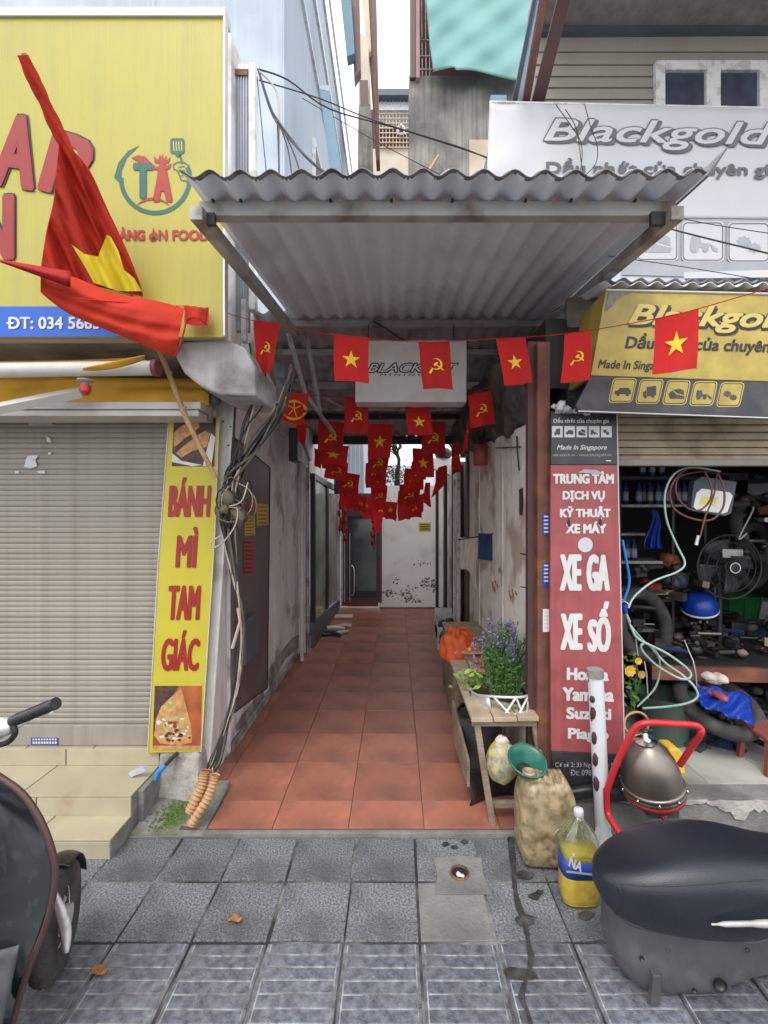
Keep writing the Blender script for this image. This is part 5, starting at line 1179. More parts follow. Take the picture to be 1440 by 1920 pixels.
c_ = G(646,1156,.03); solo('doormat', B().box(c_.x-.15,c_.x+.13,c_.y-.1,c_.y+.12,.031,.042), m_cloth, 'small pale mat by the far end of the sliding window', 'mat')
bx = thing('carton', 'white carton with black shoes heaped inside near the right doorway', 'box', (.62,5.9,.03))
obj('wall', B().box(.5,.75,5.55,5.56,.03,.3).box(.5,.51,5.56,6.1,.03,.34).box(.74,.75,5.56,6.1,.03,.34).box(.51,.74,6.09,6.1,.03,.42), m_winf, bx); obj('heap', B().blob((.6,5.7,.25),(.1,.12,.09),10,jit=.3).blob((.66,5.65,.32),(.07,.1,.06),8,jit=.3).blob((.56,5.6,.2),(.08,.08,.1),8,jit=.3), m_black, bx)
# ================================================================ BENCH AND WHAT IS ON IT
bc = thing('wooden_bench', 'rough wooden bench with splayed legs along the right alley wall', 'bench', (.6,2.45,.03))
for x0_, x1_ in ((.402,.515),(.521,.645),(.65,.765)):
    obj('plank', B().box(x0_, x1_, 2.47+rng.uniform(-.012,.006), 3.42, .575, .6), m_woodtop, bc, bev=.004)
obj('apron', B().box(.41,.76,2.50,2.52,.535,.573), m_wood, bc, bev=.003)
def leg(a, c__, t=.017): obj('leg', B().hexa([(c__[0]-t,c__[1]-t,c__[2]),(c__[0]+t,c__[1]-t,c__[2]),(c__[0]+t,c__[1]+t,c__[2]),(c__[0]-t,c__[1]+t,c__[2]),(a[0]-t,a[1]-t,a[2]),(a[0]+t,a[1]-t,a[2]),(a[0]+t,a[1]+t,a[2]),(a[0]-t,a[1]+t,a[2])]), m_wood, bc, bev=.003)
leg((.435,2.52,.575),(.515,2.47,.03)); leg((.75,2.53,.575),(.80,2.5,.2)); leg((.43,3.35,.575),(.47,3.4,.03)); leg((.74,3.35,.575),(.76,3.4,.03))
obj('stretcher', B().box(.51,.79,2.49,2.515,.10,.135), m_wood, bc, bev=.003)
obj('side_board', B().hexa([(.40,2.60,.15),(.415,2.60,.15),(.415,3.3,.1),(.40,3.3,.1),(.40,2.6,.3),(.415,2.6,.3),(.415,3.3,.35),(.40,3.3,.35)]), m_wood, bc)
obj('brace', B().tube([(.45,3.3,.2),(.74,2.54,.56)], .016, 4, smooth=False), m_wood, bc)
rbx = thing('wooden_crate', 'old wooden box behind the bench under the orange cloth', 'crate', (.6,3.9,.03))
for k in range(3): obj('board', B().box(.47,.78,3.55,3.565,.05+.18*k,.22+.18*k), m_wood, rbx)
obj('side', B().box(.455,.47,3.55,4.5,.03,.6), m_wood, rbx); obj('lid', B().box(.45,.79,3.55,4.5,.6,.62), m_woodtop, rbx)
c_ = U(862,1236,3.7)
b = B()
def of(u, v):
    a = u*2*math.pi; th = v*math.pi*.52; wr = 1+.07*math.sin(a*5+v*6)+.05*math.sin(a*9-v*11)+.05*math.sin(v*14+a*2)
    return Vector((c_.x+.155*math.sin(th)**.7*math.cos(a)*wr, c_.y+.15*math.sin(th)**.7*math.sin(a)*wr, c_.z+.02+.21*math.cos(th)*wr+.03*math.cos(a-2.6)*math.sin(th)))
oc = thing('orange_hat', 'rumpled orange hat with dark brim resting on the crate behind the flowers', 'hat', c_)
obj('crown', b.grid(of, 48, 20), m_orange, oc, solid=.004); obj('brim', B().blob(c_+Vector((.04,-.12,.02)), (.10,.09,.022), 14), m_black, oc)
e = B().add([c_+Vector((.05+.04*x, -.165+.03*y, .13+.04*y)) for x, y in STAR], [tuple(range(10))]); obj('emblem', e, m_star, oc)
# flower pot stand-in: silver scooter cowl used as a planter, with lavender
cw_ = thing('silver_cowl', 'silver plastic scooter cowl with openwork front lying on the bench end', 'cowl', U(945,1335,2.6))
rim = [U(866,1262,3.1),U(885,1298,2.75),U(925,1306,2.58),U(985,1306,2.56),U(1002,1290,2.7),U(990,1262,3.0)]
low = [U(868,1270,3.1),U(888,1312,2.75),U(930,1336,2.55),U(980,1338,2.53),U(1001,1318,2.66),U(992,1285,3.0)]
R1 = spline(rim, 6); R2 = spline(low, 6); b = B()
obj('rim', B().tube(R1, .008, 8), m_alu, cw_); obj('rim', B().tube(R2, .009, 8), m_alu, cw_)
n = len(R1)
def cowlface(i0, i1): obj('shell', B().add(R1[i0:i1]+R2[i0:i1], [(i, i+1, (i1-i0)+i+1, (i1-i0)+i) for i in range(i1-i0-1)], 0, True), m_alu, cw_, solid=.006)
cowlface(0, 12); cowlface(19, n)
for a, c__ in ((12,15),(16,14),(16,18),(19,17)): obj('bar', B().tube([R1[a], R2[c__]], .0075, 6), m_alu, cw_)
obj('inner_tray', B().hexa([U(880,1300,2.75),U(990,1325,2.6),U(990,1290,3.0),U(880,1280,3.1)]+[U(880,1296,2.75),U(990,1321,2.6),U(990,1286,3.0),U(880,1276,3.1)]), m_black, cw_)
lv = thing('lavender_plant', 'bushy lavender like plant with purple blossoms leaning on the alley wall', 'plant', U(945,1320,2.75))
rr = random.Random(41); st, lf1, pt1 = B(), B(), B(); base = U(945,1312,2.75)
for k in range(150):
    p0 = base+Vector((rr.uniform(-.09,.09), rr.uniform(-.08,.08), rr.uniform(-.02,.04)))
    tx = rr.gauss(944, 28); ty = rr.uniform(1160,1262) if abs(tx-942) < 30 else rr.uniform(1190,1275)
    p2 = U(min(992,max(888,tx)), ty, 2.75+rr.uniform(-.1,.18)); p1 = (p0+p2)/2+Vector((rr.uniform(-.03,.03), rr.uniform(-.03,.03), .04))
    P = spline([p0, p1, p2], 5); st.tube(P, .0018, 4)
    for q in range(2, len(P)-1):
        for _ in range(3):
            a = Vector((rr.uniform(-1,1), rr.uniform(-1,1), rr.uniform(.1,1))).normalized()*rr.uniform(.02,.045); w_ = a.orthogonal().normalized()*.0035
            lf1.add([P[q], P[q]+a*.5+w_, P[q]+a, P[q]+a*.5-w_], [(0,1,2,3)])
    if ty < 1225 and k % 2 == 0:
        for _ in range(16):
            o_ = p2+Vector((rr.gauss(0,.009), rr.gauss(0,.009), rr.uniform(-.06,.02))); a = Vector((rr.uniform(-1,1),rr.uniform(-1,1),rr.uniform(-1,1))).normalized()*.0075; w_ = a.orthogonal().normalized()*.006
            pt1.add([o_-a, o_+w_, o_+a, o_-w_], [(0,1,2,3)])
obj('stems', st, m_leaf, lv); stuff(obj('leaves', lf1, m_leaf, lv)); stuff(obj('blossoms', pt1, m_petal, lv))
sp_ = thing('pale_leaf_plant', 'low pale green plant with a few red and violet flowers left of the lavender', 'plant', U(885,1285,2.8))
a_, c2, d2 = B(), B(), B()
for k in range(90):
    o_ = U(rr.gauss(884,13), rr.gauss(1272,9), 2.85+rr.uniform(-.08,.08)); a = Vector((rr.uniform(-1,1),rr.uniform(-1,1),rr.uniform(-.3,1))).normalized()*rr.uniform(.014,.03); w_ = a.orthogonal().normalized()*.013
    a_.add([o_-a, o_+w_, o_+a, o_-w_], [(0,1,2,3)])
for k in range(40):
    o_ = U(rr.gauss(895,6), rr.gauss(1245,9), 2.85+rr.uniform(-.03,.03)); a = Vector((rr.uniform(-1,1),rr.uniform(-1,1),rr.uniform(-1,1))).normalized()*.011; w_ = a.orthogonal().normalized()*.009
    (c2 if k % 3 else d2).add([o_-a, o_+w_, o_+a, o_-w_], [(0,1,2,3)])
obj('leaves', a_, m_leaf2, sp_); obj('flowers', c2, m_orange, sp_); obj('flowers', d2, m_petal, sp_); obj('stems', B().tube([U(885,1290,2.85),U(888,1262,2.85),U(896,1240,2.85)], .003, 5), m_leaf, sp_)
# under the bench
tb = thing('black_tub', 'scuffed black rubber tub under the wooden bench', 'tub', (.6,3.0,.03))
obj('wall', B().lathe([(.10,0),(.14,.36),(.15,.37),(.135,.36),(.095,.01),(0,.01)], (.545,2.98,.03), 20), m_greypl, tb)
obj('rim', B().lathe([(.15,.365),(.156,.375),(.15,.385),(.14,.38)], (.545,2.98,.03), 20), m_black, tb)
t2 = solo('rubber_mat_roll', B().grid(lambda u, v: Vector((.42+.02*math.sin(v*5)+u*.3, 2.62+.1*math.sin(u*2), .035+v*.2*(1-.3*u))), 10, 6), m_black, 'folded black rubber sheet leaning under the bench', 'rubber sheet', solid=.012)
sk = thing('printed_sack', 'wrinkled printed sack with yellow and green marks under the bench', 'sack', U(940,1465,2.45))
cs = U(941,1428,2.5); rr = random.Random(12); b = B(); b.blob(cs, (.085,.08,.115), 18, jit=.06, rr=rr); obj('bag', b, m_sack, sk); obj('neck', B().blob(cs+Vector((.0,0,.11)), (.04,.03,.03), 10, jit=.25, rr=rr), m_cloth, sk)
fn_ = thing('green_funnel', 'dark green plastic funnel lying in the jerrycan mouth', 'funnel', U(985,1432,2.35))
ax = Vector((.12,-.45,1)); cf = U(986,1434,2.33)
obj('bowl', B().lathe([(.012,-.075),(.02,-.05),(.075,.0),(.092,.035),(.096,.035),(.094,.03),(.078,-.004),(.024,-.055),(.016,-.075)], cf, 26, axis=ax), m_funnel, fn_); obj('rim', B().lathe([(.092,.03),(.099,.034),(.096,.04),(.09,.038)], cf, 26, axis=ax), m_funnel, fn_)
obj('inner_disc', B().lathe([(0,-.03),(.035,-.028)], cf, 16, axis=ax), m_black, fn_)  # flat black disc across the inside of the bowl
# ================================================================ JERRYCAN
jc = thing('jerrycan', 'large grimy brown plastic jerrycan on the pavement in front of the bench', 'jerrycan', (.70,2.27,0))
def sect(prof, c_, n=28, p=4., m=0):
    vs = []; fs = []
    for hx, hy, z, ox in prof:
        for k in range(n):
            a = 2*math.pi*k/n; ca, sa = math.cos(a), math.sin(a)
            vs.append(Vector((c_[0]+ox+hx*abs(ca)**(2/p)*(1 if ca > 0 else -1), c_[1]+hy*abs(sa)**(2/p)*(1 if sa > 0 else -1), c_[2]+z)))
    for i in range(len(prof)-1):
        for k in range(n): fs.append((i*n+k, i*n+(k+1)%n, (i+1)*n+(k+1)%n, (i+1)*n+k))
    fs.append(tuple(range(n))[::-1]); fs.append(tuple(range((len(prof)-1)*n, len(prof)*n)))
    return B().add(vs, fs, m, True)
cj = (.728,2.27,0)
jb = sect([(.09,.06,.0,0),(.118,.085,.012,0),(.132,.10,.05,0),(.135,.105,.12,0),(.137,.105,.2,0),(.136,.104,.27,0),(.131,.102,.30,0),(.132,.103,.31,0),(.124,.097,.35,0),(.108,.085,.385,0),(.09,.07,.40,0),(.05,.04,.405,0)], cj, 32, 5.5)
for v in jb.v: v.x += .0025*math.sin(v.z*30+v.y*20); v.y += .004*math.sin(v.z*22+v.x*30)
obj('body', jb, m_jerry, jc, sub=1)
for k in range(5): obj('grip_ridge', B().tube([(.683+.028*k,2.195,.372),(.693+.028*k,2.24,.405),(.703+.028*k,2.32,.40)], .0085, 8, sub=3), m_jerry, jc)
obj('mouth', B().lathe([(.0,.0),(.032,.0),(.032,.03),(.026,.03),(.026,.005)], (.653,2.28,.392), 18), m_jerry, jc)
obj('emboss', B().lathe([(.042,0),(.046,.004),(.050,0)], (.783,2.164,.17), 24, axis=(0,-1,0)), m_jerry, jc)
# ================================================================ OIL BOTTLE
ob = thing('oil_bottle', 'clear plastic bottle of yellow oil with a blue label on the pavement', 'bottle', (.80,2.02,0))
co = (.80,2.03,0); 
obj('shell', sect([(.062,.045,.004,0),(.075,.055,.01,0),(.08,.06,.04,0),(.08,.06,.12,0),(.077,.058,.125,0),(.077,.058,.215,0),(.08,.06,.22,0),(.08,.06,.25,0),(.07,.054,.29,0),(.045,.04,.325,0),(.022,.022,.35,0),(.02,.02,.365,0)], co, 32, 3.2), m_petb, ob, solid=.0015)
obj('oil', sect([(.066,.050,.006,0),(.0765,.0565,.013,0),(.0795,.0595,.04,0),(.0795,.0595,.12,0),(.076,.057,.205,0),(.078,.058,.225,0)], co, 32, 3.2), m_oil2, ob)
obj('label', sect([(.0815,.0615,.128,0),(.0815,.0615,.200,0)], co, 32, 3.2), m_bluelab, ob)
obj('cap', B().lathe([(0,.398),(.018,.396),(.021,.388),(.021,.366),(.017,.362)], co, 18), m_banner, ob)
for k in range(12): a = 2*math.pi*k/12; obj('flute', B().tube([Vector((co[0]+.068*math.cos(a), co[1]+.052*math.sin(a), .288)), Vector((co[0]+.024*math.cos(a), co[1]+.024*math.sin(a), .345))], .0035, 5), m_petb, ob)
Yo = 1.966
text('NA', 1066, 1610, 1090, 1630, Yo-.003, m_whitep, ob, shear=.3, bold=.03, rise=12)
obj('label_stripe', B().poly([U(1062,1632,Yo-.002),U(1128,1640,Yo-.002),U(1128,1644,Yo-.002),U(1062,1636,Yo-.002)]), m_lgreyp, ob)
# ================================================================ WHITE POST
wp = thing('white_post', 'leaning white steel pipe post with rusty burn holes on a welded foot', 'post', (1.05,2.36,0))
T, Bt = U(1116,1256,2.33), U(1132,1585,2.36)
obj('pipe', B().tube([Bt, T], .0375, 20), m_whitem, wp); obj('collar', B().tube([T-Vector((0,0,.035)), T+Vector((0,0,.004))], .0405, 20), m_cement, wp)
obj('foot', B().box(.99,1.13,2.31,2.43,.0,.01).hexa([(1.08,2.33,.0),(1.19,2.30,.0),(1.19,2.31,.0),(1.08,2.34,.0),(1.08,2.33,.09),(1.10,2.33,.02),(1.10,2.34,.02),(1.08,2.34,.09)]).hexa([(.985,2.34,.0),(1.0,2.30,.0),(1.01,2.32,.0),(.995,2.36,.0),(1.02,2.35,.12),(1.025,2.33,.12),(1.03,2.34,.12),(1.025,2.36,.12)]), m_whitem, wp, bev=.002)
for x, y, h_ in ((1105,1307,.016),(1112,1332,.028),(1115,1378,.03),(1118,1418,.032),(1122,1463,.034)):
    t_ = (y-1256)/329; cc = T.lerp(Bt, t_)+Vector((-.029,-.021,0))
    obj('rust_hole', B().blob(cc, (.016,.014,h_*1.15), 10, jit=.12, rr=rr), m_holes, wp)
# ================================================================ DOME IN RED TUBE FRAME
dm = thing('dome_drum', 'dull metal dome drum held in a red tubular stand before the repair shop', 'drum', (1.28,2.3,0))
c0 = U(1223,1470,2.32); axd = Vector((-.20,-.12,1)).normalized(); rD = .138
obj('dome', B().lathe([(rD,0),(rD*1.0,.03),(rD*.97,.075),(rD*.86,.13),(rD*.68,.18),(rD*.42,.22),(rD*.25,.235),(0,.24)], c0, 32, axis=axd), m_dome, dm)
obj('band', B().lathe([(rD,-.02),(rD+.010,-.018),(rD+.010,-.004),(rD+.004,.0),(rD+.009,.004),(rD+.009,.018),(rD,.02)], c0, 32, axis=axd), m_dome, dm)
obj('red_band', B().lathe([(rD-.004,-.045),(rD+.006,-.042),(rD+.008,-.022),(rD,-.02)], c0, 32, axis=axd), m_redtube, dm)
obj('lower_bowl', B().lathe([(rD-.006,-.044),(rD*.8,-.08),(rD*.45,-.105),(0,-.11)], c0, 28, axis=axd), m_dark, dm)
for k in range(10):
    a = 2*math.pi*k/10; q = Vector((0,0,1)).rotation_difference(axd) @ Vector(((rD+.012)*math.cos(a), (rD+.012)*math.sin(a), .0)); obj('bolt', B().blob(c0+q, (.007,.007,.009), 6), m_chrome, dm)
ktop = c0+axd*.24
obj('cap', B().lathe([(0,.04),(.012,.038),(.012,.012),(.03,.006),(.05,-.002)], ktop, 20, axis=axd), m_chrome, dm); obj('valve', B().tube([ktop+axd*.03, ktop+axd*.05+Vector((-.03,0,.01)), ktop+axd*.05+Vector((.04,0,.0))], .006, 6), m_dark, dm)
def tubex(nm, P, r=.0155): obj(nm, B().tube([U(*p) if len(p) == 3 else p for p in P], r, 12, sub=5), m_redtube, dm)
tubex('frame_tube', [(1138,1482,2.3),(1157,1430,2.27),(1176,1392,2.24),(1192,1364,2.22),(1215,1355,2.2),(1260,1357,2.2),(1298,1359,2.2),(1313,1365,2.2),(1314,1376,2.2),(1300,1396,2.25),(1275,1434,2.32)])
tubex('leg', [(1242,1480,2.3),(1238,1510,2.28),(1246,1535,2.25),(1268,1556,2.2),(1284,1568,2.15)]); tubex('leg', [(1137,1480,2.3),(1139,1520,2.3),(1150,1545,2.25),(1180,1588,2.15),(1192,1606,2.1)])
obj('bracket', B().box(c0.x-.05,c0.x+.1,c0.y-.06,c0.y+.02,c0.z-.135,c0.z-.09), m_meter, dm, bev=.004)
solo('yellow_can', B().ext([U(x, y, 2.7) for x, y in [(1255,1404),(1273,1404),(1284,1416),(1288,1484),(1268,1487),(1250,1478)]], (0,.12,0)), m_petaly, 'bright yellow plastic can half behind the metal dome', 'can', bev=.012)
solo('yellow_hose', B().tube([U(1193+24*math.cos(t*.5)*.95, 1357+22*math.sin(t*.5), 2.5+.01*t) for t in range(14)], .007, 8, sub=3), m_bamboo, 'ring of ochre hose leaning behind the red tube frame', 'hose')
for i, (x, y, lb) in enumerate(((1150,1468,'greasy dark lump behind the white post foot'),)):
    b = B(); b.blob(U(x, y, 2.55), (.07,.05,.05), 12, jit=.2, rr=rr).blob(U(x+18, y+8, 2.55), (.04,.04,.03), 10, jit=.2, rr=rr); solo('oily_rag', b, m_greypl, lb, 'rag')
# ================================================================ MOTORBIKE SEAT ON THE PAVEMENT
ms = thing('saddle_unit', 'black scooter seat on its grey underseat box lying on the pavement', 'seat', (1.15,1.7,0))
def loft(rows, n=28, p=2.6):
    vs = []; fs = []
    for x, yc, hy, zb_, zt_ in rows:
        for k in range(n):
            a = 2*math.pi*k/n; ca, sa = math.cos(a), math.sin(a)
            vs.append(Vector((x, yc+hy*abs(ca)**(2/p)*(1 if ca > 0 else -1), (zb_+zt_)/2+(zt_-zb_)/2*abs(sa)**(2/p)*(1 if sa > 0 else -1))))
    for i in range(len(rows)-1):
        for k in range(n): fs.append((i*n+k, (i+1)*n+k, (i+1)*n+(k+1)%n, i*n+(k+1)%n))
    fs.append(tuple(range(n))); fs.append(tuple(range((len(rows)-1)*n, len(rows)*n))[::-1])
    return B().add(vs, fs, 0, True)
yc = 1.66
obj('cushion', loft([(.712,yc,.02,.365,.40),(.722,yc,.055,.335,.435),(.75,yc,.09,.305,.448),(.80,yc,.122,.286,.474),(.88,yc,.147,.270,.503),(.97,yc,.16,.260,.524),(1.08,yc,.168,.254,.534),(1.18,yc,.17,.256,.530),(1.26,yc,.165,.272,.514),(1.34,yc,.155,.308,.492),(1.43,yc,.14,.345,.478),(1.55,yc,.125,.36,.47),(1.63,yc,.10,.36,.46),(1.67,yc,.05,.36,.44)], 40, 3.3), m_seat, ms, sub=1)
ub = B(); Rw = [(.765,1.70,.02,.16,.3),(.775,1.70,.07,.09,.31),(.82,1.70,.11,.045,.315),(.88,1.71,.125,.008,.32),(.95,1.71,.13,.0,.32),(1.08,1.71,.13,.0,.32),(1.15,1.71,.128,.02,.33),(1.22,1.71,.125,.055,.34),(1.32,1.71,.12,.07,.35),(1.45,1.71,.11,.07,.36),(1.58,1.71,.10,.10,.37),(1.62,1.71,.04,.2,.36)]
obj('underseat_box', loft(Rw, 32, 3.6), m_greypl, ms, sub=1)
def onseat(x, a_, grow=1.012):                                            # a point on the cushion's front face
    rows_ = [(.712,.02,.365,.40),(.722,.055,.335,.435),(.75,.09,.305,.448),(.80,.122,.286,.474),(.88,.147,.270,.503),(.97,.16,.260,.524),(1.08,.168,.254,.534),(1.18,.17,.256,.530),(1.26,.165,.272,.514),(1.34,.155,.308,.492),(1.43,.14,.345,.478),(1.55,.125,.36,.47)]
    for i in range(len(rows_)-1):
        if rows_[i][0] <= x <= rows_[i+1][0]:
            f_ = (x-rows_[i][0])/(rows_[i+1][0]-rows_[i][0]); r_ = [rows_[i][j]*(1-f_)+rows_[i+1][j]*f_ for j in range(4)]; break
    ca, sa = math.cos(a_), math.sin(a_); p = 3.3
    return Vector((x, yc+r_[1]*grow*abs(ca)**(2/p)*(1 if ca > 0 else -1), (r_[2]+r_[3])/2+(r_[3]-r_[2])/2*grow*abs(sa)**(2/p)*(1 if sa > 0 else -1)))
obj('seam', B().tube([onseat(.74+.012*math.sin(t*.6)+.01*t/3, math.pi+(-.9+t*.22), .992) for t in range(12)], .0022, 5), m_black, ms)
obj('seam', B().tube([onseat(.76+.06*t, math.pi-.62+.1*math.sin(t*.5), .992) for t in range(12)], .0022, 5), m_black, ms)
obj('seam', B().tube([onseat(1.12+.03*t, math.pi+.95-.16*t, .995) for t in range(12)], .0024, 5), m_greypl, ms)
obj('grab_rail', B().tube([(1.01,1.485,.375),(1.10,1.47,.39),(1.2,1.455,.405),(1.34,1.45,.42),(1.5,1.46,.43),(1.62,1.55,.44)], [.003,.008,.011,.012,.012,.01], 10, sub=4), m_galv, ms)
obj('hook', B().hexa([(.865,1.575,.02),(.9,1.575,.02),(.9,1.6,.0),(.865,1.6,.0),(.87,1.565,.13),(.895,1.565,.13),(.895,1.59,.13),(.87,1.59,.13)]), m_greypl, ms, bev=.003)
obj('screw_boss', B().lathe([(0,-.004),(.012,-.004),(.02,0),(.022,.01)], (1.10,1.578,.09), 16, axis=(0,-1,0)), m_black, ms)
for x_, z_ in ((.93,.2),(1.2,.2),(1.02,.06),(.84,.17)): obj('screw', B().lathe([(0,-.003),(.006,-.003),(.008,.002)], (x_, 1.584, z_), 10, axis=(0,-1,0)), m_black, ms)
obj('lip', B().tube([(.775,1.64,.285),(.83,1.592,.275),(.95,1.576,.272),(1.1,1.574,.27),(1.25,1.578,.275),(1.4,1.59,.3)], .008, 8, sub=4), m_greypl, ms)
obj('latch', B().box(1.38,1.5,1.55,1.575,.25,.31), m_chrome, ms, bev=.004)
# ================================================================ SCOOTER AT THE LEFT
sco = thing('scooter', 'parked black and red scooter cut off by the left edge of the photo', 'scooter', (-1.3,1.3,0))
mx = -96
E1 = [(-70,1425),(-30,1438),(0,1457),(38,1484),(66,1520),(86,1560),(99,1600),(104,1632),(100,1680),(84,1740),(60,1800),(40,1860),(22,1930),(18,1990)]
ES = spline([Vector((x, y, 0)) for x, y in E1], 4)
def shield(off, grow=0, dz=.1):
    def f(u, v):
        k = v*(len(ES)-1); i = min(int(k), len(ES)-2); p = ES[i].lerp(ES[i+1], k-i)
        hw = p.x+grow-mx; x = mx+hw*(2*u-1); s_ = 2*u-1
        return U(x, p.y, 1.36+off+dz*(1-s_*s_)-.06*math.exp(-(s_/.35)**2)*min(1, v*2))
    return f
obj('leg_shield', B().grid(shield(0), 40, 44), m_gloss, sco, solid=.006)
obj('outer_shell', B().grid(shield(.05, 3, .16), 30, 40), m_redlac, sco, solid=.006)
obj('shield_rim', B().tube([U(p.x, p.y, 1.355) for p in ES], .009, 8), m_brownst, sco)
obj('red_cheek', B().grid(lambda u, v: U(60+38*u+(8-30*v)*u, 1640+v*118, 1.43+.02*math.sin(u*3)), 6, 8), m_redlac, sco, solid=.004)
obj('floorboard', B().hexa([(-1.6,.55,.22),(-1.17,.55,.22),(-1.17,1.38,.22),(-1.6,1.38,.22),(-1.6,.55,.3),(-1.15,.55,.3),(-1.15,1.38,.3),(-1.6,1.38,.3)]), m_greypl, sco, bev=.02)
obj('side_skirt', B().grid(lambda u, v: U(-30+u*66-40*v, 1790+v*180-u*18, 1.30+.02*math.sin(u*3)), 8, 8), m_greypl, sco, solid=.006)
wc = Vector((-1.262,1.72,.19))
def wheel(c_, yaw, R0=.14, rt=.05, par=sco):
    q = Matrix.Rotation(yaw, 3, 'Z'); b = B(); vs = []; fs = []; nu, nv = 44, 12
    for i in range(nu):
        a = 2*math.pi*i/nu
        for j in range(nv):
            t = 2*math.pi*j/nv; r = R0+rt*math.cos(t); g = .0
            vs.append(c_+q @ Vector((rt*.95*math.sin(t), r*math.cos(a), r*math.sin(a))))
    for i in range(nu):
        for j in range(nv): fs.append((i*nv+j, i*nv+(j+1)%nv, ((i+1)%nu)*nv+(j+1)%nv, ((i+1)%nu)*nv+j))
    b.add(vs, fs, 0, True); ty = obj('tyre', b, m_tyre, par)
    tb_ = B()
    for i in range(30):
        a = 2*math.pi*i/30
        for s_ in (-1, 1):
            pp = []
            for da, w_ in ((0,.006),(.09,.030),(.15,.030),(.06,.006)):
                r = R0+rt*math.sqrt(max(0, 1-(w_/rt/.95)**2))+.003
                pp.append(c_+q @ Vector((s_*w_, r*math.cos(a+da), r*math.sin(a+da))))
            inner = [c_+(p-c_)*.97 for p in pp]; tb_.hexa(inner+pp)
    stuff(obj('tread', tb_, m_tyre, ty))
    rm = B(); 
    rm.lathe([(R0-.03,-.03),(R0-.045,-.02),(R0-.045,.02),(R0-.03,.03)], c_, 36, axis=q @ Vector((1,0,0)))
    ri = obj('rim', rm, m_alu, par)
    for k in range(5):
        a = 2*math.pi*k/5; d0 = q @ Vector((0, math.cos(a), math.sin(a))); obj('spoke', B().tube([c_+d0*.03, c_+d0*(R0-.04)], .012, 6), m_alu, ri)
    obj('hub', B().tube([c_-q @ Vector((.05,0,0)), c_+q @ Vector((.05,0,0))], .035, 14), m_alu, ri)
wheel(wc, R(20))
q = Matrix.Rotation(R(20), 3, 'Z')
obj('fender', B().grid(lambda u, v: wc+q @ Vector(((v-.5)*.11, (.205-.02*(2*v-1)**2)*math.cos(R(10+u*85)), (.205-.02*(2*v-1)**2)*math.sin(R(10+u*85)))), 22, 8), m_black, sco, solid=.004)
obj('fork_cover', B().grid(lambda u, v: U(98+u*(5+17*math.sin(min(1,v)*3.0))+v*22, 1668+v*118, 1.60-.02*math.sin(u*3)), 6, 12), m_winf, sco, solid=.006)
obj('fork_leg', B().tube([U(60,1560,1.6), U(108,1745,1.66)], .02, 10), m_meter, sco)
Lh = lambda *p: U(*p)
obj('handlebar', B().tube([U(-292,1322,1.32),U(-200,1375,1.34),U(-96,1395,1.36),U(0,1366,1.34),U(30,1350,1.33)], .013, 10, sub=4), m_alu, sco)
for a_, c__ in (((24,1352,1.33),(100,1321,1.3)),((-216,1352,1.33),(-292,1321,1.3))):
    gpt = obj('grip', B().tube([U(*a_), U(*c__)], .0155, 16), m_black, sco); 
    b = B(); 
    for k in range(12):
        p = U(*a_).lerp(U(*c__), .12+.07*k); b.lathe([(.0155,-.002),(.017,0),(.0155,.002)], p, 14, axis=U(*c__)-U(*a_))
    stuff(obj('grip_ribs', b, m_black, gpt))
    obj('end_weight', B().tube([U(*c__), U(*c__)+(U(*c__)-U(*a_)).normalized()*.01], .017, 14), m_dark, gpt)
obj('brake_lever', B().tube([U(5,1378,1.33),U(30,1366,1.36),U(62,1345,1.36),U(95,1334,1.34)], [.007,.006,.005,.0065], 8, sub=4), m_winf, sco)
obj('control_housing', B().blob(U(4,1363,1.33), (.04,.025,.027), 16).blob(U(-20,1372,1.34), (.05,.03,.03), 14), m_alu, sco)
obj('housing_tail', B().tube([U(24,1360,1.32),U(28,1376,1.32),U(14,1392,1.33),U(-8,1398,1.34)], .008, 8, sub=4), m_dark, sco)
obj('headset', B().blob(U(-96,1410,1.38), (.1,.07,.08), 18), m_gloss, sco)
obj('steering_column', B().tube([U(-96,1420,1.40), U(-60,1560,1.5)], .03, 10), m_dark, sco)
obj('body', loft([(0,0,0,0,0)]*0+[(-1.62,.1,.3,.35,.55),(-1.58,.1,.42,.28,.68),(-1.4,.1,.46,.25,.74),(-1.25,.1,.44,.26,.72),(-1.14,.1,.36,.3,.62),(-1.1,.1,.2,.35,.5)], 24, 3), m_gloss, sco)
obj('saddle', loft([(-1.53,.12,.3,.72,.78),(-1.48,.12,.42,.7,.82),(-1.36,.12,.44,.7,.84),(-1.24,.12,.42,.7,.82),(-1.19,.12,.3,.72,.78)], 24, 3), m_seat, sco)
wheel(Vector((-1.34,-.12,.23)), 0)
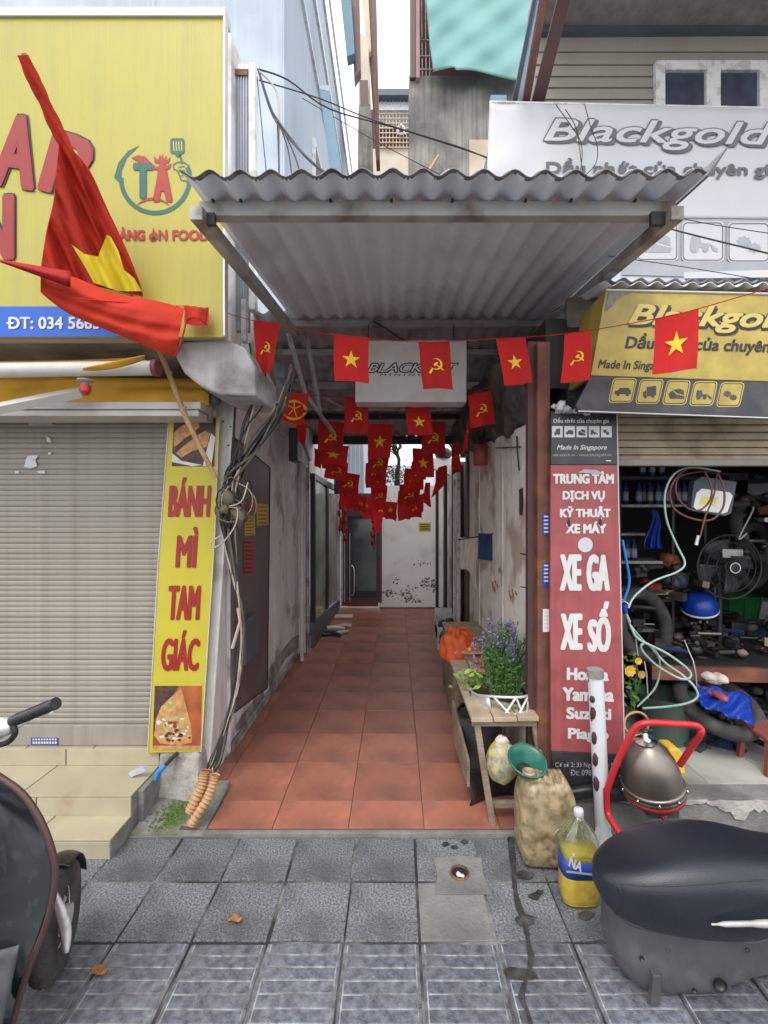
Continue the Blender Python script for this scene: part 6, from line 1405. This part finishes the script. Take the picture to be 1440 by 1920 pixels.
# ================================================================ INSIDE THE REPAIR SHOP
sf = thing('steel_shelf', 'dark steel shelving with oil bottles at the back of the repair shop', 'shelf', U(1210,1200,3.7))
for y in (946,1052,1110,1180): obj('shelf_board', B().pbox(1150,y,1262,y+5,3.6,.3), m_galv, sf)
obj('shelf_board', B().pbox(1262,946,1320,950,3.6,.3), m_galv, sf)
obj('shelf_board', B().pbox(1150,1000,1222,1004,3.6,.3), m_galv, sf); obj('shelf_board', B().pbox(1150,893,1320,899,3.6,.3), m_dark, sf)
for x in (1160,1260,1320): obj('upright', B().pbox(x,880,x+5,1300,3.59,.03), m_dark, sf)
m_bot = M('pale bottle label', (.35,.36,.45), .5, var=.3); m_bot2 = M('dark blue bottle', (.03,.04,.12), .4)
proto = None; g_ = 'oil bottles on the shop shelf'
for i, (x, y, Y) in enumerate([(1172,946,3.65),(1197,946,3.62),(1208,946,3.66),(1218,946,3.62),(1233,946,3.62),(1243,946,3.66),(1252,946,3.62),(1272,946,3.64),(1282,946,3.62),(1292,946,3.66),(1302,946,3.63),(1176,1052,3.66),(1188,1052,3.64),(1204,893,3.64),(1222,893,3.62),(1240,893,3.66)]):
    if proto is None:
        proto = thing('oil_can', 'oil bottle with pale label on the shop shelf', 'bottle', (0,0,0), g_)
        obj('body', sect([(.02,.02,0,0),(.021,.021,.13,0),(.012,.012,.15,0),(.009,.009,.155,0)], (0,0,0), 12, 3.5), m_bot2, proto); obj('label', sect([(.0215,.0215,.03,0),(.0215,.0215,.1,0)], (0,0,0), 12, 3.5), m_bot, proto)
        obj('cap', B().lathe([(.01,.155),(.01,.175),(0,.175)], (0,0,0), 8), m_bluepl, proto); o = proto
    else: o = dup(proto)
    o.location = U(x, y, Y); o['label'] = 'oil bottle '+('standing %s from the left on the long shelf' % ('first','second','third','fourth','fifth','sixth','seventh','eighth','ninth','tenth','last')[i] if i < 11 else 'on the lower shelf at the %s' % ('far left','inner side')[i-11] if i < 13 else 'on the top shelf, %s of three' % ('left','middle','right')[i-13])
def rag(nm, bx, m, lab, cat, Y=3.6, n=7, sq=.05, seed=1):
    r_ = random.Random(seed); x0_, y0_, x1_, y1_ = bx; b = B()
    a = U(x0_, y1_, Y); c__ = U(x1_, y0_, Y); 
    for k in range(n): b.blob((r_.uniform(a.x+(c__.x-a.x)*.25, c__.x-(c__.x-a.x)*.25), Y+r_.uniform(0,.1), r_.uniform(a.z+(c__.z-a.z)*.25, c__.z-(c__.z-a.z)*.25)), ((c__.x-a.x)*.3, .07, (c__.z-a.z)*.3), 10, jit=.18, rr=r_)
    return solo(nm, b, m, lab, cat)
def fbag(u, v):
    w_ = (4+14*v**.8); return U(1226+(2*u-1)*w_+3*math.sin(v*6), 955+v*74, 3.45+.04*math.sin(u*16+v*5)*v-.05*(1-(2*u-1)**2)*v)
solo('plastic_bag', B().grid(fbag, 18, 14), m_bluepl, 'blue plastic bag hanging from the shop shelf', 'bag', solid=.002)
rag('orange_sack', (1240,1032,1284,1068), M('dull orange cloth', (.3,.1,.03), .7), 'orange cloth bundle on the shop shelf', 'bundle', seed=3)
rag('red_cloth', (1204,1084,1242,1116), M('dull red cloth', (.22,.02,.02), .7), 'red cloth heap below the orange bundle', 'cloth', seed=4)
rag('grey_sack', (1250,1062,1294,1112), m_meter, 'grey blue sack beside the red cloth heap', 'sack', seed=5)
rag('small_yellow_rag', (1255,1106,1274,1124), m_amber, 'small amber rag under the grey blue sack', 'rag', seed=6)
hm = thing('blue_helmet', 'shiny round blue helmet on the shop workbench', 'helmet', U(1312,1150,3.5))
ch = U(1312,1140,3.5); obj('shell', B().lathe([(.12,-.02),(.122,.0),(.115,.05),(.09,.09),(.05,.115),(0,.122)], ch, 24, axis=(-.2,-.3,1)), m_bluepl, hm); obj('rim_trim', B().lathe([(.122,-.02),(.126,-.012),(.122,-.004)], ch, 24, axis=(-.2,-.3,1)), m_winf, hm)
gb_ = thing('green_basket', 'green plastic basket at the back of the repair shop', 'basket', U(1382,1175,4.2))
obj('tub', B().lathe([(.14,0),(.18,.30),(.19,.31),(.175,.3),(.135,.01),(0,.01)], U(1382,1176,4.3), 20), m_greenbin, gb_)
for k in range(10): obj('slat', B().tube([U(1382,1176,4.3)+Vector((.142*math.cos(k*.63),.142*math.sin(k*.63),.02)), U(1382,1176,4.3)+Vector((.186*math.cos(k*.63),.186*math.sin(k*.63),.29))], .006, 5), m_greenbin, gb_)
solo('grey_post', B().ext([U(x, y, 3.9) for x, y in [(1338,1100),(1349,1100),(1353,1186),(1344,1186)]], (0,.04,0)), m_meter, 'pale grey upright left of the green basket', 'post')
solo('grey_carton', B().pbox(1412,1128,1470,1178,4.3,.2), m_galv, 'grey box right of the green basket', 'box', bev=.006)
fa = thing('shop_fan', 'big black industrial fan with round guard in the repair shop', 'fan', U(1367,1200,3.4))
cf_ = U(1367,1063,3.4); 
for r_ in (.06,.12,.18,.235): obj('guard_ring', B().tube([cf_+Vector((r_*math.cos(t*.2618), -.05*(1-(r_/.24)**2), r_*math.sin(t*.2618))) for t in range(25)], .004 if r_ < .2 else .009, 6), m_dark, fa)
for k in range(28): a = 2*math.pi*k/28; obj('guard_wire', B().tube([cf_+Vector((.04*math.cos(a),-.05,.04*math.sin(a))), cf_+Vector((.235*math.cos(a),0,.235*math.sin(a)))], .0022, 4), m_dark, fa)
for k in range(4):
    a = k*math.pi/2+.4; obj('blade', B().grid(lambda u, v: cf_+Vector(((.03+.17*u)*math.cos(a+(v-.5)*1.0), .05+.05*(v-.5), (.03+.17*u)*math.sin(a+(v-.5)*1.0))), 5, 5), m_greypl, fa, solid=.003)
obj('badge', B().lathe([(0,-.006),(.03,-.006),(.04,0)], cf_+Vector((0,-.055,0)), 20, axis=(0,1,0)), m_dark, fa)
obj('badge_ring', B().lathe([(.032,-.004),(.036,-.008),(.040,-.004)], cf_+Vector((0,-.06,0)), 20, axis=(0,1,0)), m_winf, fa)
obj('stand', B().tube([cf_+Vector((0,.1,0)), cf_+Vector((0,.1,-.7))], .02, 8), m_dark, fa)
# floodlight
fo = thing('floodlight', 'rectangular grey LED floodlight hanging under the shop shutter', 'lamp', U(1340,900,2.8))
obj('housing', B().ext([U(x, y, 2.82) for x, y in [(1302,902),(1316,893),(1382,903),(1372,962),(1360,968),(1300,958),(1296,950)]], (0,.05,0)), m_meter, fo, bev=.004)
gl_ = obj('lens', B().poly([U(x, y, 2.815) for x, y in [(1316,916),(1368,923),(1374,930),(1364,960),(1356,963),(1306,956),(1300,950),(1306,924)]]), M('frosted lens', (.85,.83,.8), .3, bump=0), fo)
obj('led_chip', B().poly([U(x, y, 2.811) for x, y in [(1318,930),(1347,933),(1342,948),(1312,945)]]), M('yellow led chip', (.8,.75,.2), .4, bump=0), gl_)
obj('bracket', B().tube([U(1318,896,2.84),U(1322,885,2.86),U(1372,890,2.86),U(1376,900,2.84)], .006, 6), m_dark, fo)
# hoses
def hose(P, r, m, lab, grp=None, sub=6): return solo('hose', B().tube([U(*p) for p in P], r, 8, sub=sub), m, lab, 'hose', grp)
hose([(1330,880,2.78),(1290,878,2.76),(1265,900,2.74),(1256,925,2.74),(1265,955,2.74),(1300,973,2.74),(1335,974,2.74),(1356,950,2.74),(1357,915,2.74),(1345,885,2.76)], .0062, m_brownhose, 'outer loop of red brown air hose coiled under the shutter')
hose([(1340,882,2.8),(1300,886,2.78),(1272,896,2.76),(1268,925,2.75),(1285,950,2.75),(1310,957,2.74),(1330,940,2.73),(1334,915,2.73),(1322,885,2.74)], .0055, m_brownhose, 'inner loop of red brown air hose coiled under the shutter')
hose([(1345,884,2.76),(1338,930,2.72),(1322,970,2.72),(1313,1005,2.72),(1308,1015,2.72)], .005, m_brownhose, 'straight end of the red brown hose hanging past the floodlight')
solo('hose_nozzle', B().tube([U(1309,1004,2.72), U(1305,1022,2.72)], [.008,.011], 10), m_alu, 'metal nozzle at the hanging red brown hose end', 'nozzle')
hose([(1350,884,2.75),(1300,876,2.72),(1265,888,2.7),(1247,925,2.68),(1250,975,2.68),(1268,1020,2.68),(1284,1055,2.66),(1270,1072,2.64),(1225,1090,2.6),(1190,1118,2.58),(1178,1140,2.56)], .0058, m_greenhose, 'pale green hose sweeping down across the shop opening')
hose([(1167,1012,2.54),(1174,1050,2.53),(1180,1090,2.53),(1172,1120,2.53),(1165,1130,2.53)], .007, m_bluehose, 'short bright blue hose at the red strip banner edge')
hose([(1175,1155,2.56),(1185,1180,2.56),(1200,1200,2.56),(1250,1225,2.6),(1290,1255,2.62),(1294,1270,2.62),(1275,1272,2.64),(1235,1250,2.68),(1208,1225,2.7),(1202,1210,2.7),(1215,1207,2.7),(1230,1225,2.68),(1250,1245,2.66),(1275,1262,2.64),(1300,1285,2.62),(1308,1305,2.62),(1290,1318,2.64),(1250,1325,2.7),(1205,1328,2.76)], .0066, m_greenhose, 'long pale green hose looped over the grey green tub')
hose([(1180,1170,2.56),(1205,1200,2.6),(1232,1225,2.66),(1237,1255,2.7),(1228,1290,2.72),(1195,1325,2.74)], .0055, m_greenhose, 'second pale green hose strand falling left of the tub')
jn = thing('hose_coupling', 'blue and metal hose coupling by the red strip banner', 'coupling', U(1172,1150,2.54))
obj('blue_body', B().tube([U(1169,1132,2.54), U(1173,1150,2.54)], .014, 10), m_bluepl, jn); obj('metal_end', B().tube([U(1173,1150,2.54), U(1180,1166,2.55)], .009, 10), m_alu, jn); obj('handle', B().tube([U(1166,1124,2.53), U(1181,1134,2.53)], .003, 6), m_winf, jn)
# tub, workbench, heaps
gt = thing('grey_green_tub', 'large grey green plastic tub on the shop floor behind the hoses', 'tub', U(1258,1330,3.0))
zc = U(1258,1318,3.05); obj('wall', B().lathe([(.12,0),(.17,.30),(.185,.31),(.165,.3),(.11,.01),(0,.01)], (zc.x, 3.1, .175), 28), m_bucket, gt)
obj('handle', B().tube([U(1208,1240,2.95),U(1212,1262,2.93),U(1215,1310,2.95)], .004, 6), m_alu, gt); obj('handle', B().tube([U(1283,1200,2.95),U(1292,1222,2.95),U(1300,1240,2.92),U(1305,1265,2.92),U(1308,1315,2.95)], .004, 6), m_alu, gt)
obj('leg_rod', B().tube([U(1192,1198,2.95),U(1196,1230,2.95)], .004, 6), m_alu, gt)
wk = thing('workbench', 'cluttered workbench with dark red edge deep in the repair shop', 'workbench', U(1400,1330,3.3))
zt_ = U(0,1200,3.6).z
obj('top', B().hexa([(1.7,3.1,zt_-.06),(3.6,2.95,zt_-.06),(3.6,4.4,zt_-.06),(1.9,4.4,zt_-.06),(1.7,3.1,zt_-.02),(3.6,2.95,zt_-.02),(3.6,4.4,zt_-.02),(1.9,4.4,zt_-.02)]), m_dark, wk)
obj('apron', B().hexa([(1.69,3.06,zt_-.11),(3.6,2.90,zt_-.11),(3.6,2.93,zt_-.11),(1.7,3.09,zt_-.11),(1.69,3.06,zt_-.02),(3.6,2.90,zt_-.02),(3.6,2.93,zt_-.02),(1.7,3.09,zt_-.02)]), m_rust, wk)
for x, y in ((1.75,3.15),(3.5,3.05),(1.95,4.3),(3.5,4.3)): obj('leg', B().box(x-.02,x+.02,y-.02,y+.02,.17,zt_-.06), m_dark, wk)
pal = [m_dark, m_black, m_tyre, m_dark, m_brownst, m_blackv, m_black, m_wood, m_dome, m_tyre, m_bluecl, m_black]
def clutter(nm, lab, cnt, gen, seed, par=None, ms_=pal):
    r_ = random.Random(seed); b = B()
    for k in range(cnt):
        c__, s_ = gen(r_); mi = r_.randrange(len(ms_)); q_ = Matrix.Rotation(r_.uniform(0,3.1), 3, 'Z') @ Matrix.Rotation(r_.uniform(-.5,.5), 3, 'X')
        if r_.random() < .45:
            d_ = q_ @ Vector((s_*1.4,0,0)); b.tube([c__-d_, c__+d_], s_*.3, 6, m=mi)
        elif r_.random() < .5:
            pp = [c__+q_ @ Vector((sx*s_, sy*s_*.6, sz*s_*.5)) for sz in (-1,1) for sx, sy in ((-1,-1),(1,-1),(1,1),(-1,1))]; b.hexa(pp, mi)
        else: b.blob(c__, (s_*.9, s_*.7, s_*.6), 8, m=mi, jit=.2, rr=r_)
    o = stuff(obj(nm, b, ms_, par)); 
    return tag(o, lab, 'clutter') if par is None else o
clutter('tool_clutter', 'jumble of tools and motorbike parts covering the dark workbench', 150, lambda r_: (Vector((r_.uniform(1.75,3.3), r_.uniform(3.1,4.2), zt_+r_.uniform(0,.1))), r_.uniform(.02,.06)), 1)
clutter('parts_heap', 'dark heap of motorbike parts and bags under the workbench', 150, lambda r_: (Vector((r_.uniform(1.8,3.2), r_.uniform(2.95,3.9), .17+r_.uniform(0,.4)*r_.random())), r_.uniform(.03,.09)), 2, None, [m_dark, m_blackv, m_greypl, m_bluecl, m_black, m_tyre])
clutter('shelf_clutter', 'dark jumble of parts between the shelving and the tub', 130, lambda r_: (U(r_.uniform(1165,1330), r_.uniform(1060,1230), r_.uniform(3.3,3.9)), r_.uniform(.02,.06)), 3, None, [m_dark, m_black, m_greypl, m_tyre, m_dome, m_blackv])
clutter('hanging_parts', 'dark belts and parts hanging at the top right of the shop', 80, lambda r_: (U(r_.uniform(1370,1500), r_.uniform(880,1060), r_.uniform(3.2,4.4)), r_.uniform(.02,.07)), 4, None, [m_dark, m_black, m_greypl, m_galv, m_tyre, m_rust])
solo('belt', B().tube([U(1400,1000,3.2),U(1385,1010,3.2),U(1410,960,3.2),U(1412,950,3.2)], .006, 6, sub=4), m_galv, 'thin pale belt hanging right of the floodlight', 'belt')
def bt(u, v): return U(1308+u*100+v*6, 1282+u*22+v*(40+18*u)+3*math.sin(u*14), 2.9-.15*v+.03*math.sin(u*17+v*9))
solo('blue_sheet', B().grid(bt, 20, 10), m_bluepl, 'crumpled bright blue plastic sheet under the workbench', 'plastic sheet', solid=.003)
rag('red_scrap', (1338,1296,1366,1312), m_redb, 'small red plastic piece lying on the crumpled blue sheet', 'scrap', 2.78, 3, seed=8)
rag('pale_bag', (1318,1258,1362,1286), m_cloth, 'crumpled pale bag above the blue sheet', 'bag', 3.0, 6, seed=9)
rs2 = thing('red_stool', 'reddish brown plastic stool cut off by the right edge on the shop floor', 'stool', U(1450,1450,2.7))
cx_ = U(1452,0,2.75).x; obj('seat', B().box(cx_-.12,cx_+.12,2.65,2.89,.37,.40), m_pot, rs2, bev=.012)
for sx in (-1,1):
    for sy in (-1,1): obj('leg', B().hexa([(cx_+sx*.11-.014,2.77+sy*.11-.014,.175),(cx_+sx*.11+.014,2.77+sy*.11-.014,.175),(cx_+sx*.11+.014,2.77+sy*.11+.014,.175),(cx_+sx*.11-.014,2.77+sy*.11+.014,.175),(cx_+sx*.095-.014,2.77+sy*.095-.014,.37),(cx_+sx*.095+.014,2.77+sy*.095-.014,.37),(cx_+sx*.095+.014,2.77+sy*.095+.014,.37),(cx_+sx*.095-.014,2.77+sy*.095+.014,.37)]), m_pot, rs2)
obj('stretcher', B().box(cx_-.11,cx_+.11,2.66,2.68,.22,.245), m_pot, rs2)
# rose plant by the banner edge
rp = thing('rose_plant', 'small rose plant with yellow and peach blooms at the banner edge', 'plant', U(1185,1340,2.7))
b = B(); rr = random.Random(77)
for pts in ([(1185,1340),(1182,1300),(1180,1262)], [(1188,1340),(1192,1280),(1195,1240)], [(1188,1338),(1196,1290),(1203,1262)]): b.tube([U(x, y, 2.7) for x, y in pts], .003, 5, sub=3)
obj('stems', b, m_leaf, rp); b = B()
for k in range(70):
    o_ = U(rr.gauss(1185,10), rr.uniform(1225,1325), 2.72+rr.uniform(-.05,.05)); a = Vector((rr.uniform(-1,1),rr.uniform(-1,1),rr.uniform(-1,.6))).normalized()*rr.uniform(.015,.028); w_ = a.orthogonal().normalized()*.011
    b.add([o_-a, o_+w_, o_+a, o_-w_], [(0,1,2,3)])
obj('leaves', b, m_leaf, rp)
for x, y, s_, mm in ((1180,1257,.034,m_petaly),(1202,1264,.024,m_skin),(1196,1239,.022,m_petaly)):
    b = B(); c__ = U(x, y, 2.66)
    for ring, nn in ((1.,8),(.7,6),(.4,5)):
        for k in range(nn):
            a = 2*math.pi*k/nn+ring*2; d_ = Vector((math.cos(a), -.35, math.sin(a)))*s_*ring; t_ = Vector((-math.sin(a), 0, math.cos(a)))*s_*.45*ring
            o_ = c__+Vector((0,-(1-ring)*.02,0)); b.add([o_, o_+d_*.7+t_, o_+d_, o_+d_*.7-t_], [(0,1,2,3)])
    obj('bloom', b, mm, rp)

# tyres and buckets that fill the dark back of the shop
def torus(c_, R0, rt, ax):
    b = B(); q_ = Vector((0,0,1)).rotation_difference(Vector(ax)); nu, nv = 32, 10; vs = []; fs = []
    for i in range(nu):
        a = 2*math.pi*i/nu
        for j in range(nv):
            t = 2*math.pi*j/nv; r = R0+rt*math.cos(t); vs.append(Vector(c_)+q_ @ Vector((r*math.cos(a), r*math.sin(a), rt*1.1*math.sin(t))))
    for i in range(nu):
        for j in range(nv): fs.append((i*nv+j, ((i+1)%nu)*nv+j, ((i+1)%nu)*nv+(j+1)%nv, i*nv+(j+1)%nv))
    return b.add(vs, fs, 0, True)
for i, (x, y, Y, r_, ax_, lb) in enumerate(((1425,985,3.6,.25,(.3,-1,.1),'tyre hanging at the right of the repair shop'),(1410,1040,3.8,.24,(.5,-1,0),'tyre half hidden below the hanging one'),(1205,1170,3.3,.22,(.4,-1,.3),'tyre leaning by the shelf behind the green hose'),(1345,1320,3.0,.22,(.1,-.5,1),'tyre lying under the workbench'))):
    solo('spare_tyre', torus(U(x, y, Y), r_, .045, ax_), m_tyre, lb, 'tyre', 'tyres stored in the repair shop')
